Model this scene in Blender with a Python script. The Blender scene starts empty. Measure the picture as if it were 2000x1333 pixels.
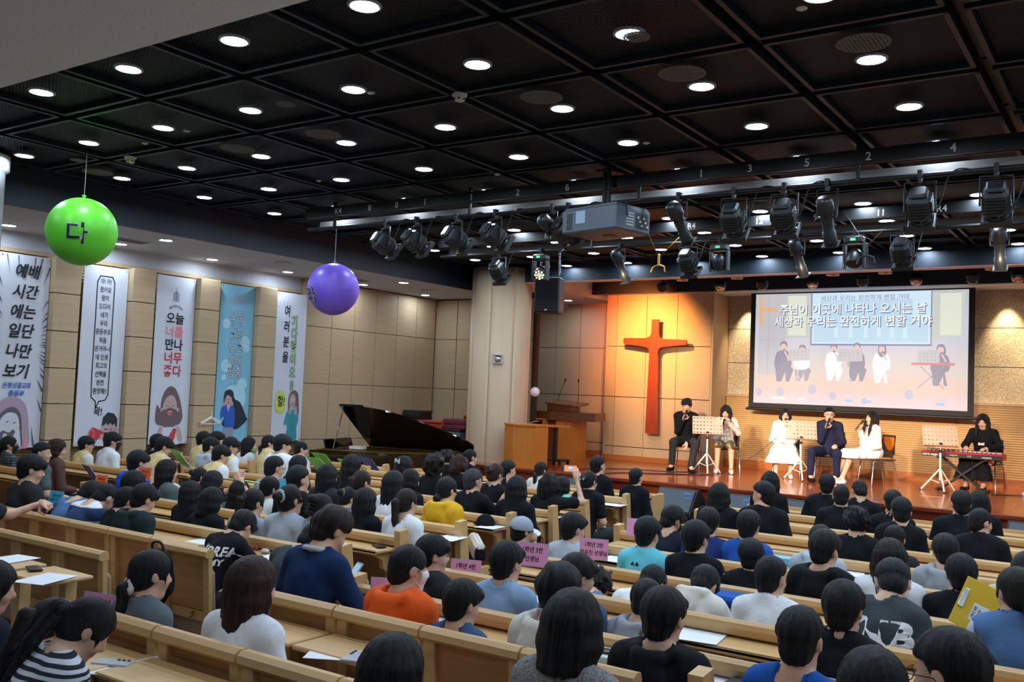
import bpy, math, random
import numpy as np
from mathutils import Vector, Matrix, Euler
from mathutils.geometry import tessellate_polygon
from mathutils.bvhtree import BVHTree
random.seed(7)
# ---------------------------------------------------------------- camera, world, lights, exposure
# the camera stands at the origin; x runs along the stage wall, y towards the stage, z up
SC = bpy.context.scene
cam = bpy.data.objects.new('camera', bpy.data.cameras.new('camera')); SC.collection.objects.link(cam); SC.camera = cam
YAW, PIT, ROL = [math.radians(a) for a in (34.42592972, 3.05502502, 2.32155119)]
f_ = Vector((-math.sin(YAW)*math.cos(PIT), math.cos(YAW)*math.cos(PIT), math.sin(PIT))); r_ = Vector((math.cos(YAW), math.sin(YAW), 0)); u_ = r_.cross(f_)
r2 = r_*math.cos(ROL)+u_*math.sin(ROL); u2 = -r_*math.sin(ROL)+u_*math.cos(ROL)
cam.matrix_world = Matrix(((r2.x, u2.x, -f_.x, 0), (r2.y, u2.y, -f_.y, 0), (r2.z, u2.z, -f_.z, 0), (0, 0, 0, 1)))
cam.data.sensor_width = 36; cam.data.lens = 36*1843.967/2000; cam.data.clip_start = .05; cam.data.clip_end = 120
SC.view_settings.view_transform = 'Standard'; SC.view_settings.look = 'None'; SC.view_settings.gamma = 1; SC.view_settings.use_curve_mapping = False
SC.view_settings.exposure = 0.0
world = bpy.data.worlds.new('world'); SC.world = world; world.use_nodes = True
world.node_tree.nodes['Background'].inputs[0].default_value = (.35, .42, .5, 1); world.node_tree.nodes['Background'].inputs[1].default_value = .25
DOWN = 150      # emission of the round ceiling lamps
SPOTW = 2.6    # multiplier of the stage lamps
def lamp(name, kind, loc, target, energy, color, size=.1, angle=45, blend=.4):
    l = bpy.data.lights.new(name, kind); l.energy = energy; l.color = color
    if kind == 'SPOT': l.spot_size = math.radians(angle); l.spot_blend = blend; l.shadow_soft_size = size
    elif kind == 'AREA': l.size = size
    else: l.shadow_soft_size = size
    o = bpy.data.objects.new(name, l); SC.collection.objects.link(o); o.location = loc
    o.rotation_euler = (Vector(target)-Vector(loc)).to_track_quat('-Z', 'Y').to_euler()
    return o
WARM = (1, .62, .30); TUNG = (1, .74, .50)
# stage lanterns on the bars (bodies built further down, save the last, an added rim light)
lamp('stage_wash', 'SPOT', (-5.9, 8.9, 1.75), (-6.9, 16.6, -.6), 980*SPOTW, TUNG, .12, 34, .7)
lamp('stage_wash', 'SPOT', (-6.6, 8.9, 1.75), (-5.2, 16.9, -.6), 980*SPOTW, TUNG, .12, 34, .7)
lamp('stage_wash', 'SPOT', (-3.0, 8.9, 1.75), (-4.4, 17.0, -.6), 980*SPOTW, TUNG, .12, 34, .7)
lamp('stage_wash', 'SPOT', (-1.0, 8.9, 1.75), (-2.4, 17.6, -.6), 980*SPOTW, TUNG, .12, 36, .7)
lamp('cross_light', 'SPOT', (-8.75, 15.9, 2.02), (-9.05, 17.95, 1.5), 210*SPOTW, (1, .20, .04), .05, 74, 1.0)
lamp('cross_light', 'SPOT', (-8.5, 15.9, 2.02), (-8.68, 17.95, .98), 320*SPOTW, (1, .46, .13), .05, 74, 1.0)
for x_, e_ in ((-6.95, 170), (-2.2, 190), (-1.6, 150)):
    lamp('wall_washer', 'SPOT', (x_, 18.50, 2.13), (x_, 18.74, .2), e_*SPOTW*.55, (1, .74, .44), .03, 62, .9)
lamp('added_rim_lamp', 'SPOT', (-4.15, 9.3, 1.62), (-7.2, 8.75, 1.8), 45, (1, .52, .2), .04, 40, .8)  # added warm rim light for the left lanterns, no fixture of its own
# ---------------------------------------------------------------- helpers
C = bpy.context.scene.collection
V = Vector
def srgb(r, g, b):
    f = lambda c: (c/255/12.92) if c/255 <= .04045 else ((c/255+.055)/1.055)**2.4
    return (f(r), f(g), f(b), 1)
MATS = {}
def nt(name):
    m = bpy.data.materials.new(name); m.use_nodes = True
    return m, m.node_tree.nodes, m.node_tree.links, m.node_tree.nodes['Principled BSDF']
def mat(name, col, rough=.6, metal=0, var=0, scale=(8, 8, 8), bump=0, bscale=None, spec=.5, emit=None, coat=0, sheen=0, col2=None):
    if name in MATS: return MATS[name]
    m, N, L, b = nt(name)
    b.inputs['Base Color'].default_value = col
    b.inputs['Roughness'].default_value = rough
    b.inputs['Metallic'].default_value = metal
    b.inputs['Specular IOR Level'].default_value = spec
    if coat: b.inputs['Coat Weight'].default_value = coat; b.inputs['Coat Roughness'].default_value = .08
    if sheen: b.inputs['Sheen Weight'].default_value = sheen
    if emit is not None:
        b.inputs['Emission Color'].default_value = col; b.inputs['Emission Strength'].default_value = emit
    if var or bump or col2:
        tc = N.new('ShaderNodeTexCoord'); mp = N.new('ShaderNodeMapping'); mp.inputs['Scale'].default_value = scale
        L.new(tc.outputs['Object'], mp.inputs['Vector'])
        nz = N.new('ShaderNodeTexNoise'); nz.inputs['Scale'].default_value = 1; nz.inputs['Detail'].default_value = 4
        L.new(mp.outputs[0], nz.inputs['Vector'])
        if var or col2:
            r = N.new('ShaderNodeValToRGB'); c = col
            if col2: a, z = c, col2
            else:
                a = tuple(max(0, x*(1-var)) for x in c[:3])+(1,); z = tuple(min(1, x*(1+var)) for x in c[:3])+(1,)
            r.color_ramp.elements[0].position = .3; r.color_ramp.elements[0].color = a
            r.color_ramp.elements[1].position = .7; r.color_ramp.elements[1].color = z
            L.new(nz.outputs[0], r.inputs[0]); L.new(r.outputs[0], b.inputs['Base Color'])
        if bump:
            bp = N.new('ShaderNodeBump'); bp.inputs['Strength'].default_value = bump; bp.inputs['Distance'].default_value = .01
            if bscale:
                mp2 = N.new('ShaderNodeMapping'); mp2.inputs['Scale'].default_value = bscale
                n2 = N.new('ShaderNodeTexNoise'); n2.inputs['Scale'].default_value = 1; n2.inputs['Detail'].default_value = 3
                L.new(tc.outputs['Object'], mp2.inputs['Vector']); L.new(mp2.outputs[0], n2.inputs['Vector']); L.new(n2.outputs[0], bp.inputs['Height'])
            else: L.new(nz.outputs[0], bp.inputs['Height'])
            L.new(bp.outputs[0], b.inputs['Normal'])
    MATS[name] = m
    return m
def tag(o, label=None, cat=None, group=None, kind=None):
    if label: o['label'] = label
    if cat: o['category'] = cat
    if group: o['group'] = group
    if kind: o['kind'] = kind
    return o
def empty(name, loc=(0, 0, 0), rz=0, label=None, cat=None, group=None, parent=None):
    o = bpy.data.objects.new(name, None); C.objects.link(o); o.location = loc; o.rotation_euler = (0, 0, rz)
    o.empty_display_size = .1
    if parent: o.parent = parent
    return tag(o, label, cat, group)
NUMW = ['first', 'second', 'third', 'fourth', 'fifth', 'sixth', 'seventh', 'eighth', 'ninth', 'tenth', 'eleventh', 'twelfth', 'thirteenth']
def obj(name, me, parent=None, loc=None, rot=None, mats=None):
    o = bpy.data.objects.new(name, me); C.objects.link(o)
    if parent: o.parent = parent
    if loc is not None: o.location = loc
    if rot is not None: o.rotation_euler = rot
    if mats:
        for i, m in enumerate(mats):
            if len(me.materials) <= i: me.materials.append(None)
            o.material_slots[i].link = 'OBJECT'; o.material_slots[i].material = m
    return o
def npmesh(name, v, quads, smooth=True, tris=None):
    me = bpy.data.meshes.new(name)
    v = np.asarray(v, np.float32)
    nq = len(quads) if quads is not None else 0
    ntri = len(tris) if tris is not None else 0
    me.vertices.add(len(v)); me.vertices.foreach_set('co', v.ravel())
    me.loops.add(nq*4+ntri*3)
    li = np.concatenate([np.asarray(quads, np.int32).ravel() if nq else np.zeros(0, np.int32), np.asarray(tris, np.int32).ravel() if ntri else np.zeros(0, np.int32)])
    me.loops.foreach_set('vertex_index', li.astype(np.int32))
    me.polygons.add(nq+ntri)
    me.polygons.foreach_set('loop_start', np.concatenate([np.arange(nq)*4, nq*4+np.arange(ntri)*3]).astype(np.int32))
    me.update(calc_edges=True)
    if smooth: me.polygons.foreach_set('use_smooth', np.ones(nq+ntri, bool))
    return me
class MB:
    """collects primitives and builds them as one mesh"""
    def __init__(s): s.v = []; s.f = []; s.mi = []; s.sm = []
    def add(s, vs, fs, mi=0, sm=False, M=None):
        n = len(s.v)
        s.v += [tuple(M @ V(p)) if M else tuple(p) for p in vs]
        s.f += [[i+n for i in f] for f in fs]; s.mi += [mi]*len(fs); s.sm += [sm]*len(fs)
        return s
    def box(s, c, d, mi=0, M=None, rot=None, bev=0):
        x, y, z = d[0]/2, d[1]/2, d[2]/2
        R = Euler(rot).to_matrix().to_4x4() if rot else Matrix()
        T = Matrix.Translation(c) @ R
        if M: T = M @ T
        if not bev:
            vs = [(i*x, j*y, k*z) for k in (-1, 1) for j in (-1, 1) for i in (-1, 1)]
            fs = [(0, 2, 3, 1), (4, 5, 7, 6), (0, 1, 5, 4), (2, 6, 7, 3), (0, 4, 6, 2), (1, 3, 7, 5)]
            return s.add(vs, fs, mi, False, T)
        b = min(bev, x*.9, y*.9, z*.9)
        P = [(x-b, y), (x, y-b), (x, -y+b), (x-b, -y), (-x+b, -y), (-x, -y+b), (-x, y-b), (-x+b, y)]
        def ring(inset, zz):
            return [(px-np.sign(px)*inset*(1 if abs(px) > 1e-9 else 0), py-np.sign(py)*inset, zz) for px, py in P]
        rs = [ring(b*.8, -z), ring(0, -z+b), ring(0, z-b), ring(b*.8, z)]
        vs = sum(rs, []); fs = []
        for r in range(3):
            for i in range(8):
                j = (i+1) % 8; fs.append((r*8+j, r*8+i, r*8+8+i, r*8+8+j))
        fs.append(tuple(range(8))); fs.append(tuple(range(31, 23, -1)))
        return s.add(vs, fs, mi, False, T)
    def cyl(s, p0, p1, r0, r1=None, n=12, mi=0, M=None, caps=True, sm=True):
        r1 = r0 if r1 is None else r1
        p0 = V(p0); p1 = V(p1); d = (p1-p0).normalized()
        a = d.orthogonal().normalized(); b = d.cross(a)
        vs = []
        for p, r in ((p0, r0), (p1, r1)):
            for i in range(n):
                t = 2*math.pi*i/n; vs.append(p+(a*math.cos(t)+b*math.sin(t))*r)
        s.add(vs, [(i, (i+1) % n, n+(i+1) % n, n+i) for i in range(n)], mi, sm, M)
        if caps: s.add(vs, [tuple(range(n-1, -1, -1)), tuple(range(n, 2*n))], mi, False, M)
        return s
    def lathe(s, prof, n=20, mi=0, M=None, sm=True, c=(0, 0, 0)):
        vs = []; m = len(prof)
        for i in range(n):
            t = 2*math.pi*i/n
            for r, z in prof: vs.append((c[0]+r*math.cos(t), c[1]+r*math.sin(t), c[2]+z))
        fs = [(i*m+k, ((i+1) % n)*m+k, ((i+1) % n)*m+k+1, i*m+k+1) for i in range(n) for k in range(m-1)]
        return s.add(vs, fs, mi, sm, M)
    def tube(s, pts, r, n=8, mi=0, M=None, closed=False, flat=1):
        P = [V(p) for p in pts]; k = len(P); R = r if hasattr(r, '__len__') else [r]*k
        vs = []; up = None
        for i, p in enumerate(P):
            d = (P[(i+1) % k]-P[i-1]) if closed or 0 < i < k-1 else (P[1]-P[0] if i == 0 else P[-1]-P[-2])
            d.normalize()
            if up is None: up = d.orthogonal().normalized()
            up = (up-d*up.dot(d)).normalized(); b = d.cross(up)
            for j in range(n):
                t = 2*math.pi*j/n; vs.append(p+(up*math.cos(t)+b*math.sin(t)*flat)*R[i])
        fs = [(i*n+j, i*n+(j+1) % n, ((i+1) % k)*n+(j+1) % n, ((i+1) % k)*n+j) for i in range(k if closed else k-1) for j in range(n)]
        s.add(vs, fs, mi, True, M)
        if not closed: s.add(vs, [tuple(range(n-1, -1, -1)), tuple(range((k-1)*n, k*n))], mi, False, M)
        return s
    def prism(s, poly, h, mi=0, M=None, z0=0):
        """2D polygon (ccw) in xy extruded along z from z0 to z0+h"""
        n = len(poly)
        vs = [(x, y, z0) for x, y in poly]+[(x, y, z0+h) for x, y in poly]
        tri = tessellate_polygon([[V((x, y, 0)) for x, y in poly]])
        fs = []
        for t in tri:
            a, b, c = [V(vs[i]) for i in t]
            if (b-a).cross(c-a).z < 0: t = (t[0], t[2], t[1])
            fs.append(tuple(i+n for i in t)); 
            if h: fs.append((t[0], t[2], t[1]))
        ar = sum(poly[i][0]*poly[(i+1) % n][1]-poly[(i+1) % n][0]*poly[i][1] for i in range(n))
        if h:
            for i in range(n):
                j = (i+1) % n
                fs.append((i, j, n+j, n+i) if ar > 0 else (j, i, n+i, n+j))
        return s.add(vs, fs, mi, False, M)
    def ball(s, c, r, mi=0, M=None, n=12, sc=(1, 1, 1)):
        k = max(4, n//2)
        vs = [(c[0]+r*sc[0]*math.sin(math.pi*i/k)*math.cos(2*math.pi*j/n), c[1]+r*sc[1]*math.sin(math.pi*i/k)*math.sin(2*math.pi*j/n), c[2]+r*sc[2]*math.cos(math.pi*i/k)) for i in range(k+1) for j in range(n)]
        fs = [(i*n+j, (i+1)*n+j, (i+1)*n+(j+1) % n, i*n+(j+1) % n) for i in range(k) for j in range(n)]
        return s.add(vs, fs, mi, True, M)
    def mesh(s, name):
        me = bpy.data.meshes.new(name); me.from_pydata(s.v, [], s.f)
        me.polygons.foreach_set('use_smooth', s.sm); me.polygons.foreach_set('material_index', s.mi); me.update()
        return me
    def build(s, name, mats, parent=None, loc=None, rot=None):
        me = s.mesh(name)
        for m in (mats if isinstance(mats, (list, tuple)) else [mats]): me.materials.append(m)
        return obj(name, me, parent, loc, rot)
def copy_tree(o, parent=None, loc=None, rz=None):
    c = o.copy(); C.objects.link(c)
    if parent: c.parent = parent
    if loc is not None: c.location = loc
    if rz is not None: c.rotation_euler = (0, 0, rz)
    for k in ('label', 'group'):
        if parent is None and k in c: del c[k]
    for ch in list(o.children): copy_tree(ch, c)
    return c
def basis(x, y, z, o=(0, 0, 0)):
    return Matrix(((x[0], y[0], z[0], o[0]), (x[1], y[1], z[1], o[1]), (x[2], y[2], z[2], o[2]), (0, 0, 0, 1)))
def wallM(o, nrm):
    """frame whose x runs right and y up on a wall seen from the side nrm points to"""
    n = V(nrm); u = V((0, 0, 1)); x = u.cross(n)
    return basis(x, u, n, o)
TXT = {}
def text(mb, s, size, mi=0, M=None, bold=0, shear=0, align='CENTER', z=0, sx=1):
    key = (s, round(bold, 4), shear, align)
    if key not in TXT:
        c = bpy.data.curves.new('t', 'FONT'); c.body = s; c.align_x = align; c.align_y = 'CENTER'; c.offset = bold; c.shear = shear
        c.resolution_u = 3
        o = bpy.data.objects.new('t', c); C.objects.link(o)
        dg = bpy.context.evaluated_depsgraph_get()
        me = bpy.data.meshes.new_from_object(o.evaluated_get(dg))
        TXT[key] = ([tuple(v.co) for v in me.vertices], [tuple(p.vertices) for p in me.polygons])
        bpy.data.meshes.remove(me); bpy.data.objects.remove(o); bpy.data.curves.remove(c)
    vs, fs = TXT[key]
    mb.add([(x*size*sx, y*size, z) for x, y, _ in vs], fs, mi, False, M)
def spline(pts, n=4, closed=True):
    out = []; k = len(pts)
    for i in range(k if closed else k-1):
        p = [pts[(i+j) % k] if closed else pts[min(max(i+j, 0), k-1)] for j in (-1, 0, 1, 2)]
        for q in range(n):
            t = q/n
            out.append(tuple(.5*((2*p[1][a])+(-p[0][a]+p[2][a])*t+(2*p[0][a]-5*p[1][a]+4*p[2][a]-p[3][a])*t*t+(-p[0][a]+3*p[1][a]-3*p[2][a]+p[3][a])*t**3) for a in range(len(pts[0]))))
    if not closed: out.append(tuple(pts[-1]))
    return out
def line2d(pts, w, closed=False):
    """ribbon polygons along a 2D path: list of quads"""
    q = []; k = len(pts)
    for i in range(k if closed else k-1):
        a = V(pts[i]); b = V(pts[(i+1) % k]); d = (b-a)
        if d.length < 1e-6: continue
        d.normalize(); n = V((-d.y, d.x))*w/2; e = d*w*.4
        q.append([tuple(a-e-n), tuple(b+e-n), tuple(b+e+n), tuple(a-e+n)])
    return q
# ---------------------------------------------------------------- implicit surfaces for people
class SDF:
    def __init__(s, lo, hi, cell, fine=None, fcell=None):
        """grid, optionally finer inside box fine=(lo,hi) per axis"""
        s.ax = []
        for a in range(3):
            if fine is None: s.ax.append(np.arange(lo[a], hi[a]+cell, cell, dtype=np.float32)); continue
            f0, f1 = max(fine[0][a], lo[a]), min(fine[1][a], hi[a])
            p = [np.arange(lo[a], f0, cell), np.arange(f0, f1, fcell), np.arange(f1, hi[a]+cell, cell)]
            q = np.concatenate(p).astype(np.float32); keep = np.concatenate([[True], np.diff(q) > fcell*.3]); s.ax.append(q[keep])
        s.D = np.full([len(a) for a in s.ax], .12, np.float32)
    def sub(s, lo, hi):
        sl = []
        for a in range(3):
            i = np.searchsorted(s.ax[a], lo[a]); j = np.searchsorted(s.ax[a], hi[a])
            if j-i < 1: return None
            sl.append(slice(max(i-1, 0), j+1))
        X, Y, Z = [s.ax[a][sl[a]] for a in range(3)]
        return tuple(sl), X[:, None, None], Y[None, :, None], Z[None, None, :]
    def comb(s, sl, d, k, op):
        D = s.D[sl]
        if op == 'u':
            if k > 0: h = np.maximum(k-np.abs(D-d), 0)/k; s.D[sl] = np.minimum(D, d)-h*h*k*.25
            else: s.D[sl] = np.minimum(D, d)
        elif op == 's':
            e = -d
            if k > 0: h = np.maximum(k-np.abs(D-e), 0)/k; s.D[sl] = np.maximum(D, e)+h*h*k*.25
            else: s.D[sl] = np.maximum(D, e)
        elif op == 'i': s.D[sl] = np.maximum(D, d)
    def cone(s, a, b, ra, rb=None, k=.02, op='u'):
        rb = ra if rb is None else rb; a = np.array(a, float); b = np.array(b, float); r = max(ra, rb)+k+.04
        g = s.sub(np.minimum(a, b)-r, np.maximum(a, b)+r)
        if g is None: return s
        sl, X, Y, Z = g; d = b-a; L2 = float(d@d)+1e-9
        t = np.clip(((X-a[0])*d[0]+(Y-a[1])*d[1]+(Z-a[2])*d[2])/L2, 0, 1)
        q = np.sqrt((X-a[0]-t*d[0])**2+(Y-a[1]-t*d[1])**2+(Z-a[2]-t*d[2])**2)-(ra+(rb-ra)*t)
        s.comb(sl, q.astype(np.float32), k, op); return s
    def ell(s, c, r, R=None, k=.02, op='u'):
        c = np.array(c, float); m = max(r)+k+.04
        g = s.sub(c-m, c+m)
        if g is None: return s
        sl, X, Y, Z = g; X = X-c[0]; Y = Y-c[1]; Z = Z-c[2]
        if R is not None: X, Y, Z = R[0][0]*X+R[1][0]*Y+R[2][0]*Z, R[0][1]*X+R[1][1]*Y+R[2][1]*Z, R[0][2]*X+R[1][2]*Y+R[2][2]*Z
        k0 = np.sqrt((X/r[0])**2+(Y/r[1])**2+(Z/r[2])**2); k1 = np.sqrt((X/r[0]**2)**2+(Y/r[1]**2)**2+(Z/r[2]**2)**2)+1e-6
        s.comb(sl, (k0*(k0-1)/k1).astype(np.float32), k, op); return s
    def plane(s, p, n, k=0, op='s'):
        """removes the side the normal points to"""
        n = np.array(n, float); n = n/np.linalg.norm(n); X, Y, Z = s.ax[0][:, None, None], s.ax[1][None, :, None], s.ax[2][None, None, :]
        d = -((X-p[0])*n[0]+(Y-p[1])*n[1]+(Z-p[2])*n[2]); s.comb((slice(None),)*3, d.astype(np.float32), k, op); return s
    def noise(s, amp, f, seed=0):
        X, Y, Z = s.ax[0][:, None, None], s.ax[1][None, :, None], s.ax[2][None, None, :]
        r = np.random.RandomState(seed); n = 0
        for i in range(4):
            w = r.uniform(-1, 1, 3)*f; p = r.uniform(0, 6.28, 2)
            n = n+np.sin(X*w[0]+Y*w[1]+Z*w[2]*.6+p[0]+1.3*np.sin((X+Y)*f*.3+p[1]+Z*f*.25))
        s.D += (amp*n/2).astype(np.float32); return s
    def mesh(s):
        D = s.D; ax = s.ax; I = D < 0
        nx, ny, nz = D.shape
        S = np.zeros((nx-1, ny-1, nz-1, 3), np.float32); cnt = np.zeros((nx-1, ny-1, nz-1), np.float32); edges = []
        for a in range(3):
            lo = [slice(None)]*3; hi = [slice(None)]*3; lo[a] = slice(0, -1); hi[a] = slice(1, None)
            A, B = D[tuple(lo)], D[tuple(hi)]
            ix = np.argwhere((A < 0) != (B < 0))
            va = A[tuple(ix.T)]; vb = B[tuple(ix.T)]; t = va/(va-vb+1e-12)
            P = np.stack([ax[c][ix[:, c]] for c in range(3)], 1).astype(np.float32)
            P[:, a] += t*(ax[a][ix[:, a]+1]-ax[a][ix[:, a]])
            o = [c for c in range(3) if c != a]
            for di in (0, 1):
                for dj in (0, 1):
                    c = ix.copy(); c[:, o[0]] -= di; c[:, o[1]] -= dj
                    ok = (c >= 0).all(1) & (c[:, 0] < nx-1) & (c[:, 1] < ny-1) & (c[:, 2] < nz-1)
                    cc = tuple(c[ok].T); np.add.at(S, cc, P[ok]); np.add.at(cnt, cc, 1)
            edges.append((a, o, ix, va < 0))
        act = cnt > 0; idx = np.full(cnt.shape, -1, np.int32); idx[act] = np.arange(act.sum())
        Vt = S[act]/cnt[act][:, None]; Q = []
        for a, o, ix, neg in edges:
            ok = (ix[:, o[0]] > 0) & (ix[:, o[1]] > 0) & (ix[:, o[0]] < cnt.shape[o[0]]) & (ix[:, o[1]] < cnt.shape[o[1]])
            ix = ix[ok]; neg = neg[ok]; q = []
            for di, dj in ((0, 0), (1, 0), (1, 1), (0, 1)):
                c = ix.copy(); c[:, o[0]] -= di; c[:, o[1]] -= dj; q.append(idx[tuple(c.T)])
            q = np.stack(q, 1); flip = neg if a != 1 else ~neg
            q[~flip] = q[~flip][:, ::-1]; Q.append(q)
        return Vt, np.concatenate(Q)
def rotm(yaw=0, pitch=0, roll=0):
    """head/limb rotation: yaw left(+) about z, pitch down(+) about x, roll about y; degrees"""
    return np.array((Matrix.Rotation(math.radians(yaw), 3, 'Z') @ Matrix.Rotation(-math.radians(pitch), 3, 'X') @ Matrix.Rotation(math.radians(roll), 3, 'Y')))
def pose(lean=6, yaw=0, pitch=0, roll=0, arms='lap', twist=0, w=1, neck=.15, leg=0, hp=None):
    """joints of a seated figure facing +y, seat at z .43"""
    a = math.radians(lean); J = {}
    R = rotm(twist, lean, 0)
    def sp(x, y, h, bend=0): v = R @ np.array([x, y, h]); return np.array([v[0], v[1], v[2]+.53])
    J['pel'] = np.array([0, 0, .53]); J['abd'] = sp(0, .0, .15); J['chest'] = sp(0, .0, .31)
    J['neck'] = sp(0, -.01, .46); nl = max(0, lean-12)*.6
    nd = rotm(twist+yaw*.3, lean+pitch*.45, 0) @ np.array([0, .02, neck])
    J['head'] = J['neck']+nd; J['R'] = rotm(yaw+twist, pitch, roll) if hp is None else hp
    J['spR'] = R
    for s, n in ((-1, 'L'), (1, 'R')):
        sh = sp(s*.155*w, 0, .415); J['sh'+n] = sh
        if arms == 'lap': el = sh+R @ np.array([s*.07, .03, -.27]); wr = np.array([s*.09, .30, .615]); hd = np.array([s*.06, .40, .60])
        elif arms == 'shelf': el = sh+np.array([s*.09, .16, -.20]); wr = np.array([s*.10, el[1]+.2, .76]); hd = wr+np.array([-s*.05, .08, 0])
        elif arms == 'down': el = sh+np.array([s*.05, -.01, -.28]); wr = el+np.array([0, .12, -.2]); hd = wr+np.array([0, .05, -.07])
        if n == 'R' and isinstance(arms, dict): pass
        J['el'+n] = el; J['wr'+n] = wr; J['hd'+n] = hd
        J['hip'+n] = np.array([s*.09, .02, .50]); J['kn'+n] = np.array([s*.12, .43, .50]); J['an'+n] = np.array([s*.13, .42+leg, .09]); J['toe'+n] = np.array([s*.14, .56+leg, .035])
    J['w'] = w
    return J
def head_pts(J, p): return J['head']+J['R'] @ np.array(p)
def add_head(g, J, k=1):
    c = lambda p: head_pts(J, p); R = J['R']
    g.ell(c((0, -.012, .028)), (.077, .094, .088), R, .0).ell(c((0, .02, -.032)), (.062, .070, .080), R, .03)
    g.cone(c((0, .048, -.09)), c((0, .03, -.095)), .026, .03, .03)
    for s in (-1, 1):
        g.cone(c((s*.04, .0, -.08)), c((s*.018, .05, -.10)), .02, .016, .03)
        g.ell(c((s*.031, .094, .004)), (.017, .012, .010), R, .012, 's')
        g.ell(c((s*.030, .079, -.0)), (.013, .009, .008), R, .003)
        g.ell(c((s*.079, -.008, -.004)), (.010, .019, .031), R, .006)
        g.ell(c((s*.087, -.002, -.004)), (.006, .009, .016), R, .003, 's')
        g.ell(c((s*.03, .062, -.035)), (.026, .022, .022), R, .02)
    g.cone(c((0, .084, .005)), c((0, .104, -.030)), .007, .011, .012)
    g.ell(c((0, .092, -.036)), (.016, .010, .008), R, .008)
    g.ell(c((0, .083, -.060)), (.021, .010, .006), R, .006).ell(c((0, .080, -.070)), (.017, .010, .006), R, .006)
def add_torso(g, J, o=0, k=.045):
    w = J['w']; R = J['spR']
    g.ell(J['pel'], (.165*w+o, .118+o, .115+o), None, k).ell(J['abd'], (.135*w+o, .102+o, .15+o), R, k).ell(J['chest'], (.152*w+o, .108+o, .165+o), R, k)
    g.cone(J['shL']*.85+J['shR']*.15, J['shR']*.85+J['shL']*.15, .056+o, None, k)
    nk = J['neck']
    for n in 'LR': g.cone(nk*.75+J['head']*.25-R @ np.array([0, .012, 0]), J['sh'+n]+np.array([0, 0, .0]), .036+o*.7, .05+o, .05)
def add_arm(g, J, n, o=0, t=1.0, k=.03):
    """t: 0..1 upper arm, 1..2 forearm length covered"""
    sh, el, wr = J['sh'+n], J['el'+n], J['wr'+n]
    e = sh+(el-sh)*min(t, 1); g.cone(sh, e, .051+o, .051+o-(.012*min(t, 1)), k)
    if t > 1: g.cone(el, el+(wr-el)*(t-1), .038+o, .038+o*.9-.012*(t-1), k)
def add_leg(g, J, n, o=0, t=2.0, k=.03):
    h, kn, an = J['hip'+n], J['kn'+n], J['an'+n]
    g.cone(h, kn, .088+o, .060+o, k+.02)
    if t > 1: g.cone(kn+np.array([0, 0, -.01]), kn+(an-kn)*(t-1), .057+o, .057-.019*(t-1)+o, k)
def box_of(J, keys, m):
    P = np.array([J[k] for k in keys]); return P.min(0)-m, P.max(0)+m
ALLJ = ['pel', 'neck', 'head', 'shL', 'shR', 'elL', 'elR', 'wrL', 'wrR', 'hdL', 'hdR', 'hipL', 'hipR', 'knL', 'knR', 'anL', 'anR', 'toeL', 'toeR']
def hand_sdf(W, D, N, side=1, curl=.35, spread=.08, cell=.0048, grip=None, sc=1):
    """hand at wrist W pointing along D with palm normal N: palm, four unequal fingers, thumb from the palm's side"""
    D = np.array(D, float); D /= np.linalg.norm(D); N = np.array(N, float); N -= D*(N@D); N /= np.linalg.norm(N); T = np.cross(D, N)*side
    W = np.array(W, float); f = lambda x, y, z: W+(T*x+D*y+N*z)*sc
    g = SDF(W-.2*sc, W+.2*sc, cell)
    g.cone(f(0, -.02, 0), f(0, .03, 0), .025*sc, .027*sc, .02)
    for x in (-.026, -.008, .010, .027): g.cone(f(x*.7, .02, 0), f(x, .082, 0), .016*sc, .0125*sc, .014)
    cs = curl if hasattr(curl, '__len__') else [curl]*4; cm = cs[-1]; k4 = 0
    for x, L, sp in ((-.028, .062, -1.3), (-.0095, .075, -.4), (.010, .070, .4), (.028, .054, 1.3)):
        curl = cs[k4]; k4 += 1; p = f(x, .085, 0); a = 0; ang = sp*spread; r = .0095*sc
        for j, (fr, cu) in enumerate(((.45, curl), (.31, curl*1.3), (.24, curl*.9))):
            a += cu; dl = np.array([math.sin(ang), math.cos(ang)*math.cos(a), math.sin(a)])*L*fr
            q = p+(T*dl[0]+D*dl[1]+N*dl[2])*sc; g.cone(p, q, r, r*.9, .004); p = q; r *= .9
    curl = cm; p = f(-.026, .022, .006); q = f(-.052, .050, .016+.03*min(curl, 1)); e = f(-.050+.02*curl, .082, .022+.05*min(curl, 1))
    g.cone(p, q, .014*sc, .011*sc, .012).cone(q, e, .011*sc, .008*sc, .004)
    return g.mesh()
# ---------------------------------------------------------------- room
def floorz(y): return -1.905-.0215*y
ZC, ZW, ZS = 2.36, 1.97, -1.35      # black ceiling, white side ceiling, stage floor
XL, YB = -13.3, 18.75
M_white = mat('white_paint', srgb(190, 194, 204), .85, var=.03, scale=(3, 3, 3)); M_stucco = mat('stucco', srgb(240, 244, 252), .9, var=.06, scale=(60, 60, 60), bump=.4)
M_navy = mat('navy_paint', srgb(15, 30, 44), .55, var=.05, scale=(2, 2, 2)); M_black = mat('black_paint', srgb(13, 15, 19), .5); M_blackg = mat('black_metal', srgb(24, 25, 28), .38, spec=.6)
M_wood = mat('wall_veneer', srgb(186, 160, 127), .55, var=.07, scale=(2, 2, 60), bump=.12); M_woodv = mat('column_veneer', srgb(200, 172, 142), .5, var=.06, scale=(70, 70, 1.2), bump=.1)
M_jnt = mat('joint_dark', srgb(70, 52, 36), .8); M_pew = mat('pew_wood', srgb(204, 164, 110), .38, var=.10, scale=(1.6, 26, 26), bump=.10, spec=.5); M_pewd = mat('pew_panel', srgb(172, 126, 74), .42, var=.14, scale=(2.2, 20, 20), bump=.10)
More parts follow.
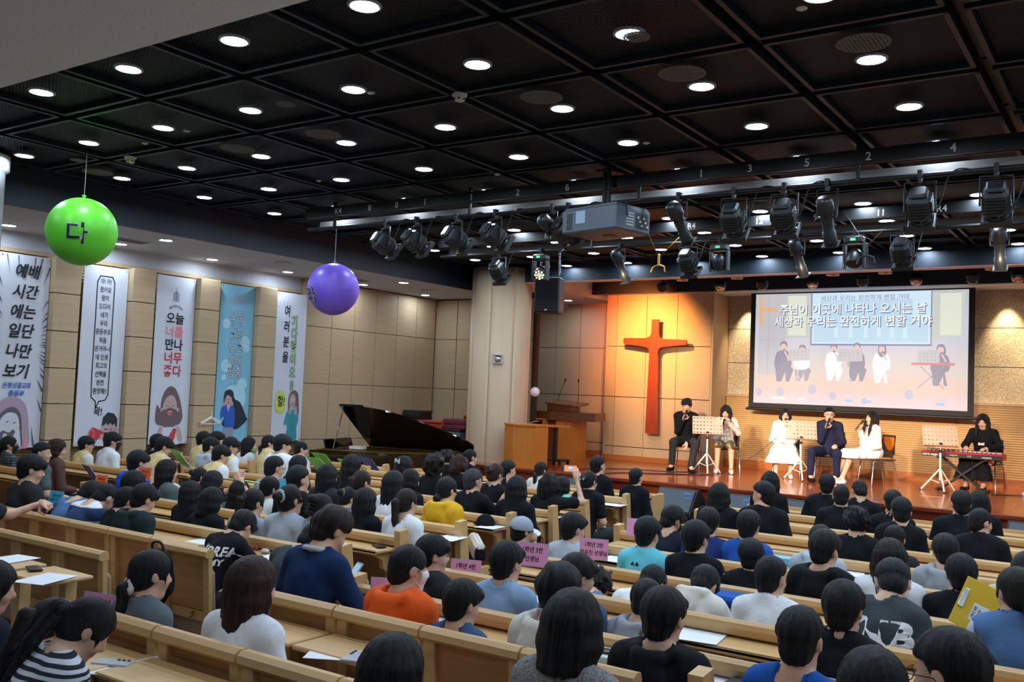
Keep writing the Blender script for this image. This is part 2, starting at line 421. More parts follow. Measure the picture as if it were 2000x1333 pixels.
M_cush = mat('cushion', srgb(170, 142, 120), .95, var=.06, scale=(50, 50, 50), bump=.3); M_brass = mat('brass', srgb(200, 160, 70), .35, 1); M_chrome = mat('chrome', srgb(205, 208, 212), .18, 1)
M_floor = mat('hall_floor', srgb(98, 86, 76), .5, var=.1, scale=(3, 3, 3)); M_stage = mat('stage_wood', srgb(150, 62, 24), .2, var=.22, scale=(.9, 16, 16), bump=.02, coat=.35)
M_stagef = mat('stage_face', srgb(120, 44, 20), .3, var=.2, scale=(2, 12, 12), coat=.2)
def dotmat(name, col, sx, sz, slats=False):
    m, N, L, b = nt(name); b.inputs['Roughness'].default_value = .6
    tc = N.new('ShaderNodeTexCoord'); sep = N.new('ShaderNodeSeparateXYZ'); L.new(tc.outputs['Object'], sep.inputs[0])
    def wav(o, s):
        a = N.new('ShaderNodeMath'); a.operation = 'MULTIPLY'; a.inputs[1].default_value = s*6.2832; L.new(o, a.inputs[0])
        c = N.new('ShaderNodeMath'); c.operation = 'SINE'; L.new(a.outputs[0], c.inputs[0]); return c.outputs[0]
    w = wav(sep.outputs['Z'], sz)
    if not slats:
        mx = N.new('ShaderNodeMath'); mx.operation = 'MINIMUM'; L.new(w, mx.inputs[0]); L.new(wav(sep.outputs['X'], sx), mx.inputs[1]); w = mx.outputs[0]
    r = N.new('ShaderNodeValToRGB'); r.color_ramp.elements[0].position = .30 if not slats else .0; r.color_ramp.elements[1].position = .45 if not slats else .25
    r.color_ramp.elements[0].color = col; r.color_ramp.elements[1].color = tuple(c*(.55 if not slats else .62) for c in col[:3])+(1,)
    if slats: r.color_ramp.elements[0].color, r.color_ramp.elements[1].color = r.color_ramp.elements[1].color[:], col
    L.new(w, r.inputs[0]); L.new(r.outputs[0], b.inputs['Base Color'])
    bp = N.new('ShaderNodeBump'); bp.inputs['Strength'].default_value = .5; bp.inputs['Distance'].default_value = .01 if slats else -.006; L.new(w, bp.inputs['Height']); L.new(bp.outputs[0], b.inputs['Normal'])
    return m
M_perf = dotmat('perforated_panel', srgb(204, 176, 142), 34, 34); M_slat = dotmat('slatted_panel', srgb(214, 172, 116), 1, 24, True)
M_slatd = dotmat('slatted_backing', srgb(170, 136, 92), 1, 22, True)
def stonemat():
    m, N, L, b = nt('acoustic_stone'); b.inputs['Roughness'].default_value = .9
    tc = N.new('ShaderNodeTexCoord'); mp = N.new('ShaderNodeMapping'); mp.inputs['Scale'].default_value = (55, 55, 80); n = N.new('ShaderNodeTexNoise'); n.inputs['Detail'].default_value = 5; n.inputs['Scale'].default_value = 1
    r = N.new('ShaderNodeValToRGB'); r.color_ramp.elements[0].position = .38; r.color_ramp.elements[0].color = srgb(158, 142, 116); r.color_ramp.elements[1].position = .6; r.color_ramp.elements[1].color = srgb(206, 194, 170)
    L.new(tc.outputs['Object'], mp.inputs[0]); L.new(mp.outputs[0], n.inputs['Vector']); L.new(n.outputs[0], r.inputs[0]); L.new(r.outputs[0], b.inputs['Base Color'])
    bp = N.new('ShaderNodeBump'); bp.inputs['Strength'].default_value = .6; bp.inputs['Distance'].default_value = .01; L.new(n.outputs[0], bp.inputs['Height']); L.new(bp.outputs[0], b.inputs['Normal'])
    return m
M_stone = stonemat()
def meshmat():
    """black expanded metal: slanting strands with dark holes between"""
    m, N, L, b = nt('expanded_metal'); b.inputs['Roughness'].default_value = .5; b.inputs['Specular IOR Level'].default_value = .12
    tc = N.new('ShaderNodeTexCoord'); sep = N.new('ShaderNodeSeparateXYZ'); L.new(tc.outputs['Object'], sep.inputs[0])
    def lin(a, c):
        p = N.new('ShaderNodeMath'); p.operation = 'MULTIPLY'; p.inputs[1].default_value = a; L.new(sep.outputs['X'], p.inputs[0])
        q = N.new('ShaderNodeMath'); q.operation = 'MULTIPLY_ADD'; q.inputs[1].default_value = c; L.new(sep.outputs['Y'], q.inputs[0]); L.new(p.outputs[0], q.inputs[2])
        s = N.new('ShaderNodeMath'); s.operation = 'SINE'; L.new(q.outputs[0], s.inputs[0]); return s.outputs[0]
    mx = N.new('ShaderNodeMath'); mx.operation = 'MAXIMUM'; L.new(lin(110, 200), mx.inputs[0]); L.new(lin(-110, 200), mx.inputs[1])
    r = N.new('ShaderNodeValToRGB'); r.color_ramp.elements[0].position = .55; r.color_ramp.elements[1].position = .9; r.color_ramp.elements[0].color = (.0012, .0028, .0055, 1); r.color_ramp.elements[1].color = (.0045, .010, .020, 1)
    L.new(mx.outputs[0], r.inputs[0]); L.new(r.outputs[0], b.inputs['Base Color'])
    bp = N.new('ShaderNodeBump'); bp.inputs['Strength'].default_value = .6; bp.inputs['Distance'].default_value = .01; L.new(mx.outputs[0], bp.inputs['Height']); L.new(bp.outputs[0], b.inputs['Normal'])
    return m
M_mesh = meshmat(); M_ceilb = mat('ceiling_black', (.002, .003, .005, 1), .7)
M_frame = mat('ceiling_frame', (.008, .014, .024, 1), .45, spec=.25)
def struct(name, mb, m, parent=None): return tag(mb.build(name, m, parent), kind=None if parent else 'structure')
# floor and shell
XR, YR = 5.0, -4.0
fl = MB(); fl.add([(XL, YR, floorz(YR)), (XR, YR, floorz(YR)), (XR, 19, floorz(19)), (XL, 19, floorz(19)), (XL, YR, -2.6), (XR, YR, -2.6), (XR, 19, -2.6), (XL, 19, -2.6)], [(0, 1, 2, 3), (7, 6, 5, 4), (0, 4, 5, 1), (2, 6, 7, 3)]); struct('floor', fl, M_floor)
ceil = struct('ceiling', MB().box(((-11.3+XR)/2, (3.3+14.9)/2, 2.62), (XR+11.3, 11.6, .2)), M_ceilb)
# one recessed expanded-metal panel per cell of the ceiling grid, each with its own frame
CX = [-4.05-1.2226*i for i in range(-7, 6)]; CY = [4.152+1.1747*j for j in range(0, 10)]
pm = MB(); w, h = 1.2226-.12, 1.1747-.12
pm.box((0, 0, .05), (w-.06, h-.06, .012), 0)
for s in (-1, 1): pm.box((s*w/2, 0, .03), (.035, h+.035, .06), 1); pm.box((0, s*h/2, .03), (w+.035, .035, .06), 1)
pme = pm.mesh('ceiling_panel'); pme.materials.append(M_mesh); pme.materials.append(M_frame)
for cx in CX:
    for cy in CY:
        if cx < -11.0 or cx > 4.6: continue
        yy = cy
        obj('ceiling_panel', pme, ceil, (cx, yy, ZC))
gr = MB()
for cx in CX: gr.box((cx-.6113, 9.1, ZC+.10), (.05, 11.7, .05))
for cy in CY: gr.box((-3.2, cy-.587, ZC+.10), (16.2, .05, .05))
gr.build('ceiling_rail', M_frame, ceil)
struct('ceiling_white_rear', MB().box(((XL+XR)/2, (YR+3.3)/2, ZW+.35), (XR-XL, 7.3, .7)), M_stucco)
struct('ceiling_white_left', MB().box(((XL-11.3)/2, (3.3+19)/2, ZW+.35), (XL*-1-11.3, 15.7, .7)), M_white)
struct('ceiling_white_corner', MB().box((-10.7, 17.0, ZW+.35+.1), (1.4, 4.2, .7)), M_white)
fas = MB(); fas.box((-11.27, 9.1, (ZC+ZW)/2+.1), (.06, 11.7, ZC-ZW+.2)).box((-3.1, 14.95, 2.30), (16.4, .10, .42)).box((-3.1, 15.03, 2.085), (16.3, .24, .02), 1); struct('trim_1', fas, [M_navy, mat('pale_trim', srgb(206, 176, 160), .6)])
fas2 = MB(); fas2.box((-3.1, 16.35, 2.55), (16.2, 2.6, .1)).box((-2.7, 17.6, 2.38), (15.4, .12, .48)); struct('trim_2', fas2, M_navy)
struct('ceiling_stage', MB().box((-2.6, 18.25, 2.24), (15.2, 1.2, .16)), M_white)
struct('wall_left', MB().box((XL-.1, 7.5, -.1), (.2, 23, 4.6)), M_white)
struct('wall_right', MB().box((XR+.1, 7.5, -.1), (.2, 23, 5.4)), M_white); struct('wall_rear', MB().box((-4, YR-.1, -.1), (19, .2, 4.6)), M_white)
wb = struct('wall_stage', MB().box((-4.2, YB+.15, 0), (18.6, .2, 5)), M_jnt)
# left wall: slatted backing, pilasters in five pieces, then flush veneer panels
wl = [o for o in bpy.data.objects if o.name == 'wall_left'][0]
MB().box((XL+.02, 4.6, .0), (.04, 15.4, 3.36)).build('slatted_backing', M_slatd, wl)
PILY = [7.36+1.2375*i+.19 for i in range(-3, 4)]
pz = [1.66, 1.14, .60, .07, -.44, -.96, -1.5, -2.0]
for py in PILY:
    for a, b in zip(pz[:-1], pz[1:]):
        MB().box((0, 0, 0), (.34, .40, a-b-.012), bev=.006).build('veneer_panel', M_wood, wl, (XL+.17, py, (a+b)/2))
py = [12.42, 13.08, 13.70, 14.33, 14.97, 15.60, 16.24]; zz = [1.95, 1.08, 0.0, -1.06, -2.1]
for a, b in zip(py[:-1], py[1:]):
    for c, d in zip(zz[:-1], zz[1:]): MB().box((0, 0, 0), (.09, b-a-.012, c-d-.012)).build('veneer_panel', M_wood, wl, (XL+.045, (a+b)/2, (c+d)/2))
MB().box((XL+.06, 12.36, 0), (.12, .08, 4)).build('corner_post', M_wood, wl)
MB().box((XL+.03, 4.6, 1.70), (.06, 15.4, .06)).build('picture_rail', M_wood, wl)
# rear left return wall beside the column
wr = struct('wall_return', MB().box((-11.95, 16.41, -.1), (2.7, .12, 4.4)), M_jnt)
for a, b in ((-13.3, -12.66), (-12.64, -12.0), (-11.98, -11.34), (-11.32, -10.68)):
    for c, d in zip(zz[:-1], zz[1:]): MB().box((0, 0, 0), (b-a, .03, c-d-.012)).build('veneer_panel', M_wood, wr, ((a+b)/2, 16.33, (c+d)/2))
# stage wall behind the pulpit: perforated panels
zs = [2.2, 1.06, -.02, -1.07, -1.35+.07]
xs = [-13.2, -12.4, -11.6, -10.95, -10.3, -9.72]
for a, b in zip(xs[:-1], xs[1:]):
    for c, d in zip(zs[:-1], zs[1:]): MB().box((0, 0, 0), (b-a-.012, .05, c-d-.014)).build('perforated_panel', M_perf, wb, ((a+b)/2, YB+.02, (c+d)/2))
MB().box((-9.75, YB-.02, .4), (.3, .1, 3.6)).build('wall_post', M_slatd, wb)
# box carrying the cross
bx = struct('wall_cross_box', MB().box((-8.62, (17.98+YB)/2+.03, .4), (2.36, YB-17.98, 3.52)), M_jnt)
bxs = [-9.82, -9.57, -8.87, -8.17, -7.42]
for i, (a, b) in enumerate(zip(bxs[:-1], bxs[1:])):
    for c, d in zip(zs[:-1], zs[1:]): MB().box((0, 0, 0), (b-a-.010, .06, c-d-.014)).build('perforated_panel' if i else 'veneer_panel', M_perf if i else M_wood, bx, ((a+b)/2, 17.95, (c+d)/2))
MB().box((-7.41, 18.35, .42), (.05, .84, 3.54)).build('side_panel', M_wood, bx)
# stage wall: stone above, fine slats below
zst = [2.2, 1.48, .78, .12]; xst = [-7.38, -6.2, -4.6, -3.0, -1.4, .2, 1.8, 3.4, 5]
for a, b in zip(xst[:-1], xst[1:]):
    for c, d in zip(zst[:-1], zst[1:]): MB().box((0, 0, 0), (b-a-.006, .06, c-d-.012)).build('stone_panel', M_stone, wb, ((a+b)/2, YB+.02, (c+d)/2))
    MB().box((0, 0, 0), (b-a-.006, .10, 1.29), bev=0).build('slatted_panel', M_slat, wb, ((a+b)/2, YB, .10-.645-.02))
MB().box((-1.2, YB-.01, .105), (12.4, .16, .03)).build('ledge', M_wood, wb)
tag(MB().box((-1.2, YB-.07, -1.27), (12.4, .06, .16)).box((-8.62, 17.9, -1.30), (2.4, .06, .1)).box((-10.6, YB-.03, -1.30), (1.8, .05, .1)).build('baseboard_stage', mat('base_wood', srgb(176, 106, 52), .35, var=.12, scale=(2, 20, 20))), kind='structure')
# stage: planked top, face boards and lower tread
st = struct('floor_stage', MB().box(((XL+XR)/2, 16.55, (ZS-2.3)/2-.02), (XR-XL-.02, 5.0, ZS+2.3-.04)), M_stagef)
yy = 14.0; k = 0; pl = []
while yy < 18.9:
    k += 1
    for i in range(11):
        x0 = XL+.05+i*1.66+(k % 3)*.5; x1 = min(x0+1.655, XR-.02)
        if x1 > x0: pl.append((x0, x1, yy))
    yy += .18
pb = [MB().box((0, 0, 0), (1.652, .1765, .022)).mesh('plank')]; pb[0].materials.append(M_stage)
for x0, x1, y0 in pl:
    if x1-x0 < 1.6: continue
    obj('plank', pb[0], st, ((x0+x1)/2, y0+.09, ZS-.011))
MB().box(((XL+XR)/2, 14.0, ZS-.03), (XR-XL-.02, .14, .06), bev=.01).build('nosing', M_stagef, st)
for i in range(20):
    MB().box((0, 0, 0), (.895, .03, .16)).build('face_board', mat('face%d' % (i % 3), srgb(*[(124, 46, 20), (142, 62, 26), (110, 38, 18)][i % 3]), .3, var=.15, scale=(2, 14, 14)), st, (XL+.5+i*.9, 14.03, ZS-.145))
MB().box(((XL-5.2)/2, 13.83, -1.66), (XL*-1-5.2, .42, .05)).box(((XL-5.2)/2, 13.66, -1.9), (XL*-1-5.2, .04, .44)).build('step', M_stagef, st)
# round veneered column, and the thin pale one at the left edge
cl = empty('column', (-10.55, 14.98, ZS)); tag(cl, kind='structure')
c0 = MB(); c0.lathe([(.56, 0), (.56, 3.71), (.0, 3.71)], 48); c0.build('column_core', M_jnt, cl)
for i in range(8):
    a0 = math.radians(i*45+16); n = 8; mb = MB(); vs = []
    for j in range(n+1):
        a = a0+math.radians(44.3)*j/n
        for r in (.565, .585):
            for z in (.0, 3.705): vs.append((r*math.cos(a), r*math.sin(a), z))
    fs = []
    for j in range(n): b = j*4; fs += [(b+2, b+6, b+7, b+3), (b, b+1, b+5, b+4), (b+1, b+3, b+7, b+5)]
    fs += [(0, 2, 3, 1), (n*4, n*4+1, n*4+3, n*4+2)]
    mb.add(vs, fs, 0, False); o = mb.build('veneer_panel', M_woodv, cl)
    for p in o.data.polygons: p.use_smooth = len(p.vertices) == 4 and abs(p.normal.z) < .1
c2 = empty('column_pale', (-10.72, 5.02, floorz(5))); tag(c2, kind='structure')
MB().lathe([(.0, 0), (.36, 0), (.36, 4.2), (.40, 4.22), (.40, 4.37)], 40).build('column_shaft', M_white, c2)
# ---------------------------------------------------------------- ceiling fixtures
M_lamp = mat('lamp_glow', (0.70, .85, 1.0, 1), .5, emit=DOWN); M_ring = mat('lamp_ring', srgb(150, 158, 168), .4)
def disc_lamp(r):
    a = MB(); a.lathe([(0.0, 0), (r, 0)], 24, sm=False); a.f = [f[::-1] for f in a.f]
    b = MB(); b.lathe([(0, .014), (r+.02, .012), (r, .004), (r, -.004), (r+.012, -.008), (r+.022, -.002), (r+.022, .006)], 24)
    return a.mesh('diffuser'), b.mesh('trim_ring')
dl, rl = disc_lamp(.086); dl.materials.append(M_lamp); rl.materials.append(M_ring)
def downlight(x, y, z, label, group):
    e = empty('ceiling_light', (x, y, z), 0, label, 'ceiling light', group); obj('diffuser', dl, e); obj('trim_ring', rl, e)
for cx in CX:
    for j, cy in enumerate(CY):
        if not (-10.9 < cx < 4.5): continue
        if abs(cy-8.85) < .3 and cx > -1.9+10: continue
        downlight(cx, cy, ZC-.02, 'round downlight in the black ceiling, %s row from camera, %s from left' % (NUMW[j], NUMW[12-CX.index(cx)]), 'downlights in the black mesh ceiling')
for i_, y in enumerate((6.58, 8.25, 9.92, 11.55, 13.5, 15.4)): downlight(-12.83, y, ZW-.004, 'round downlight in the white side ceiling along the wall, %s from the left' % NUMW[i_], 'downlights in the white side ceiling')
for i_, y in enumerate((4.9, 8.27, 13.46)): downlight(-11.76, y, ZW-.004, 'round downlight in the white side ceiling beside the dark beam, %s from the left' % NUMW[i_], 'downlights by the dark ceiling edge')
for i_, y in enumerate((16.9, 17.9)): downlight(-10.8, y, 2.066, 'added unseen round downlight in the corner ceiling above the pulpit, %s one' % ('nearer', 'farther')[i_], None)  # added out of sight to brighten the recess behind the pulpit
downlight(-6.28, 2.93, ZW-.004, 'large round downlight in the stippled white ceiling at upper left', None)
for i_, x in enumerate((-9.5, -3.5, -1.0, 2.0)):
    for j_, y in enumerate((2.2, 0, -2.2)): downlight(x, y, ZW-.004, 'round downlight in the rear white ceiling, %s row, %s from the left' % (NUMW[j_], NUMW[i_]), 'downlights behind the camera')
M_grille = mat('speaker_grille', srgb(104, 102, 98), .6); M_ply = mat('detector_white', srgb(196, 194, 190), .5)
def grille(x, y, z, r, label, group, m=M_grille):
    e = empty('ceiling_speaker', (x, y, z), 0, label, 'ceiling speaker', group)
    a = MB(); a.lathe([(r, 0), (r+.006, -.008), (r-.012, -.012)], 28).build('rim', m, e)
    b = MB(); n = int(r*2/.026)
    for i in range(-n//2, n//2+1):
        t = i*.026
        if abs(t) < r-.01:
            L = math.sqrt(r*r-t*t); b.box((t, 0, -.010), (.009, 2*L, .004)); b.box((0, t, -.011), (2*L, .009, .004))
    tag(b.build('grille', m, e), kind='stuff')
    MB().lathe([(0, -.002), (r*.92, -.004)], 24).build('cone', M_black, e)
for i_, x in enumerate((-10.1, -7.66, -6.45, -4.03, -2.83, -1.57)): grille(x, 6.15, ZC-.022, .165, 'round grey mesh grille in the black ceiling, nearer row, %s from the left' % NUMW[i_], 'round grilles in the nearer row')
for i_, x in enumerate((-7.7, -6.5, -4.05, -2.83, -1.57)): grille(x, 9.06, ZC-.022, .165, 'round grey mesh grille in the black ceiling, farther row, %s from the left' % NUMW[i_], 'round grilles in the farther row')
grille(-2.80, 5.62-.25, ZC-.022, .085, 'small round grille next to the bright downlight above centre', None); grille(-6.05, 5.33, ZC-.022, .08, 'small round grille in the black ceiling left of centre', None)
grille(-9.75, 5.7, ZC-.022, .08, 'small round grille near the pale column', None)
def sprinkler(x, y, z, big=False, label='small white sprinkler plate in the black ceiling', group=None):
    e = empty('smoke_detector' if big else 'sprinkler', (x, y, z), 0, label, 'smoke detector' if big else 'sprinkler', group)
    if big:
        MB().lathe([(0, -.06), (.035, -.058), (.048, -.04), (.05, -.02), (.062, -.015), (.062, 0)], 20).build('cap', M_ply, e)
        s = MB(); [s.box((.045*math.cos(a), .045*math.sin(a), -.045), (.012, .012, .012)) for a in (0, 1.05, 2.1, 3.14, 4.19, 5.24)]; tag(s.build('slot', M_black, e), kind='stuff')
    else: MB().lathe([(0, -.012), (.018, -.012), (.034, -.004), (.034, 0)], 16).build('plate', M_ply, e)
for px in ((-4.62, 5.86), (-9.16, 5.94)): sprinkler(px[0], px[1], ZC-.0, True, 'white smoke detector on a ceiling grid crossing' + (' above centre' if px[0] > -6 else ' at upper left'), None)
sprinkler(-7.35, 12.6, ZC, True, 'white smoke detector just left of the hanging loudspeaker', None); sprinkler(-3.6, 12.5, ZC, True, 'white smoke detector behind the second lighting bar', None)
for i_, (x, y) in enumerate(((-10.0, 6.2), (-9.3, 6.05), (-8.4, 5.6), (-8.0, 7.6), (-7.6, 5.5), (-5.9, 8.2), (-5.2, 5.45), (-3.9, 7.75), (-1.75, 5.45))): sprinkler(x, y, ZC-.02, False, 'small white sprinkler plate in the black ceiling, %s from the left wall side' % NUMW[i_])
M_vent = mat('vent_grey', srgb(110, 106, 100), .6)
for i, (x, y) in enumerate(((-12.35, 7.2+.9), (-12.35, 12.8))):
    e = empty('air_vent', (x, y, ZW-.004), 0, ['grey slotted air vent in the white ceiling above the megaphone banner', 'grey slotted air vent in the white ceiling above the veneer wall'][i], 'air vent')
    MB().box((0, 0, 0), (.30, .52, .012)).build('frame', M_white, e); v = MB()
    for k in range(7): v.box((-.11+k*.037, 0, -.008), (.014, .46, .006))
    v.build('slat', M_vent, e)
for i, (x, y) in enumerate(((-11.9, 6.9), (-11.9, 10.6), (-12.0, 12.3), (-12.1, 14.6))): grille(x, y, ZW-.004, .13, 'pale round speaker grille in the white side ceiling, %s from the left' % NUMW[i], 'pale grilles in the side ceiling', M_ply)
# ---------------------------------------------------------------- lighting bars
def bar(name, y, x0, x1, label, nums):
    e = empty(name, (0, y, 0), 0, label, 'lighting bar')
    MB().box(((x0+x1)/2, -.02, 2.245), (x1-x0, .05, .13)).build('number_board', M_black, e)
    MB().box(((x0+x1)/2, .24, 2.125), (x1-x0, .03, .105)).build('raceway', mat('raceway_pale', srgb(112, 108, 106), .8), e)
    MB().cyl((x0, .02, 2.04), (x1, .02, 2.03), .024, n=12).build('pipe', M_black, e)
    x = x0+.5
    while x < x1: MB().box((x, .0, 2.20), (.03, .03, .34)).build('hanger', M_black, e); x += 2.2
    for s, x in nums: t = MB(); text(t, s, .105, M=wallM((x, -.047, 2.235), (0, -1, 0)), bold=.016); t.build('number', mat('number_paint', srgb(220, 220, 220), .6), e)
    return e
BY1, BY2 = 8.72, 11.35
bar('lighting_bar', BY1, -9.35, 3.5, 'front black lighting bar carrying the projector and lanterns', [('K4', -8.75), ('8', -8.2), ('0', -7.75), ('1', -7.3), ('1', -6.6), ('2', -5.95), ('6', -5.3), ('1', -3.75), ('3', -3.25), ('5', -2.7), ('2', -2.15), ('4', -1.45), ('4', -.7), ('5', .1)])
bar('lighting_bar', BY2, -9.2, 3.5, 'rear black lighting bar nearer the stage', [('K5', -8.9), ('3', -8.1), ('K4', -7.2), ('K3', -6.6), ('8', -5.8), ('R4', -5.0), ('12', -4.1), ('9', -3.4), ('11', -2.65), ('R4', -2.0), ('9', -1.3), ('R3', -.55)])
M_lant = mat('lantern_body', srgb(22, 25, 30), .42, spec=.6); M_lens = mat('lantern_lens', srgb(40, 46, 54), .1, spec=.8)
def frameto(loc, aim):
    d = (V(aim)-V(loc)).normalized(); x = V((0, 0, 1)).cross(d)*-1; x = d.cross(V((0, 0, 1))).normalized(); y = x.cross(d)*-1
    return basis(x, y, d)
def fresnel(loc, aim, label, barz=2.04, by=None):
    e = empty('stage_lantern', loc, 0, label, 'stage light'); M = frameto(loc, aim); drop = barz-loc[2]
    b = MB(); b.box((0, 0, -.02), (.20, .20, .24), bev=.03, M=M).box((0, 0, -.16), (.15, .16, .05), bev=.02, M=M)
    b.build('housing', M_lant, e)
    r = MB(); [r.box((s*.104, 0, z), (.010, .15, .012), M=M) for s in (-1, 1) for z in (-.10, -.07, -.04, -.01, .02, .05)]; [r.box((0, s*.104, z), (.15, .010, .012), M=M) for s in (-1, 1) for z in (-.10, -.07, -.04, -.01, .02, .05)]; r.build('cooling_rib', M_lant, e)
    MB().cyl((0, 0, .10), (0, 0, .135), .09, .095, n=20, M=M).build('lens_tube', M_lant, e); MB().lathe([(0, .128), (.05, .134), (.086, .12)], 20, M=M).build('lens', M_lens, e)
    f = MB(); f.box((0, .10, .15), (.24, .012, .05), M=M).box((0, -.10, .15), (.24, .012, .05), M=M).box((.11, 0, .15), (.012, .2, .05), M=M).box((-.11, 0, .15), (.012, .2, .05), M=M)
    f.build('colour_frame', M_lant, e)
    y = MB(); y.tube([(-.125, 0, -.02), (-.125, .0, drop-.07), (.125, .0, drop-.07), (.125, 0, -.02)], .010, 6, M=Matrix.Rotation(math.atan2(M[1][0], M[0][0]), 4, 'Z')); y.build('yoke', M_lant, e)
    c = MB(); c.box((0, 0, drop-.045), (.03, .05, .06)).box((0, 0, drop), (.035, .075, .07)); c.build('clamp', M_black, e)
    MB().tube(spline([(.02, -.06, -.14), (.16, -.05, .0), (.22, .0, drop*.8), (.30, .0, drop+.02), (.42, 0, drop)], 5, False), .007, 5).build('cable', M_black, e)
    return e
def profile(loc, aim, label, barz=2.04):
    e = empty('profile_lantern', loc, 0, label, 'stage light'); M = frameto(loc, aim); drop = barz-loc[2]
    MB().lathe([(0, -.20), (.05, -.20), (.075, -.17), (.08, -.06), (.06, -.03)], 16, M=M).build('lamp_house', M_lant, e)
    MB().lathe([(.06, -.03), (.055, .0), (.052, .14), (.062, .15), (.062, .26), (.056, .27)], 16, M=M).build('barrel', M_lant, e)
    MB().lathe([(0, .255), (.055, .262)], 16, M=M).build('lens', M_lens, e); MB().box((0, 0, .275), (.15, .15, .01), M=M).build('colour_frame', M_lant, e)
    g = MB(); [g.box((s*.07, 0, .0), (.04, .05, .008), M=M) for s in (-1, 1)]; [g.box((0, s*.07, .0), (.008, .04, .05), M=M) for s in (-1, 1)]; tag(g.build('shutter', M_blackg, e), kind='stuff')
    MB().tube([(-.09, 0, 0), (-.09, .0, drop-.06), (.09, .0, drop-.06), (.09, 0, 0)], .009, 6, M=Matrix.Rotation(math.atan2(M[1][0], M[0][0]), 4, 'Z')).build('yoke', M_lant, e)
    MB().box((0, 0, drop-.04), (.03, .05, .06)).box((0, 0, drop), (.035, .075, .07)).build('clamp', M_black, e)
    return e
def moving(loc, aim, label, leds=True, barz=2.04):
    e = empty('moving_head_light', loc, 0, label, 'stage light'); M = frameto(loc, aim); drop = barz-loc[2]
    MB().box((0, 0, drop-.10), (.22, .16, .09), bev=.02).build('base', M_lant, e)
    [MB().box((s*.11, 0, .03), (.03, .10, drop-.03), bev=.01).build('arm', M_lant, e) for s in (-1, 1)]
    MB().lathe([(0, -.12), (.06, -.11), (.09, -.05), (.095, .06), (.085, .08)], 18, M=M).build('head', M_lant, e)
    MB().lathe([(0, .07), (.085, .08)], 18, M=M).build('lens', M_black, e)
    if leds:
        for k, col in enumerate(((1, .15, .08, 1), (.9, .95, .6, 1), (.15, .9, .45, 1))):
            l = MB()
            for i in range(12):
                if i % 3 == k: r = .058 if i > 3 else .024; a = i*math.pi*2/8 if i > 3 else i*math.pi/2; l.ball((r*math.cos(a), r*math.sin(a), .082), .013, n=8, M=M)
            l.build('led', mat('led%d' % k, col, .4, emit=9), e)
    MB().box((0, 0, drop-.03), (.03, .05, .05)).box((0, 0, drop), (.035, .075, .07)).build('clamp', M_black, e)
    MB().box((.0, -.082, drop-.10), (.06, .004, .03)).build('display', mat('display_green', (.2, .9, .4, 1), .4, emit=.35), e)
F1 = [(-7.95, 'first lantern from the left on the front bar'), (-7.45, 'second lantern from the left on the front bar'), (-6.83, 'third lantern from the left on the front bar, side lit orange'), (-6.27, 'fourth lantern on the front bar, brightly lit golden side'), (-5.30, 'lantern on the front bar directly left of the projector')]
for x, l in F1: fresnel((x, BY1, 1.76), (x+1.8, BY1+4.0, -.9), l)
profile((-5.50, BY1, 1.80), (-4.6, 10.8, .2), 'golden lit profile spotlight left of the projector')
profile((-4.0, BY1, 1.80), (-3.7, 11.0, -.6), 'black profile spotlight just right of the projector'); profile((-2.52, BY1, 1.72), (-2.55, 11.0, -1.6), 'black profile spotlight pointing down beneath the front bar')
for x, l in ((-3.42, 'black square lantern, first right of the projector'), (-2.92, 'black square lantern, second right of the projector'), (-1.72, 'large black lantern on the front bar above the screen right half'), (-1.12, 'rightmost black lantern on the front bar')): fresnel((x, BY1, 1.74), (x-.25, BY1+3.2, -1.6), l)
for x, l in ((-8.07, 'square lantern hanging in front of the round column'), (-5.05, 'square lantern on the rear bar below the projector'), (-2.42, 'square lantern on the rear bar tilted towards the screen')): fresnel((x, BY2, 1.76), (x+.1, BY2+3, -1.5), l)
for x, a, l in ((-6.05, -5.5, 'profile spotlight on the rear bar below the projector body'), (-3.62, -3.2, 'profile spotlight on the rear bar pointing steeply down'), (-1.42, -1.5, 'dark profile spotlight on the rear bar near the right')): profile((x, BY2, 1.80), (a, BY2+1.6, -.9), l)
moving((-7.33, BY2, 1.72), (-6.6, 9.0, .2), 'moving head light with red and green LEDs above the loudspeaker'); moving((-4.62, BY2, 1.74), (-4.6, 12.5, -1), 'moving head light on the rear bar without glow, left one', False); moving((-2.95, BY2, 1.72), (-2.9, 9.9, -1), 'moving head light on the rear bar with green display', False)
# little stage microphones hanging between the bars
for x, l, mm in ((-5.35, 'pair of brass coloured hanging microphones on crossed wires', M_brass), (-2.75, 'pair of black hanging microphones on crossed wires', M_blackg)):
    e = empty('hanging_microphone', (x, 11.1, 1.72), 0, l, 'microphone')
    MB().tube([(-.35, .2, .62), (0, 0, .10), (.4, .3, .62)], .004, 5).build('wire', mm, e); MB().box((0, 0, .06), (.03, .03, .16), bev=.008).build('body', mm, e)
    m = MB(); [m.tube([(0, 0, 0), (s*.08, 0, -.03), (s*.10, -.02, -.10)], .011, 8) for s in (-1, 1)]; m.build('capsule', mm, e)
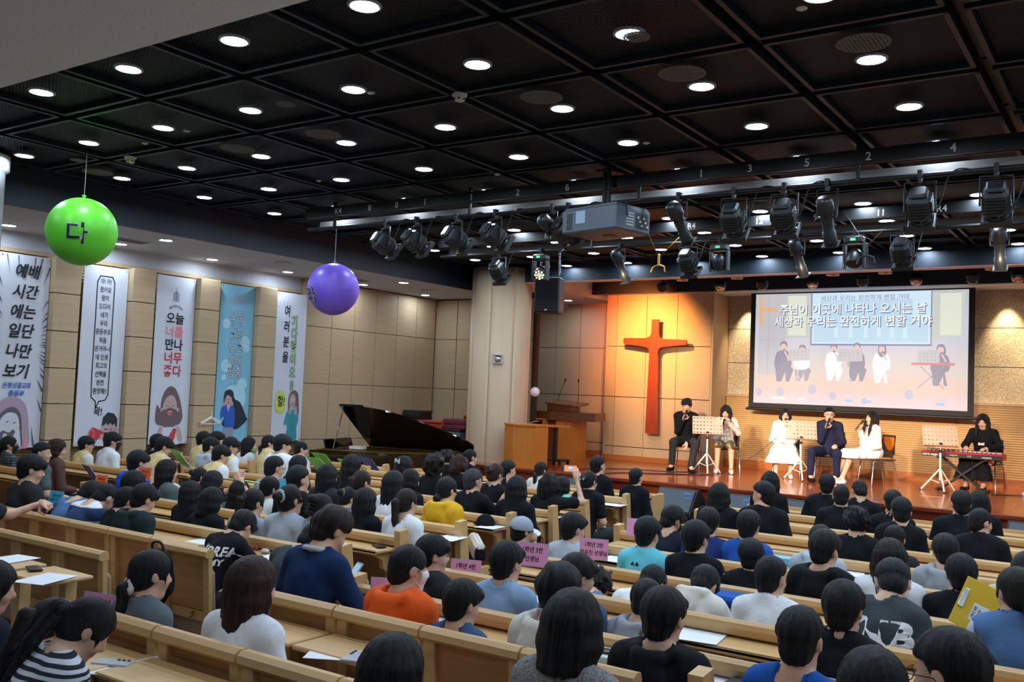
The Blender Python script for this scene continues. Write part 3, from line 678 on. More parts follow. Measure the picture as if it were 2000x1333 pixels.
# spotlights hidden behind the first beam
for i, x in enumerate((-7.4, -6.3, -5.55, -4.7, -3.9, -3.1, -2.3, -1.7)):
    l = 'small spotlight behind the stage beam, %s' % ['above the cross', 'above the gap beside the cross', 'above the screen left corner', 'above the first song line start', 'above the screen middle', 'right of screen middle', 'above the screen right part', 'above the screen right corner'][i]
    e = empty('beam_spotlight', (x, 15.55, 2.0), 0, l, 'spotlight'); M = frameto((0, 0, 0), (.1, -.5, -1) if i % 2 else (0, .4, -1))
    MB().box((0, 0, 0), (.17, .17, .15), bev=.03, M=M).build('housing', M_lant, e); MB().lathe([(0, .085), (.06, .09), (.075, .078)], 16, M=M).build('lens', M_chrome if i % 2 else M_lens, e); MB().box((0, 0, .2), (.03, .03, .3)).build('bracket', M_black, e)
for i, x in enumerate((-6.9, -5.9, -4.3, -3.5, -2.0)):
    e = empty('recessed_light', (x, 15.28, 2.06), 0, 'recessed ring spotlight under the first stage beam, %s' % ['above the cross top', 'left end of the screen', 'centre of the screen', 'second song line end', 'right end of the screen'][i], 'spotlight'); MB().lathe([(.05, .03), (.085, .01), (.10, .0), (.10, .03)], 20).build('ring', mat('amber_ring', srgb(226, 190, 140), .4), e); MB().box((0, .05, .16), (.04, .04, .3)).build('bracket', M_black, e)
# projector on its pole
pj = empty('projector', (-4.78, 8.62, 1.80), math.radians(-12), 'large grey ceiling projector hung on a black pole', 'projector'); M_pj = mat('projector_grey', srgb(70, 80, 92), .45)
MB().box((0, 0, 0), (.74, .56, .25), bev=.015).build('housing', M_pj, pj); MB().box((0, 0, .135), (.70, .5, .02)).build('top_cover', M_pj, pj)
g = MB(); [g.box((-.29+.014*(i % 6), -.2815, .07-.022*(i//6)), (.008, .003, .014)) for i in range(48)]; [g.box((.371, -.10+.03*(i % 4), .06-.03*(i//4)), (.003, .02, .012), 1) for i in range(20)]; g.build('vent', [M_black, M_ply], pj)
MB().box((-.10, -.2815, .03), (.13, .003, .13)).build('label', mat('sticker', srgb(140, 160, 180), .5), pj)
MB().box((.371, .14, .0), (.004, .20, .16)).build('connector_panel', M_black, pj); c = MB(); [c.box((.376, .07+.03*i, .03-.04*(i % 3)), (.012, .02, .02)) for i in range(6)]; c.build('connector', M_ply, pj)
MB().lathe([(0, -.126), (.07, -.13), (.08, -.125)], 20, c=(.02, .05, 0)).build('lens_cap', M_black, pj); MB().box((0, .30, .02), (.16, .06, .14), bev=.02).build('lens_mount', M_black, pj)
mb = MB(); mb.cyl((-.03, 0, .12), (-.03, 0, .56), .022).cyl((.03, 0, .12), (.03, 0, .56), .022).box((0, 0, .14), (.3, .2, .03)).box((0, 0, .55), (.18, .18, .02)); mb.build('ceiling_pole', M_black, pj)
MB().tube(spline([(.1, .1, .13), (.25, .05, .2), (.36, -.1, .14), (.375, -.1, .02)], 5, False), .009, 6).build('cable', M_black, pj)
# hanging loudspeaker
sp = empty('loudspeaker', (-7.75, 12.25, 1.50), math.radians(18), 'black loudspeaker hanging from chains right of the column', 'loudspeaker'); sp.scale = (.86, .86, .92)
MB().box((0, .06, 0), (.46, .40, .60), bev=.02).build('cabinet', mat('cabinet_black', srgb(36, 37, 40), .5), sp); MB().box((0, -.148, 0), (.42, .012, .56), bev=.005).build('front_grille', mat('grille_black', srgb(20, 21, 24), .75, var=.3, scale=(160, 160, 160)), sp); MB().box((0, -.156, -.255), (.05, .004, .02)).build('badge', M_chrome, sp)
ch = MB(); [ch.tube([(s*.18, .02+.1*k, .30), (s*.16, .02+.1*k, .86)], .006, 5) for s in (-1, 1) for k in (0, 1)]; ch.build('chain', M_chrome, sp); MB().tube(spline([(-.1, .2, .2), (-.2, .2, .45), (-.05, .2, .5), (-.12, .1, .62)], 6, False), .012, 6).build('cable', mat('orange_cable', srgb(190, 80, 40), .5), sp)
# balloons
def balloon(loc, r, col, name, label, letter, ldir, size):
    e = empty('balloon', loc, 0, label, 'balloon'); m = mat('balloon_'+name, col, .38, spec=.4); m.node_tree.nodes['Principled BSDF'].inputs['Subsurface Weight'].default_value = .25
    prof = [(r*math.sin(math.pi*i/24)*(1+.03*math.cos(math.pi*i/24)*-1), -r*math.cos(math.pi*i/24)*(1.0 if i < 13 else 1.03)) for i in range(25)]
    prof[-1] = (.012, r*1.03); prof += [(.012, r*1.06), (.024, r*1.09), (.02, r*1.12), (0, r*1.12)]
    MB().lathe(prof, 40).build('skin', m, e)
    MB().tube([(0, 0, r*1.1), (.004, 0, (ZC-loc[2])*.6), (0, 0, ZC-loc[2]-.012)], .003, 5).build('string', M_ply, e)
    M0 = V(ldir).normalized(); x = V((0, 0, 1)).cross(M0).normalized(); y = M0.cross(x)
    for mi, (mm, bo, off) in enumerate(((M_white, .045, .003), (mat('ink', srgb(24, 26, 34), .6), .014, .012))):
        t = MB(); text(t, letter, size, bold=bo)
        vs = []
        for a, b, _ in t.v:
            rr = r; th = a/rr; ph = b/rr; d = (M0*math.cos(th)*math.cos(ph)+x*math.sin(th)*math.cos(ph)+y*math.sin(ph)).normalized(); q = d*(rr*(1+.0))
            k = -d.z; ang = math.acos(max(-1, min(1, k))); i = ang/math.pi*24; rad = r*math.sin(ang)*(1-.03*math.cos(ang)); zz = -r*math.cos(ang)*(1.0 if i < 13 else 1.03)
            h = math.hypot(d.x, d.y); vs.append((d.x/h*(rad+off), d.y/h*(rad+off), zz))
        t.v = vs; t.build('letter' if mi else 'letter_outline', mm, e)
balloon((-9.42, 5.6, 1.50), .355, srgb(104, 214, 58), 'green', 'large bright green balloon with a black Korean letter', '다', (.76, -.62, -.22), .24)
balloon((-9.6, 9.5, 1.33), .362, srgb(120, 92, 214), 'purple', 'large purple balloon hanging left of the veneer wall', '라', (-.25, -.95, -.36), .24)
# ---------------------------------------------------------------- pews
def pew(x0, x1, y, label, left=True, right=True, shelf=True, h=.86, front=False):
    e = empty('pew', ((x0+x1)/2, y, floorz(y)), 0, label, 'pew'); w = x1-x0; X = w/2
    iw = w-.0
    if not front:
        prof = [(-.045, h-.035), (-.04, h-.01), (-.02, h+.004), (.01, h), (.022, h-.03), (.018, h-.075), (-.03, h-.075)]
        m = Matrix(((0, 0, 1, -X+.02), (1, 0, 0, 0), (0, 1, 0, 0), (0, 0, 0, 1)))
        MB().prism([(a, b) for a, b in prof][::-1], iw-.04, M=m).build('top_rail', M_pew, e)
    n = max(1, round(w/1.35)); pw = (w-.04)/n
    for i in range(n):
        cx = -X+.02+pw*(i+.5)
        MB().box((cx, .018, h-.20 if not front else h-.25), (pw-.004, .022, .26 if not front else .5), rot=(math.radians(5), 0, 0)).build('back_board', M_pewd if not front else M_pew, e)
        if not front: MB().box((cx, .055, h-.52), (pw-.004, .022, .40), rot=(math.radians(5), 0, 0)).build('lower_board', M_pewd, e)
    if shelf:
        MB().box((0, -.135, h-.102), (w-.05, .25, .024), bev=.006).box((0, -.25, h-.107), (w-.05, .02, .034), bev=.006).build('book_shelf', M_pew, e)
        k = max(2, round(w/1.9)+1)
        for i in range(k):
            cx = -X+.10+(w-.2)*i/(k-1); b = MB(); mm = Matrix(((0, 0, 1, cx-.02), (1, 0, 0, 0), (0, 1, 0, 0), (0, 0, 0, 1)))
            b.prism([(.0, h-.115), (-.20, h-.115), (-.19, h-.145), (-.12, h-.18), (-.10, h-.25), (-.03, h-.30), (-.02, h-.40), (.0, h-.40)], .04, M=mm).build('bracket', M_pew, e)
            if 0 < i < k-1: MB().box((cx, -.03, (h-.11)/2), (.05, .05, h-.12)).build('leg', M_pew, e)
    if not front:
        MB().box((0, .27, .405), (w-.06, .40, .03)).build('seat', M_pewd, e); MB().box((0, .265, .435), (w-.08, .39, .045), bev=.015).build('seat_cushion', M_cush, e)
    else: MB().box((0, -.12, h-.05), (w, .30, .025)).build('book_shelf', M_pew, e)
    prof = [(-.055, h+.045), (.045, h+.055), (.07, h-.1), (.11, .47), (.44, .47), (.46, .42), (.30, .36), (.27, 0), (.03, 0), (.0, .3)]
    for s, on in ((-1, left), (1, right)):
        if not on: continue
        mm = Matrix(((0, 0, 1, s*X-(.03)), (1, 0, 0, 0), (0, 1, 0, 0), (0, 0, 0, 1)))
        if front: MB().box((s*X, -.1, h/2), (.06, .34, h+.02), bev=.008).build('end_panel', M_pew, e)
        else: MB().prism(prof[::-1], .06, M=mm).build('end_panel', M_pew, e)
    return e
side = 'right of the centre aisle'
ORD = ['nearest the camera', 'second', 'third', 'fourth', 'fifth', 'sixth', 'seventh', 'eighth', 'ninth']
RB = [(4.05, -3.78), (4.85, -3.95), (5.8, -3.95), (6.8, -3.95), (7.7, -4.02), (8.75, -4.05), (9.8, -4.15), (10.9, -4.25)]
for i, (y, x0) in enumerate(RB): pew(x0, 2.6, y, 'long pale wooden pew right of the centre aisle, %s of its block' % (ORD[i] if i == 0 else ORD[i]+' from the camera'), True, False)
pew(-4.3, 2.6, 12.05, 'front wooden book rest of the right block, closest to the stage', True, False, False, .84, True)
LBK = [(4.8, -7.0, -4.62), (5.7, -9.2, -4.88), (6.6, -9.4, -4.98), (7.55, -9.8, -5.1), (8.5, -10.6, -5.22), (9.4, -10.6, -5.35), (10.7, -9.9, -5.5)]
for i, (y, x0, x1) in enumerate(LBK): pew(x0, x1, y, 'honey-coloured wooden pew left of the centre aisle, %s of its block' % (ORD[i] if i == 0 else ORD[i]+' from the camera'), i > 0, True)
pew(-9.9, -5.6, 11.9, 'front wooden book rest of the left block beside the stage', True, True, False, .84, True)
for y, x0, x1, l in ((6.2, -13.1, -10.9, 'short pew near first banner, behind the masked girl'), (7.35, -13.1, -10.7, 'short pew near the wall under the megaphone banner'), (8.35, -13.1, -11.4, 'long-backed pew against the wall, between second and third banner'), (9.7, -13.1, -11.35, 'pew by the wall under the coat hanger'), (11.4, -12.6, -10.15, 'pew with blue binder in front of the piano'), (8.4, -11.2, -10.75, 'narrow pew bit between the far left aisle and left block'), (5.4, -12.6, -10.9, 'pew at the left edge beside the pale column')):
    pew(x0, x1, y, l, True, True)
def unit_proto(w=.52, h=.92):
    e = empty('seat_unit', (0, 0, 0)); X = w/2
    prof = [(-.05, h-.04), (-.045, h-.012), (-.022, h+.004), (.012, h), (.024, h-.03), (.02, h-.055), (-.035, h-.055)]
    m = Matrix(((0, 0, 1, -X+.003), (1, 0, 0, 0), (0, 1, 0, 0), (0, 0, 0, 1)))
    MB().prism(prof[::-1], w-.006, M=m).build('top_rail', M_pew, e)
    for s in (-1, 1): MB().box((s*(X-.035), .02, h-.40), (.06, .035, .74), rot=(math.radians(4), 0, 0), bev=.004).build('stile', M_pew, e)
    MB().box((0, .028, h-.24), (w-.13, .016, .36), rot=(math.radians(4), 0, 0)).build('back_board', M_pewd, e); MB().box((0, .05, h-.46), (w-.13, .02, .07), rot=(math.radians(4), 0, 0)).build('cross_rail', M_pew, e)
    MB().box((0, .075, h-.40), (w-.08, .05, .50), rot=(math.radians(5), 0, 0), bev=.02).build('back_cushion', M_cush, e)
    MB().box((0, .28, .40), (w-.04, .40, .05), bev=.01).build('seat', M_pewd, e); MB().box((0, .28, .435), (w-.06, .38, .05), bev=.02).build('seat_cushion', M_cush, e)
    for s in (-1, 1): MB().box((s*(X-.03), .2, .2), (.04, .34, .40)).build('leg', M_pew, e)
    MB().tube([(.07, .03, h-.44), (.08, .0, h-.44), (.10, -.02, h-.46), (.12, -.01, h-.44)], .007, 6).build('hook', M_brass, e)
    return e
UP = unit_proto(); used = [False]; UG = {}
def unit(x, y, z, label, lvl='', shelf=False):
    if not used[0]: e = UP; used[0] = True; e.location = (x, y, z-.92)
    else: e = copy_tree(UP, None, (x, y, z-.92))
    tag(e, label, 'seat')
    if shelf:
        MB().box((0, -.17, .79), (.50, .27, .022), bev=.006).build('writing_shelf', M_pew, e); MB().box((0, -.05, .39), (.06, .06, .78)).build('shelf_post', M_pew, e)
    return e
def unit_row(xs, y, z, rowname, shelves=()):
    pos = ['leftmost', 'second from left', 'third from left', 'fourth from left', 'fifth from left', 'sixth from left', 'seventh from left', 'eighth from left', 'ninth from left', 'tenth from left', 'eleventh from left']
    for i, x in enumerate(xs): unit(x, y, z, '%s separate wooden seat back in the %s' % (pos[i] if i < len(xs)-1 or len(xs) < 3 else 'rightmost', rowname), shelf=i in shelves)
unit_row([-8.80+.525*i for i in range(7)], 4.22, -1.135, 'row behind the denim and striped shirts')
unit_row([-7.85+.525*i for i in range(3)]+[-6.28, -5.75], 3.57, -1.12, 'row beside the black backpack')
unit_row([-3.453+.527*i for i in range(4)], 3.30, -1.045, 'row behind the man in navy sweater', (0, 1))
unit_row([-3.69+.527*i for i in range(5)], 2.5, -1.035, 'nearest row, behind the white-shirted long-haired girl', (0, 1))
pew(-1.38, 2.6, 3.33, 'pale wooden pew behind the woman in tweed sweater', True, False, True, .93)
pew(-.9, 2.6, 2.52, 'pale wooden pew at the bottom right edge of the picture', True, False, True, .92)
unit(-5.43, 4.13, -1.13, 'single wooden seat back with beige cushion beside the boy with white lettering')
# ---------------------------------------------------------------- people
def hair_mat(name, col, hi, rough=.46):
    if name in MATS: return MATS[name]
    m, N, L, b = nt(name); b.inputs['Roughness'].default_value = rough; b.inputs['Specular IOR Level'].default_value = .32
    at = N.new('ShaderNodeAttribute'); at.attribute_name = 'hs'
    nz = N.new('ShaderNodeTexNoise'); nz.inputs['Scale'].default_value = 3.2; nz.inputs['Detail'].default_value = 5; nz.inputs['Roughness'].default_value = .75
    L.new(at.outputs['Vector'], nz.inputs['Vector'])
    r = N.new('ShaderNodeValToRGB'); r.color_ramp.elements[0].position = .46; r.color_ramp.elements[0].color = col; r.color_ramp.elements[1].position = .78; r.color_ramp.elements[1].color = hi  # strand highlights are put into the colour as the lighter ramp end
    bp = N.new('ShaderNodeBump'); bp.inputs['Strength'].default_value = .9; bp.inputs['Distance'].default_value = .02
    L.new(nz.outputs[0], r.inputs[0]); L.new(r.outputs[0], b.inputs['Base Color']); L.new(nz.outputs[0], bp.inputs['Height']); L.new(bp.outputs[0], b.inputs['Normal'])
    MATS[name] = m; return m
BLK = hair_mat('hair_black', srgb(7, 9, 13), srgb(52, 57, 68)); BRN = hair_mat('hair_brown', srgb(30, 21, 19), srgb(72, 52, 43)); DBR = hair_mat('hair_dark_brown', srgb(18, 14, 15), srgb(46, 37, 37))
RED = hair_mat('hair_red_brown', srgb(44, 24, 22), srgb(98, 62, 52)); GRY = hair_mat('hair_grey', srgb(38, 42, 48), srgb(125, 130, 136))
HAIRS = {'k': BLK, 'b': BRN, 'd': DBR, 'r': RED, 'g': GRY}
SKIN = mat('skin', srgb(214, 168, 142), .5, var=.05, scale=(14, 14, 14), spec=.35); SKIN.node_tree.nodes['Principled BSDF'].inputs['Subsurface Weight'].default_value = .08
EYEM = mat('eye_dark', srgb(24, 18, 16), .25); LIP = mat('lip', srgb(176, 92, 84), .45); WHITEM = mat('mask_white', srgb(226, 226, 228), .8); BLACKM = mat('mask_black', srgb(22, 23, 26), .8)
GLASSM = mat('glasses_frame', srgb(20, 20, 22), .3)
def cloth(name, col, rough=.85, **k):
    return mat('cloth_'+name, srgb(*col), rough, var=.10, scale=(9, 9, 9), bump=.35, bscale=(26, 26, 18), spec=.22, **k)
CL = {k: cloth(k, v) for k, v in dict(black=(14, 18, 24), white=(226, 230, 236), lgrey=(176, 186, 198), navy=(20, 44, 84), dnavy=(22, 30, 46), grey=(92, 102, 112), dgrey=(56, 64, 68), charcoal=(40, 43, 47),
    orange=(240, 96, 34), yellow=(222, 172, 36), aqua=(108, 205, 222), blue=(30, 84, 170), royal=(32, 72, 190), lblue=(140, 172, 208), denim=(78, 112, 158), dblue=(34, 52, 112), cream=(232, 206, 146), offw=(212, 208, 200),
    green=(30, 46, 50), gteal=(84, 98, 98), brown=(94, 64, 60), olive=(68, 76, 74), steel=(60, 92, 130), mint=(120, 214, 196), pink=(240, 218, 216), suit=(28, 34, 62), khaki=(178, 180, 162), camo=(110, 100, 78), mgrey=(150, 156, 166)).items()}
def mk_pattern(name, a, b, kind, sc):
    m, N, L, bs = nt(name); bs.inputs['Roughness'].default_value = .9
    tc = N.new('ShaderNodeTexCoord'); r = N.new('ShaderNodeValToRGB')
    if kind == 'tweed':
        t = N.new('ShaderNodeTexVoronoi'); t.inputs['Scale'].default_value = sc; L.new(tc.outputs['Object'], t.inputs['Vector']); src = t.outputs['Color']
        hs = N.new('ShaderNodeHueSaturation'); hs.inputs['Saturation'].default_value = .35; hs.inputs['Value'].default_value = .3
        L.new(src, hs.inputs['Color']); L.new(hs.outputs[0], bs.inputs['Base Color'])
    else:
        mp = N.new('ShaderNodeMapping'); L.new(tc.outputs['Object'], mp.inputs['Vector'])
        t = N.new('ShaderNodeTexNoise'); t.inputs['Scale'].default_value = sc; t.inputs['Detail'].default_value = 1
        if kind == 'plaid':
            w1 = N.new('ShaderNodeTexWave'); w1.inputs['Scale'].default_value = sc; w2 = N.new('ShaderNodeTexWave'); w2.inputs['Scale'].default_value = sc; w2.bands_direction = 'Z'
            mx = N.new('ShaderNodeMath'); mx.operation = 'MULTIPLY'
            for w in (w1, w2): L.new(tc.outputs['Object'], w.inputs['Vector'])
            L.new(w1.outputs['Fac'], mx.inputs[0]); L.new(w2.outputs['Fac'], mx.inputs[1]); L.new(mx.outputs[0], r.inputs[0])
        elif kind == 'stripe':
            w1 = N.new('ShaderNodeTexWave'); w1.inputs['Scale'].default_value = sc; w1.bands_direction = 'Z'; L.new(tc.outputs['Object'], w1.inputs['Vector']); L.new(w1.outputs['Fac'], r.inputs[0]); r.color_ramp.interpolation = 'CONSTANT'
        else: L.new(mp.outputs[0], t.inputs['Vector']); L.new(t.outputs[0], r.inputs[0]); r.color_ramp.interpolation = 'CONSTANT'
        r.color_ramp.elements[0].position = .3 if kind == 'plaid' else .0; r.color_ramp.elements[1].position = .5; r.color_ramp.elements[0].color = a; r.color_ramp.elements[1].color = b
        L.new(r.outputs[0], bs.inputs['Base Color'])
    return m
CL['tweed'] = mk_pattern('cloth_tweed', None, None, 'tweed', 190); CL['plaid'] = mk_pattern('cloth_plaid', srgb(40, 44, 50), srgb(96, 102, 108), 'plaid', 9)
CL['stripes'] = mk_pattern('cloth_striped', srgb(30, 56, 98), srgb(225, 228, 232), 'stripe', 1.45); CL['cam'] = mk_pattern('cloth_camouflage', srgb(72, 62, 44), srgb(150, 134, 104), 'noise', 11)
CL['bstripe'] = mk_pattern('cloth_fine_stripe', srgb(30, 36, 48), srgb(205, 210, 220), 'stripe', 12)
def hs_attr(me, v, seed=0):
    p = v-np.array([0.01, -.03, .05]); rr = np.linalg.norm(p, axis=1)+1e-6
    down = np.clip((-v[:, 2]+.02)*8, 0, 1)
    hor = np.hypot(p[:, 0], p[:, 1])+1e-6; az = np.arctan2(p[:, 0], p[:, 1])
    r = 4.5+seed*.7; th = np.arccos(np.clip(p[:, 2]/rr, -1, 1))
    a = np.stack([np.sin(az)*r, np.cos(az)*r, th*.45+v[:, 2]*-1.0+seed], 1).astype(np.float32)
    at = me.attributes.new('hs', 'FLOAT_VECTOR', 'POINT'); at.data.foreach_set('vector', a.ravel())
def clump(g, amp, n, seed, tw=0):
    X, Y, Z = g.ax[0][:, None, None], g.ax[1][None, :, None]+.03, g.ax[2][None, None, :]
    az = np.arctan2(X, Y)+0*Z; r = np.random.RandomState(seed); h = np.hypot(X, Y)+0*Z
    fade = np.clip(h/.05, 0, 1)
    g.D += (amp*fade*(np.sin(n*az+r.uniform(0, 6)+tw*Z)*.6+np.sin((n*2+3)*az+r.uniform(0, 6)+Z*20)*.4)).astype(np.float32)
HAIR = {}
def hair(style, seed=0):
    key = (style, seed)
    if key in HAIR: return HAIR[key]
    longs = dict(long=.34, longf=.34, longb=.30, wavy=.20, mid=.17, bob=.125, bobs=.15, pony=.1, pony2=.1, bun=.1)
    L = longs.get(style, .09)
    cell = .0085 if style in ('bowl', 'short', 'crew', 'comb', 'messy', 'curly', 'perm') else .0105
    g = SDF((-.15, -.21, -.15-L if style not in ('pony', 'pony2') else -.36), (.15, .15, .18), cell)
    if style in ('bowl', 'messy', 'short', 'comb'):
        t = dict(bowl=.017, messy=.018, short=.012, comb=.013)[style]; zc = {'bowl': -.018, 'messy': -.015, 'short': .02, 'comb': .018}[style]
        g.ell((0, -.010, .034), (.077+t, .096+t, .090+t*.95), None, 0)
        g.plane((0, -.10, zc-.028), (0, -.38, -1), .02); g.plane((0, -.05, zc-.01), (0, .35, -1), .02)
        h = SDF((-.15, -.21, -.24), (.15, .15, .18), cell)
        h.ell((0, -.012, .026), (.079, .099, .092), None, 0).ell((0, -.055, -.035), (.062, .055, .06), None, .03); h.plane((0, 0, -.086), (0, 0, -1), 0).plane((0, .012, 0), (0, 1, -.35), .01)
        g.D = np.minimum(g.D, h.D)
        g.ell((0, .125, -.052), (.085, .078, .092 if style != 'comb' else .115), None, .012, 's')
        if style == 'bowl': g.ell((0, .09, .052), (.07, .022, .04), None, .02)
        for s in (-1, 1): g.ell((s*.088, -.004, -.012), (.020, .027, .034), None, .006, 's')
        clump(g, .0035 if style != 'messy' else .006, 11+seed, seed, 8)
        if style == 'messy': g.noise(.007, 60, seed)
    elif style == 'crew':
        g.ell((0, -.012, .03), (.081, .100, .094), None, 0).ell((0, -.055, -.035), (.063, .055, .055), None, .03); g.plane((0, 0, -.08), (0, 0, -1), 0); g.ell((0, .125, -.05), (.09, .078, .098), None, .01, 's')
        for s in (-1, 1): g.ell((s*.088, -.004, -.014), (.020, .024, .034), None, .006, 's')
        g.noise(.0015, 150, seed)
    elif style in ('curly', 'perm'):
        t = .034 if style == 'perm' else .022
        g.ell((0, -.018, .03), (.078+t, .096+t, .088+t), None, 0)
        if style == 'perm': g.cone((-.05, -.05, -.03), (.05, -.05, -.03), .062, None, .03).cone((-.055, -.055, -.085), (.055, -.055, -.085), .045, None, .02)
        else: g.plane((0, 0, -.05), (0, -.2, -1), .03); g.ell((0, -.05, -.03), (.07, .06, .05), None, .02)
        g.ell((0, .125, -.055), (.072, .078, .10), None, .012, 's'); g.noise(.012, 75, seed).noise(.006, 150, seed+3)
    else:
        t = {'pony': .006, 'pony2': .007, 'bun': .006}.get(style, .016)
        g.ell((0, -.012, .03), (.078+t, .097+t, .090+t), None, 0)
        if style in ('pony', 'pony2', 'bun'):
            g.ell((0, -.05, -.03), (.070, .062, .055), None, .03); g.plane((0, 0, -.075), (0, .5, -1), .01)
            g.ell((0, .128, -.035), (.078, .072, .105), None, .012, 's')
            if style == 'bun': g.ell((0, -.125, .045), (.042, .036, .040), None, .012).noise(.003, 90, seed)
            elif style == 'pony': g.cone((0, -.10, .03), (0, -.142, .01), .02, .028, .01).cone((0, -.142, .01), (0, -.135, -.14), .034, .030, .02).cone((0, -.135, -.14), (0, -.11, -.32), .028, .010, .02)
            else: g.cone((0, -.09, -.045), (0, -.125, -.07), .022, .03, .01).cone((0, -.125, -.07), (0, -.12, -.17), .032, .026, .02).cone((0, -.12, -.17), (0, -.10, -.26), .026, .010, .02)
            g.cone((.070, .05, .0), (.074, .045, -.09), .007, .003, .004).cone((-.070, .05, .0), (-.074, .045, -.09), .007, .003, .004)
            clump(g, .002, 17, seed, 3)
        else:
            zb = -L; n = 9; fw = .045 if style in ('bob', 'bobs') else .02
            for i in range(n):
                a = math.radians(-205+i*(230/(n-1))) ; x = math.cos(a+math.radians(0))*.078; y = -.02+math.sin(a)*.078
                y = min(y, fw); f = .0 if style in ('bob', 'bobs') else .25*(abs(x)/.08)
                yb = y-.02 if style.startswith('long') else y-.005
                rr = .028 if style != 'wavy' else .034
                e = .6 if style == 'bobs' else 1
                g.cone((x, y, .03), (x*1.08, y, -.05), .026, rr, .022).cone((x*1.08, y, -.05), (x*(.98 if style != 'wavy' else 1.15)*e, yb-.01, zb*(1-f*.2)), rr, rr*(.75 if style.startswith('long') else .85), .022)
            if style == 'longf':
                for s in (-1, 1): g.cone((s*.070, .045, .03), (s*.079, .05, -.06), .020, .024, .015).cone((s*.079, .05, -.06), (s*.088, .085, -.20), .026, .026, .02).cone((s*.088, .085, -.20), (s*.075, .11, -.32), .026, .014, .02)
            if style.startswith('long'): g.ell((0, -.05, -.14), (.072, .05, .16), None, .03)
            g.ell((0, -.03, -.05), (.08, .075, .07), None, .03)
            g.ell((0, .13, -.055), (.072, .092, .118), None, .014, 's'); g.cone((0, .09, -.12), (0, .12, -.4), .055, .09, .01, 's')
            g.cone((0, -.0, -.15), (0, .07, -.42), .045, .11 if style != 'longf' else .05, .01, 's')
            clump(g, .0042 if style != 'wavy' else .008, 13+seed, seed, 10 if style == 'wavy' else 2)
            if style == 'wavy': g.noise(.008, 55, seed)
    v, q = g.mesh(); me = npmesh('hair', v, q); hs_attr(me, v, seed); me.materials.append(BLK); HAIR[key] = me
    return me
CACHE = {}
def body_mesh(J, key, cell=.022, fcell=.0098, hands=True, feet=True, skirt=False):
    if key in CACHE: return CACHE[key]
    lo, hi = box_of(J, ALLJ, .10); hi[2] = max(hi[2], J['head'][2]+.14)
    h = J['head']; g = SDF(lo, hi, cell, ((h[0]-.10, h[1]-.12, h[2]-.14), (h[0]+.10, h[1]+.13, h[2]+.13)), fcell)
    add_torso(g, J); 
    for n in 'LR':
        add_arm(g, J, n, 0, 2); add_leg(g, J, n)
        g.cone(J['an'+n], J['toe'+n], .036, .026, .02)
        if hands: g.cone(J['wr'+n], J['hd'+n], .026, .021, .02)
    g.cone(J['neck']-J['spR'] @ np.array([0, 0, .03]), J['head']+J['R'] @ np.array([0, -.02, -.03]), .055, .050, .02); add_head(g, J)
    v, q = g.mesh(); CACHE[key] = (v, q)
    return v, q
def shirt_mesh(J, key, kind, cell=.0135):
    """kind: tee / long / hoodie / collar / sweater"""
    if key in CACHE: return CACHE[key]
    lo, hi = box_of(J, ['pel', 'neck', 'shL', 'shR', 'elL', 'elR', 'wrL', 'wrR', 'hdL', 'hdR'], .16); lo[2] = max(.36, lo[2])
    g = SDF(lo, hi, cell); o = .022 if kind in ('hoodie',) else .013
    add_torso(g, J, o)
    for n in 'LR':
        if kind == 'tee':
            add_arm(g, J, n, .016, .62); sh, el = J['sh'+n], J['el'+n]; d = (el-sh); p = sh+d*.68; g.cone(p, p+d*.5, .10, None, 0, 's') if False else None
            nn = d/np.linalg.norm(d); g.cone(sh+d*.3, sh+d*.66, .060, .066, .015)
        else: add_arm(g, J, n, .016 if kind != 'hoodie' else .021, 1.93)
    nk, R = J['neck'], J['spR']
    if kind == 'hoodie':
        a = nk+R @ np.array([0, 0, -.0]); f = lambda x, y, z: a+R @ np.array([x, y, z])
        pts = [f(.055, .08, -.03), f(.10, .02, .015), f(.085, -.06, .02), f(.045, -.12, .0), f(-.045, -.12, .0), f(-.085, -.06, .02), f(-.10, .02, .015), f(-.055, .08, -.03)]
        for i in range(7): g.cone(pts[i], pts[i+1], .030, .030, .015)
        g.ell(f(0, -.125, -.085), (.085, .042, .09), R, .03); g.ell(f(0, -.055, .035), (.055, .06, .05), R, .015, 's')
        g.cone(f(0, -.02, .0), f(0, .02, .2), .064, .075, .01, 's')
    elif kind == 'collar':
        f = lambda x, y, z: nk+R @ np.array([x, y, z])
        for i in range(12):
            t0, t1 = [math.radians(-60+i*25+j*25-90+0) for j in (0, 1)]
            g.cone(f(math.cos(t0)*.066, math.sin(t0)*.066-.002, .012), f(math.cos(t1)*.066, math.sin(t1)*.066-.002, .012), .016, None, .005)
        g.cone(f(0, -.03, -.0), f(0, .035, .16), .056, .06, .004, 's')
    else:
        g.cone(nk+R @ np.array([0, .004, .045]), nk+R @ np.array([0, .06, .16]), .058, .08, .006, 's')
    g.noise(.0035, 34, len(CACHE)); g.noise(.002, 80, len(CACHE)+5); g.plane((0, 0, .455), (0, 0, -1))
    v, q = g.mesh(); CACHE[key] = (v, q); return v, q
def pants_mesh(J, key, t=1.9, o=.013, cell=.018):
    if key in CACHE: return CACHE[key]
    lo, hi = box_of(J, ['pel', 'hipL', 'hipR', 'knL', 'knR', 'anL', 'anR'], .13); hi[2] = J['pel'][2]+.13; lo[2] = 0
    g = SDF(lo, hi, cell); g.ell(J['pel'], (.160*J['w'], .112, .11), None, .04)
    for n in 'LR': add_leg(g, J, n, o, t)
    g.plane(J['pel']+np.array([0, -.0, .05]), (0, -.25, 1))
    g.noise(.003, 34, 7); v, q = g.mesh(); CACHE[key] = (v, q); return v, q
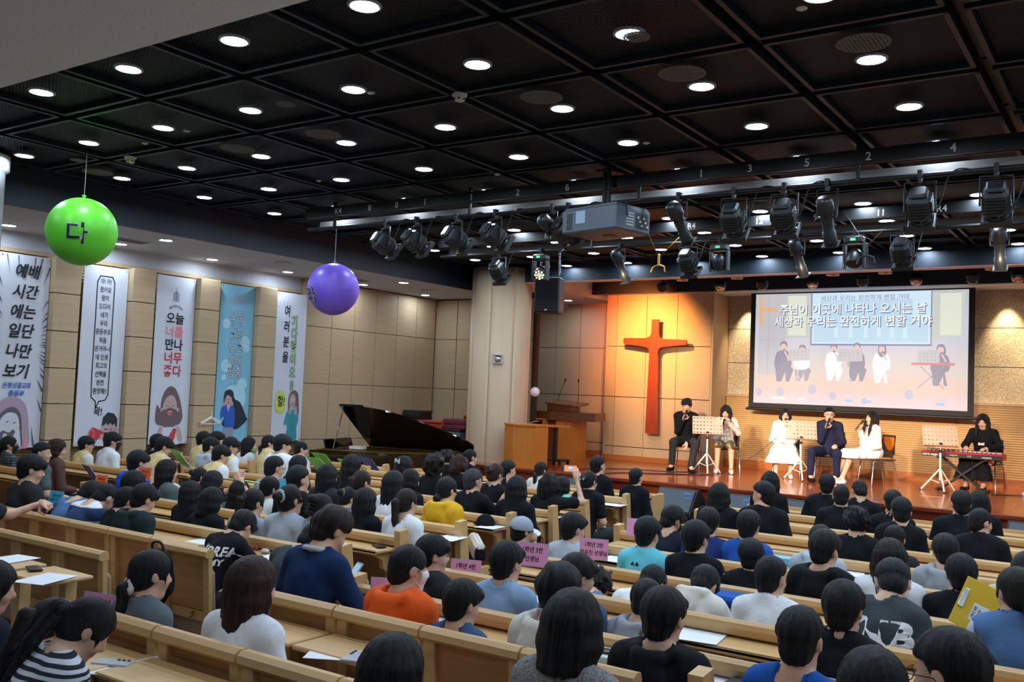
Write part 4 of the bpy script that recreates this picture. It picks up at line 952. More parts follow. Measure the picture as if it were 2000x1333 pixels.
def shoe_mesh(J, key, side='LR'):
    if key in CACHE: return CACHE[key]
    lo, hi = box_of(J, ['anL', 'anR', 'toeL', 'toeR'], .09); lo[2] = -.01; g = SDF(lo, hi, .012)
    for n in side:
        a, t = J['an'+n], J['toe'+n]; d = (t-a); d[2] = 0; d /= np.linalg.norm(d); h = np.array([a[0], a[1], .045])-d*.03
        g.cone(h, np.array([t[0], t[1], .036]), .042, .036, .02).cone(a-np.array([0, 0, .03]), a+np.array([0, 0, .01]), .043, .042, .02)
    g.plane((0, 0, .0), (0, 0, -1)); v, q = g.mesh(); CACHE[key] = (v, q); return v, q
def to_obj(name, vq, key, parent, m):
    mk = ('me', key)
    if mk not in CACHE: CACHE[mk] = npmesh(name, vq[0], vq[1])
    me = CACHE[mk]
    if not me.materials: me.materials.append(m)
    return obj(name, me, parent, mats=[m])
def glasses(parent, J, m=GLASSM):
    mb = MB(); H = Matrix([list(J['R'][i])+[J['head'][i]] for i in range(3)]+[[0, 0, 0, 1]])
    for s in (-1, 1):
        mb.tube([(s*.032+.023*math.cos(t*math.pi/7), .104-.01*abs(math.cos(t*math.pi/7)*s+1)*.3, .002+.019*math.sin(t*math.pi/7)) for t in range(14)], .0018, 5, M=H, closed=True)
        mb.tube([(s*.055, .102, .006), (s*.078, .07, .008), (s*.086, .0, .006), (s*.084, -.015, -.008)], .0018, 5, M=H)
    mb.tube([(-.010, .106, .004), (.010, .106, .004)], .0018, 5, M=H)
    return mb.build('glasses', m, parent)
def facemask(parent, J, m):
    key = ('mask', round(float(J['head'][0]), 3), round(float(J['head'][1]), 3), round(float(J['R'][0][1]), 3), round(float(J['R'][2][1]), 3))
    if key not in CACHE:
        h = J['head']; g = SDF(h-.15, h+.15, .0085); add_head(g, J); g.D -= .006; R = J['R']; c = lambda p: head_pts(J, p)
        g.plane(c((0, .042, -.03)), R @ np.array((0, -1, .1))); g.plane(c((0, 0, -.012)), R @ np.array((0, -.15, 1))); g.plane(c((0, 0, -.115)), R @ np.array((0, 0, -1)))
        CACHE[key] = g.mesh()
    o = to_obj('face_mask', CACHE[key], key, parent, m)
    H = Matrix([list(J['R'][i])+[J['head'][i]] for i in range(3)]+[[0, 0, 0, 1]]); mb = MB()
    for s in (-1, 1):
        MB().tube([(s*.056, .062, -.022), (s*.082, .01, .014), (s*.089, -.018, .022), (s*.088, -.024, -.002), (s*.078, -.006, -.034), (s*.058, .052, -.085)], .0022, 4, M=H).build('ear_loop', m, parent)
    return o
def face(parent, J, mouth=True):
    """eyes, brows and lips as flat little parts on the face of a performer"""
    H = Matrix([list(J['R'][i])+[J['head'][i]] for i in range(3)]+[[0, 0, 0, 1]])
    for s in (-1, 1):
        a = MB(); b = MB(); a.ball((s*.031, .0865, -.001), .010, sc=(1.1, .45, .45), M=H, n=10); b.tube([(s*.018, .096, .019), (s*.032, .094, .024), (s*.047, .084, .019)], [.002, .003, .0018], 5, M=H)
        a.build('eye', EYEM, parent); b.build('eyebrow', BLK, parent)
    if mouth: MB().ball((0, .089, -.065), .017, sc=(1, .35, .5), M=H, n=10).build('mouth', mat('open_mouth', srgb(110, 40, 38), .5), parent)
def person(x, y, z, label, J, key, hs, hc='k', top=('tee', 'black'), legs=('long', 'dnavy'), sc=1, rz=0, group=None, extra=(), hy=0, seed=0, cellk=None, shoes='black', name='person', sleeve=None):
    p = empty(name, (x, y, z), math.radians(rz), label, 'person', group); p.scale = (sc, sc, sc)
    ck = cellk or {}
    bm = body_mesh(J, ('body', key), **ck)
    b = to_obj('body', bm, ('body', key), p, SKIN)
    if hs:
        h = obj('hair', hair(hs, seed), p, mats=[HAIRS[hc]])
        h.matrix_local = Matrix([list(J['R'][i])+[J['head'][i]] for i in range(3)]+[[0, 0, 0, 1]])
    if top:
        k = ('shirt', key, top[0]); s = to_obj('hoodie' if top[0] == 'hoodie' else 'shirt', shirt_mesh(J, k, top[0]), k, p, CL[top[1]])
    if legs:
        k = ('pants', key, legs[0]); to_obj('trousers' if legs[0] == 'long' else 'shorts', pants_mesh(J, k, 1.9 if legs[0] == 'long' else .95), k, p, CL[legs[1]])
    for n in ('LR' if shoes else ''): k = ('shoe', key, n); to_obj('shoe', shoe_mesh(J, k, n), k, p, CL[shoes])
    for e in extra:
        if e == 'glasses': glasses(p, J)
        elif e == 'wmask': facemask(p, J, WHITEM)
        elif e == 'bmask': facemask(p, J, BLACKM)
    return p
# ---------------------------------------------------------------- flat prints: banners and screen
INK = mat('print_ink', srgb(24, 28, 38), .8)
def pm_(name, c): return mat('print_'+name, srgb(*c), .85)
PR = dict(ink=INK, white=pm_('white', (206, 210, 220)), red=pm_('red', (196, 62, 66)), pink=pm_('pink', (226, 138, 148)), blue=pm_('blue', (44, 92, 184)), skin=pm_('skin', (188, 160, 158)), brown=pm_('brown', (112, 92, 94)),
    grey=pm_('grey', (150, 152, 166)), dgrey=pm_('dark_grey', (96, 92, 106)), sky=pm_('sky', (128, 190, 216)), lsky=pm_('light_sky', (176, 218, 234)), teal=pm_('teal', (58, 148, 158)), yellow=pm_('yellow', (206, 214, 92)), lime=pm_('lime', (160, 208, 130)), mauve=pm_('mauve', (176, 150, 170)), char=pm_('charcoal', (44, 46, 54)))
PL = list(PR)
class Print:
    """flat print drawn on a rectangle W x H (origin at its lower left), each layer a hair in front of the last"""
    def __init__(s, M): s.M = M; s.S = (1, 1, 0, 0); s.mb = MB(); s.k = 0; s.used = []
    def mi(s, c):
        if c not in s.used: s.used.append(c)
        return s.used.index(c)
    def poly(s, pts, c, smooth=True, n=4):
        s.k += 1; pts = [(a*s.S[0]+s.S[2], b*s.S[1]+s.S[3]) for a, b in pts]; p = spline(pts, n) if smooth else pts; s.mb.prism([tuple(q[:2]) for q in p], 0, s.mi(c), s.M, .0015+s.k*.00025)
    def line(s, pts, c, w, closed=False, smooth=True):
        s.k += 1; pts = [(a*s.S[0]+s.S[2], b*s.S[1]+s.S[3]) for a, b in pts]; p = spline(pts, 4, closed) if smooth else pts
        for q in line2d([tuple(a[:2]) for a in p], w, closed): s.mb.add([(x, y, .0015+s.k*.00025) for x, y in q], [(0, 1, 2, 3)], s.mi(c), False, s.M)
    def circ(s, x, y, r, c, n=20, ry=None): s.poly([(x+r*math.cos(i*6.2832/n), y+(ry or r)*math.sin(i*6.2832/n)) for i in range(n)], c, False)
    def text(s, t, x, y, size, c, bold=.0, shear=0, sx=1, rot=0):
        s.k += 1; text(s.mb, t, size, s.mi(c), s.M @ Matrix.Translation((x, y, .0015+s.k*.00025)) @ Matrix.Rotation(rot, 4, 'Z'), bold, shear, sx=sx)
    def build(s, name, parent, mats): return s.mb.build(name, [mats[c] for c in s.used], parent)
M_bcloth = mat('banner_cloth', srgb(206, 210, 222), .85, var=.02, scale=(3, 3, 3), bump=.15, bscale=(2, 2, 1.2)); M_bsky = mat('banner_sky', srgb(132, 192, 216), .85, bump=.1, bscale=(2, 2, 1.2))
BW, BH = .72, 2.69
def banner(i, label, cloth_):
    y0 = 6.62+1.2375*i; e = empty('banner', (-13.08, y0, -1.06), 0, label, 'banner')
    cm = MB(); n = 12
    vs = []
    for a in range(n+1):
        for b in range(2): vs.append((0.0, BW*a/n, BH*b)); vs.append((-.008, BW*a/n, BH*b))
    fs = []
    for a in range(n): k = a*4; fs += [(k, k+4, k+6, k+2), (k+1, k+3, k+7, k+5), (k, k+1, k+5, k+4), (k+2, k+6, k+7, k+3)]
    cm.add(vs, fs).build('banner_cloth', cloth_, e)
    MB().box((-.01, BW/2, BH-.03), (.012, BW, .012)).build('rod', M_ply, e)
    g = MB(); [g.cyl((.0, y, z), (.006, y, z), .010, n=10) for y in (.03, BW-.03) for z in (.03, BH-.03)]; g.build('eyelet', M_chrome, e)
    M = basis((0, 1, 0), (0, 0, 1), (1, 0, 0)) ; return e, Print(M)
# banner 1
e, p = banner(0, 'white banner at far left with slanted black lettering and bearded cartoon figure', M_bcloth)
for k in range(46):
    a = 2*math.pi*k/46+random.uniform(-.05, .05); cx, cy = .36, 1.45; ca, sa = math.cos(a), math.sin(a)
    t1 = min(abs(.36/ca) if abs(ca) > 1e-3 else 9, abs((1.24 if sa > 0 else 1.45)/sa) if abs(sa) > 1e-3 else 9)*.985; t0 = t1*random.uniform(.72, .86)
    wv = random.uniform(.006, .016); p.poly([(cx+ca*t0, cy+sa*t0), (cx+ca*t1-sa*wv, cy+sa*t1+ca*wv), (cx+ca*t1+sa*wv, cy+sa*t1-ca*wv)], 'dgrey', False)
for t, y in zip(('예배', '시간', '에는', '일단', '나만', '보기'), (2.45, 2.16, 1.88, 1.61, 1.33, 1.05)): p.text(t, .38-(2.45-y)*.05, y, .215, 'ink', .02, .22, .92)
p.S = (1.05, 1.42, -.04, 0)
p.text('은평성결교회', .34, .86, .088, 'blue', .018, .2, .82); p.text('중등부', .34, .75, .09, 'blue', .016, .2, .9)
p.poly([(.08, .0), (.06, .25), (.16, .45), (.34, .50), (.50, .42), (.56, .2), (.54, .0)], 'mauve'); p.poly([(.12, .0), (.12, .2), (.18, .34), (.33, .40), (.44, .33), (.47, .15), (.46, .0)], 'dgrey')
p.poly([(.17, .12), (.17, .26), (.26, .34), (.38, .33), (.43, .24), (.42, .12), (.3, .04)], 'white'); p.poly([(.20, .0), (.17, .12), (.22, .17), (.30, .15), (.36, .18), (.40, .10), (.34, .0)], 'dgrey'); p.circ(.25, .115, .028, 'white'); p.circ(.25, .115, .012, 'grey')
p.poly([(.34, .0), (.35, .1), (.40, .17), (.43, .20), (.45, .12), (.46, .0)], 'white'); p.line([(.26, .25), (.28, .258)], 'ink', .012); p.line([(.35, .24), (.38, .25)], 'ink', .01); p.poly([(.40, .19), (.415, .21), (.43, .20), (.425, .18), (.41, .175)], 'yellow', False)
p.poly([(.50, .0), (.53, .12), (.55, .06), (.55, .0)], 'pink'); p.text('중등부', .34, .75, .09, 'blue', .016, .2, .9); p.build('print', e, PR)
# banner 2
e, p = banner(1, 'white banner with long speech bubble and shouting boy holding red megaphone', M_bcloth)
p.line([(.30, .66), (.23, .72), (.22, 1.0), (.22, 2.45), (.26, 2.54), (.46, 2.54), (.50, 2.46), (.50, .76), (.46, .68), (.36, .66), (.31, .56), (.30, .66)], 'ink', .018, True, False)
for i, t in enumerate(('아! 아!', '왔어요', '왔어', '드디어', '네가', '우리', '중등부로', '처음', '온거야~!', '네 인생', '최고의', '선택을', '완전', '환영해!!')): p.text(t, .36, 2.46-i*.127, .095, 'ink', .016, 0, .72)
p.text('왁!', .35, .50, .15, 'ink', .02, .1, .8)
p.poly([(.33, .0), (.36, .08), (.46, .13), (.60, .12), (.66, .05), (.68, .0)], 'white'); p.line([(.33, .0), (.36, .08), (.46, .13)], 'ink', .006)
p.poly([(.43, .16), (.42, .30), (.46, .40), (.58, .42), (.66, .34), (.67, .2), (.60, .10), (.50, .10)], 'skin'); p.circ(.68, .24, .028, 'skin'); p.poly([(.43, .30), (.44, .42), (.52, .50), (.62, .48), (.68, .40), (.68, .27), (.65, .29), (.64, .33), (.60, .30), (.57, .34), (.53, .30), (.50, .34), (.46, .30)], 'char', False)
p.poly([(.24, .12), (.25, .24), (.30, .27), (.48, .19), (.48, .14), (.32, .08)], 'red'); p.circ(.265, .175, .05, 'pink', ry=.08); p.circ(.268, .175, .038, 'red', ry=.065); p.circ(.50, .16, .03, 'ink', ry=.04); p.circ(.50, .15, .016, 'red'); p.circ(.44, .13, .035, 'skin', ry=.045)
for s in (0, 1): p.line([(.48+s*.09, .255+s*.0), (.53+s*.06, .235)], 'ink', .008); p.line([(.47+s*.10, .235), (.52+s*.07, .24)], 'ink', .006)
p.circ(.62, .20, .010, 'blue'); p.circ(.64, .24, .008, 'blue'); p.build('print', e, PR)
# banner 3
e, p = banner(2, 'white banner with black and pink lettering over bearded cartoon man', M_bcloth)
p.poly([(.30, 2.28), (.355, 2.30), (.355, 2.44), (.30, 2.42)], 'grey', False); p.poly([(.365, 2.30), (.42, 2.28), (.42, 2.42), (.365, 2.44)], 'grey', False); p.line([(.36, 2.28), (.36, 2.50)], 'ink', .008); p.line([(.335, 2.44), (.385, 2.44)], 'ink', .008)
for k in range(20): a = k*math.pi/10; p.line([(.36+.10*math.cos(a), 2.37+.13*math.sin(a)), (.36+.13*math.cos(a), 2.37+.16*math.sin(a))], 'grey', .003, smooth=False)
for k, t in enumerate('은평교회중등부친구들'): a = math.radians(150-k*13.3); p.text(t, .36+.12*math.cos(a), 2.13+.08*math.sin(a), .035, 'ink', .01, 0, 1, a-math.pi/2)
for i, (t, c) in enumerate((('오늘', 'ink'), ('너를', 'pink'), ('만나', 'ink'), ('너무', 'red'), ('좋다', 'red'))): p.text(t, .36, 2.0-.212*i, .20, c, .02, 0, .92)
p.poly([(.18, .55), (.12, .62), (.10, .45), (.12, .34), (.2, .30), (.5, .30), (.58, .36), (.60, .46), (.54, .70), (.46, .86), (.40, .91), (.35, .92), (.29, .89), (.23, .80), (.20, .70)], 'brown')
p.poly([(.22, .50), (.24, .66), (.31, .76), (.40, .77), (.47, .68), (.49, .52), (.45, .42), (.28, .42)], 'skin'); p.circ(.50, .54, .03, 'skin', ry=.04); p.circ(.21, .53, .03, 'skin', ry=.04)
p.poly([(.20, .52), (.28, .55), (.36, .58), (.43, .56), (.50, .52), (.54, .40), (.48, .30), (.36, .24), (.24, .30), (.17, .40)], 'brown'); p.poly([(.32, .515), (.36, .53), (.40, .515), (.39, .47), (.36, .45), (.33, .47)], 'pink'); p.poly([(.33, .50), (.36, .50), (.39, .50), (.36, .46)], 'red')
for s in (-1, 1): p.line([(.36+s*.05-.018, .60), (.36+s*.05, .615), (.36+s*.05+.018, .60)], 'ink', .006); p.line([(.355+s*.05-.01, .67), (.36+s*.05+.01, .675)], 'ink', .004)
p.poly([(.20, .0), (.22, .18), (.26, .26), (.46, .26), (.54, .18), (.58, .0)], 'white'); p.poly([(.31, .0), (.36, .12), (.44, .25), (.50, .24), (.48, .12), (.44, .0)], 'red', False); p.poly([(.16, .0), (.16, .16), (.20, .28), (.24, .24), (.23, .10), (.23, .0)], 'skin'); p.poly([(.56, .02), (.50, .14), (.50, .26), (.54, .28), (.60, .16), (.61, .04)], 'skin'); p.build('print', e, PR)
# banner 4
e, p = banner(3, 'pale blue banner with white lettering and long-haired girl in blue blazer', M_bsky)
for x, y, r in ((.14, 2.02, .085), (.56, 1.73, .10), (.60, 1.62, .07), (.18, 1.30, .11), (.55, 1.0, .10), (.40, .75, .24), (.15, 1.10, .05)): p.circ(x, y, r, 'lsky')
p.text('은평', .36, 2.50, .085, 'ink', .03); p.text('은평', .36, 2.50, .085, 'white', .01); p.text('중등교회', .36, 2.40, .085, 'ink', .03); p.text('중등교회', .36, 2.40, .085, 'white', .01)
for t, y, s in (('모두', 2.14, .21), ('"나"', 1.97, .17), ('그만', 1.80, .19), ('보고', 1.60, .20), ('예배', 1.38, .20), ('집중', 1.18, .20), ('~!', 1.00, .16)): p.text(t, .36, y, s, 'ink', .030, 0, .82); p.text(t, .36, y, s, 'white', .006, 0, .82)
p.poly([(.22, .50), (.17, .72), (.20, .85), (.28, .90), (.36, .86), (.40, .74), (.52, .68), (.62, .52), (.68, .38), (.60, .30), (.52, .24), (.44, .22), (.30, .24), (.16, .30), (.20, .40)], 'char'); p.poly([(.66, .42), (.71, .40), (.66, .36)], 'char', False)
p.poly([(.20, .66), (.20, .78), (.27, .82), (.33, .77), (.34, .68), (.28, .63)], 'skin'); p.poly([(.17, .70), (.19, .86), (.28, .89), (.36, .84), (.35, .76), (.30, .78), (.24, .80)], 'char'); p.line([(.22, .73), (.24, .735)], 'ink', .007); p.line([(.29, .73), (.31, .735)], 'ink', .007); p.poly([(.24, .68), (.27, .69), (.29, .68), (.27, .665)], 'red')
p.poly([(.15, .60), (.19, .68), (.22, .66), (.20, .60)], 'skin'); p.poly([(.31, .62), (.34, .70), (.37, .67), (.36, .61)], 'skin')
p.poly([(.12, .50), (.15, .60), (.24, .63), (.34, .62), (.41, .56), (.42, .38), (.40, .25), (.22, .25), (.20, .44), (.13, .40)], 'blue'); p.poly([(.24, .63), (.28, .48), (.31, .63)], 'white', False); p.line([(.275, .60), (.28, .50)], 'red', .014); p.poly([(.20, .25), (.40, .25), (.42, .0), (.15, .0)], 'grey', False)
for x in (.22, .27, .32, .37): p.line([(x, .24), (x+(x-.29)*.3, .0)], 'dgrey', .004, smooth=False)
p.build('print', e, PR)
# banner 5
e, p = banner(4, 'white banner with green outlined lettering and surprised woman in teal jacket', M_bcloth)
for k in range(16): a = k*math.pi/8+.1; p.line([(.18+.14*math.cos(a), 2.30+.13*math.sin(a)), (.18+.25*math.cos(a), 2.30+.24*math.sin(a))], 'dgrey', .004, smooth=False)
for i, t in enumerate('여러분을'): p.text(t, .25, 2.34-.28*i, .22, 'ink', .022, .05, .72)
for i, t in enumerate(('기', '다', '렸', '어', '요', '!!')): p.text(t, .44, 2.17-.235*i, .23, 'ink', .04, 0, .7); p.text(t, .44, 2.17-.235*i, .23, 'lime', .008, 0, .7)
p.poly([(.19+(.15 if k % 2 else .115)*math.cos(k*math.pi/14), .70+(.23 if k % 2 else .18)*math.sin(k*math.pi/14)) for k in range(28)], 'yellow', False); p.text('헐!', .20, .70, .21, 'ink', .022, .08, .7)
p.poly([(.40, .52), (.38, .74), (.42, .88), (.52, .92), (.60, .86), (.63, .70), (.64, .48), (.58, .44), (.56, .60), (.46, .58)], 'brown'); p.poly([(.41, .66), (.42, .80), (.48, .85), (.54, .80), (.54, .66), (.48, .58)], 'skin'); p.circ(.46, .745, .018, 'white'); p.circ(.515, .745, .018, 'white'); p.circ(.46, .745, .006, 'ink'); p.circ(.515, .745, .006, 'ink'); p.circ(.475, .655, .014, 'red', ry=.022)
p.poly([(.30, .30), (.36, .52), (.44, .56), (.58, .54), (.64, .40), (.60, .24), (.60, .0), (.38, .0), (.38, .28)], 'teal'); p.poly([(.40, .50), (.42, .64), (.46, .62), (.45, .50)], 'skin'); p.poly([(.54, .48), (.54, .62), (.58, .62), (.60, .50)], 'skin'); p.line([(.48, .52), (.49, .05)], 'ink', .004)
for k in range(8): a = k*math.pi/9-.2; p.line([(.52+.16*math.cos(a), .84+.14*math.sin(a)), (.52+.20*math.cos(a), .84+.20*math.sin(a))], 'dgrey', .004, smooth=False)
p.build('print', e, PR)
# coat hanger on the pilaster
e = empty('coat_hanger', (-12.94, 10.14, -.62), 0, 'white plastic coat hangers hooked on the wooden pilaster', 'coat hanger')
h = MB(); h.tube([(.03, -.20, -.10), (.03, 0, .0), (.03, .20, -.10), (.03, .18, -.12), (.03, -.18, -.12)], .010, 6, closed=True).tube([(.03, 0, 0), (.03, 0, .05), (.03, .02, .07), (.03, 0, .09)], .005, 6).tube([(.05, -.22, -.13), (.05, -.02, -.02), (.05, .16, -.12)], .008, 6); h.build('hanger_body', mat('hanger_white', srgb(226, 220, 214), .5), e)
# ---------------------------------------------------------------- projection screen
scr = empty('projection_screen', (-4.70, 18.28, 1.055), 0, 'large hanging projection screen showing song lyrics over the stage singers', 'screen')
SW, SH = 3.98, 2.20
MB().box((0, .0, 0), (SW+.10, .02, SH+.16)).build('screen_border', mat('screen_black', srgb(20, 21, 26), .7), scr)
MB().cyl((-SW/2-.1, 0, -SH/2-.10), (SW/2+.1, 0, -SH/2-.10), .03).build('bottom_bar', M_black, scr); MB().box((0, 0, SH/2+.11), (SW+.34, .14, .06)).build('screen_case', M_white, scr)
def glow(n, c, s=1.0):
    m = mat('screen_'+n, srgb(*c), .8, emit=s*1.12, spec=0); m.node_tree.nodes['Principled BSDF'].inputs['Base Color'].default_value = (.12, .12, .12, 1); return m
def gradscreen():
    m, N, L, b = nt('screen_picture'); b.inputs['Roughness'].default_value = .9; b.inputs['Base Color'].default_value = (.12, .12, .12, 1)
    tc = N.new('ShaderNodeTexCoord'); sp_ = N.new('ShaderNodeSeparateXYZ'); L.new(tc.outputs['Object'], sp_.inputs[0]); mr = N.new('ShaderNodeMapRange'); mr.inputs['From Min'].default_value = -1.15; mr.inputs['From Max'].default_value = 1.15; L.new(sp_.outputs['Z'], mr.inputs[0])
    r = N.new('ShaderNodeValToRGB'); E = r.color_ramp.elements; E[0].position = 0; E[0].color = srgb(214, 196, 206); E[1].position = 1; E[1].color = srgb(176, 178, 178)
    for p_, c in ((.16, srgb(206, 180, 180)), (.24, srgb(204, 188, 176)), (.45, srgb(196, 190, 196)), (.7, srgb(186, 192, 210))): x = E.new(p_); x.color = c
    L.new(mr.outputs[0], r.inputs[0]); L.new(r.outputs[0], b.inputs['Emission Color']); b.inputs['Emission Strength'].default_value = 1.14
    return m
MB().box((0, -.012, 0), (SW-.10, .004, SH-.04)).build('screen_picture_field', gradscreen(), scr)
SM = {k: glow(k, c) for k, c in dict(warm=(196, 150, 118), wall=(186, 184, 188), stone=(190, 194, 190), lit=(212, 216, 200), line=(150, 158, 180), orange=(226, 168, 120), inner=(196, 220, 236), inner2=(178, 208, 226), edge=(120, 124, 160), floor=(216, 188, 176), dark=(150, 146, 162), dark2=(128, 128, 150), white=(238, 238, 240), skin=(216, 186, 178), chair=(180, 130, 110), redd=(206, 120, 124), head=(178, 176, 198), ink=(44, 60, 96), stand=(206, 200, 206), blue=(150, 180, 226)).items()}
M = basis((1, 0, 0), (0, 0, 1), (0, -1, 0), (-1.94, -.0135, -1.08)); p = Print(M); UW, UH = 3.88, 2.16
def R_(x0, y0, x1, y1, c): p.poly([(x0*UW, y0*UH), (x1*UW, y0*UH), (x1*UW, y1*UH), (x0*UW, y1*UH)], c, False)
R_(.02, .24, .16, .98, 'wall'); R_(.16, .60, .985, .98, 'stone'); R_(.17, .62, .26, .98, 'lit'); R_(.88, .62, .97, .97, 'lit'); R_(.02, .12, .98, .26, 'floor')
R_(.02, .70, .035, .97, 'orange'); R_(.02, .84, .11, .875, 'orange'); p.line([(.07*UW, .25*UH), (.07*UW, .97*UH)], 'line', .006, smooth=False); p.line([(.02*UW, .58*UH), (.16*UW, .58*UH)], 'line', .006, smooth=False); p.line([(.16*UW, .60*UH), (.28*UW, .61*UH)], 'line', .006, smooth=False)
R_(.284, .53, .845, .995, 'edge'); R_(.29, .545, .84, .995, 'inner'); R_(.30, .56, .83, .75, 'inner2'); R_(.33, .75, .76, .93, 'inner2')
for i, x in enumerate((.40, .47, .54, .60, .66, .72)): R_(x, .60, x+.018, .70, 'inner')
def fig(x, y, h, top, leg, hairc, dx=.0, longh=False):
    X, Y, H_ = x*UW, y*UH, h*UH
    p.poly([(X-.16*H_, Y), (X-.20*H_, Y+.36*H_), (X-.05*H_, Y+.46*H_), (X+.16*H_+dx*.1, Y+.42*H_), (X+(.26*H_ if dx >= 0 else .1*H_), Y+.30*H_), (X+.16*H_, Y), (X+.08*H_, Y), (X+.06*H_, Y+.25*H_), (X-.04*H_, Y)], leg, False)
    p.poly([(X-.20*H_, Y+.34*H_), (X-.19*H_, Y+.68*H_), (X-.08*H_, Y+.78*H_), (X+.08*H_, Y+.78*H_), (X+.19*H_, Y+.66*H_), (X+.18*H_, Y+.36*H_)], top)
    if longh: p.circ(X+.01*H_, Y+.84*H_, .11*H_, hairc, ry=.17*H_)
    p.circ(X, Y+.88*H_, .075*H_, 'skin', ry=.10*H_); p.poly([(X-.085*H_, Y+.88*H_), (X-.08*H_, Y+.98*H_), (X, Y+1.02*H_), (X+.09*H_, Y+.98*H_), (X+.09*H_, Y+.86*H_), (X+.05*H_, Y+.94*H_), (X-.04*H_, Y+.95*H_)], hairc)
    p.line([(X+.12*H_, Y+.60*H_), (X+.03*H_, Y+.76*H_)], 'skin', .04*H_); p.circ(X+.02*H_, Y+.80*H_, .03*H_, 'dark2')
def stand(x, y, h, w, c='stand'):
    X, Y, H_ = x*UW, y*UH, h*UH; p.line([(X, Y), (X, Y+H_*.7)], c, .014, smooth=False); p.line([(X-.2*H_, Y-.03*H_), (X, Y+.2*H_), (X+.2*H_, Y-.03*H_)], c, .012, smooth=False)
    p.poly([(X-w*H_, Y+.60*H_), (X-w*.8*H_, Y+.92*H_), (X+w*H_, Y+.94*H_), (X+w*1.05*H_, Y+.62*H_)], 'wall', False)
    for i in range(5):
        for j in range(3): p.circ(X-w*.65*H_+i*w*.33*H_, Y+.68*H_+j*.08*H_, .014*H_, 'dark', 6)
fig(.15, .20, .36, 'dark2', 'dark2', 'dark2', .1); fig(.245, .21, .32, 'white', 'dark', 'dark2', 0, True); fig(.40, .22, .32, 'white', 'white', 'dark2'); fig(.51, .22, .33, 'dark2', 'dark2', 'dark2'); fig(.625, .21, .33, 'white', 'white', 'dark2', -.1, True); fig(.885, .20, .34, 'dark2', 'dark2', 'dark2', -.1, True)
stand(.225, .19, .33, .30); stand(.475, .19, .33, .33); stand(.83, .18, .34, .26); R_(.76, .37, .945, .39, 'redd'); p.line([(.79*UW, .18*UH), (.90*UW, .36*UH)], 'dark', .014, smooth=False); p.line([(.90*UW, .18*UH), (.80*UW, .36*UH)], 'dark', .014, smooth=False)
for x, y, r in ((.03, .10, .06), (.14, .11, .07), (.30, .14, .075), (.40, .09, .065), (.75, .12, .07), (.55, .05, .05)): p.circ(x*UW, y*UH, r, 'head', ry=r*1.25)
for x in (.10, .13, .23, .46, .55, .87): R_(x, .04, x+.035, .06, 'white' if x < .3 else 'blue')
for t, y, s in (('세상과 우리는 완전하게 변할 거야', .945, .115),): p.text(t, .54*UW, y*UH, s, 'edge', .0)
for t, x, y in (('주님이 이곳에 나타나 오시는 날', .475, .845), ('세상과 우리는 완전하게 변할 거야', .475, .735)): p.text(t, x*UW+.012, y*UH-.012, .225, 'ink', .016, 0, .92); p.text(t, x*UW, y*UH, .225, 'white', .010, 0, .92)
p.build('projected_picture', scr, SM)
# ---------------------------------------------------------------- cross
cr = [(-.075, 1.28), (.10, 1.28), (.095, .92), (.12, .84), (.20, .80), (.80, .78), (.82, .74), (.81, .66), (.20, .60), (.12, .56), (.095, .47), (.16, -1.52), (-.16, -1.52), (-.115, .47), (-.14, .56), (-.22, .60), (-.80, .68), (-.81, .76), (-.80, .82), (-.22, .82), (-.12, .86), (-.085, .93)]
e = empty('wooden_cross', (-8.58, 17.76, .53), 0, 'tall red-brown wooden cross on the panelled wall lit in orange', 'cross'); e.scale = (.88, 1, .84); M_cross = mat('cross_wood', srgb(150, 60, 34), .3, var=.15, scale=(24, 24, 2))
MB().prism(cr[::-1], .06, M=basis((1, 0, 0), (0, 0, 1), (0, -1, 0), (0, .0, 0))).build('cross_body', M_cross, e); MB().box((0, .09, .6), (.05, .16, .05)).box((0, .09, -.9), (.05, .16, .05)).build('wall_mount', M_black, e)
# ---------------------------------------------------------------- pulpit, lectern, lamp
M_walnut = mat('walnut', srgb(116, 66, 36), .35, var=.15, scale=(30, 30, 2)); M_oak = mat('orange_oak', srgb(206, 122, 44), .32, var=.12, scale=(26, 26, 2), bump=.04)
e = empty('pulpit', (-10.24, 16.95, ZS), math.radians(4), 'wide dark walnut pulpit with two gooseneck microphones', 'pulpit')
MB().prism([(-.55, .25), (-.38, -.25), (.0, -.33), (.30, -.25), (.42, .25)], .80, M=Matrix()).build('pedestal', M_walnut, e); MB().prism([(.02, -.345), (.31, -.262), (.43, .24), (.38, .24), (.0, -.30)], .80, M=Matrix()).build('pedestal_front', M_oak, e)
MB().prism([(-.88, .32), (-.92, -.18), (-.1, -.42), (.85, -.25), (.82, .32)], .17, z0=.80).build('table_top', M_walnut, e); MB().box((.0, .0, 1.05), (.56, .42, .16), bev=.01).build('reading_box', M_walnut, e); MB().box((.06, .02, 1.145), (.78, .5, .03), rot=(math.radians(8), math.radians(4), 0)).build('book_board', M_walnut, e)
for x, dx in ((-.18, .16), (.28, .02)): m = MB(); m.tube(spline([(x, .1, 1.13), (x, .1, 1.25), (x+dx*.5, .08, 1.45), (x+dx, .05, 1.62)], 5, False), .006, 6).cyl((x+dx, .05, 1.60), (x+dx*1.15, .03, 1.66), .014, .016); m.build('gooseneck_microphone', M_black, e)
e = empty('lectern', (-9.50, 14.38, ZS), math.radians(2), 'bright orange-brown wooden lectern in front of the round column', 'lectern'); e.scale = (.86, .86, 1)
MB().prism([(-.42, .28), (-.42, -.12), (-.06, -.34), (.42, -.28), (.42, .28)], .74, M=Matrix()).build('body', M_oak, e); MB().prism([(-.44, .30), (-.44, -.13), (-.06, -.36), (.44, -.30), (.44, .30)], .03, z0=.74).build('top', M_oak, e)
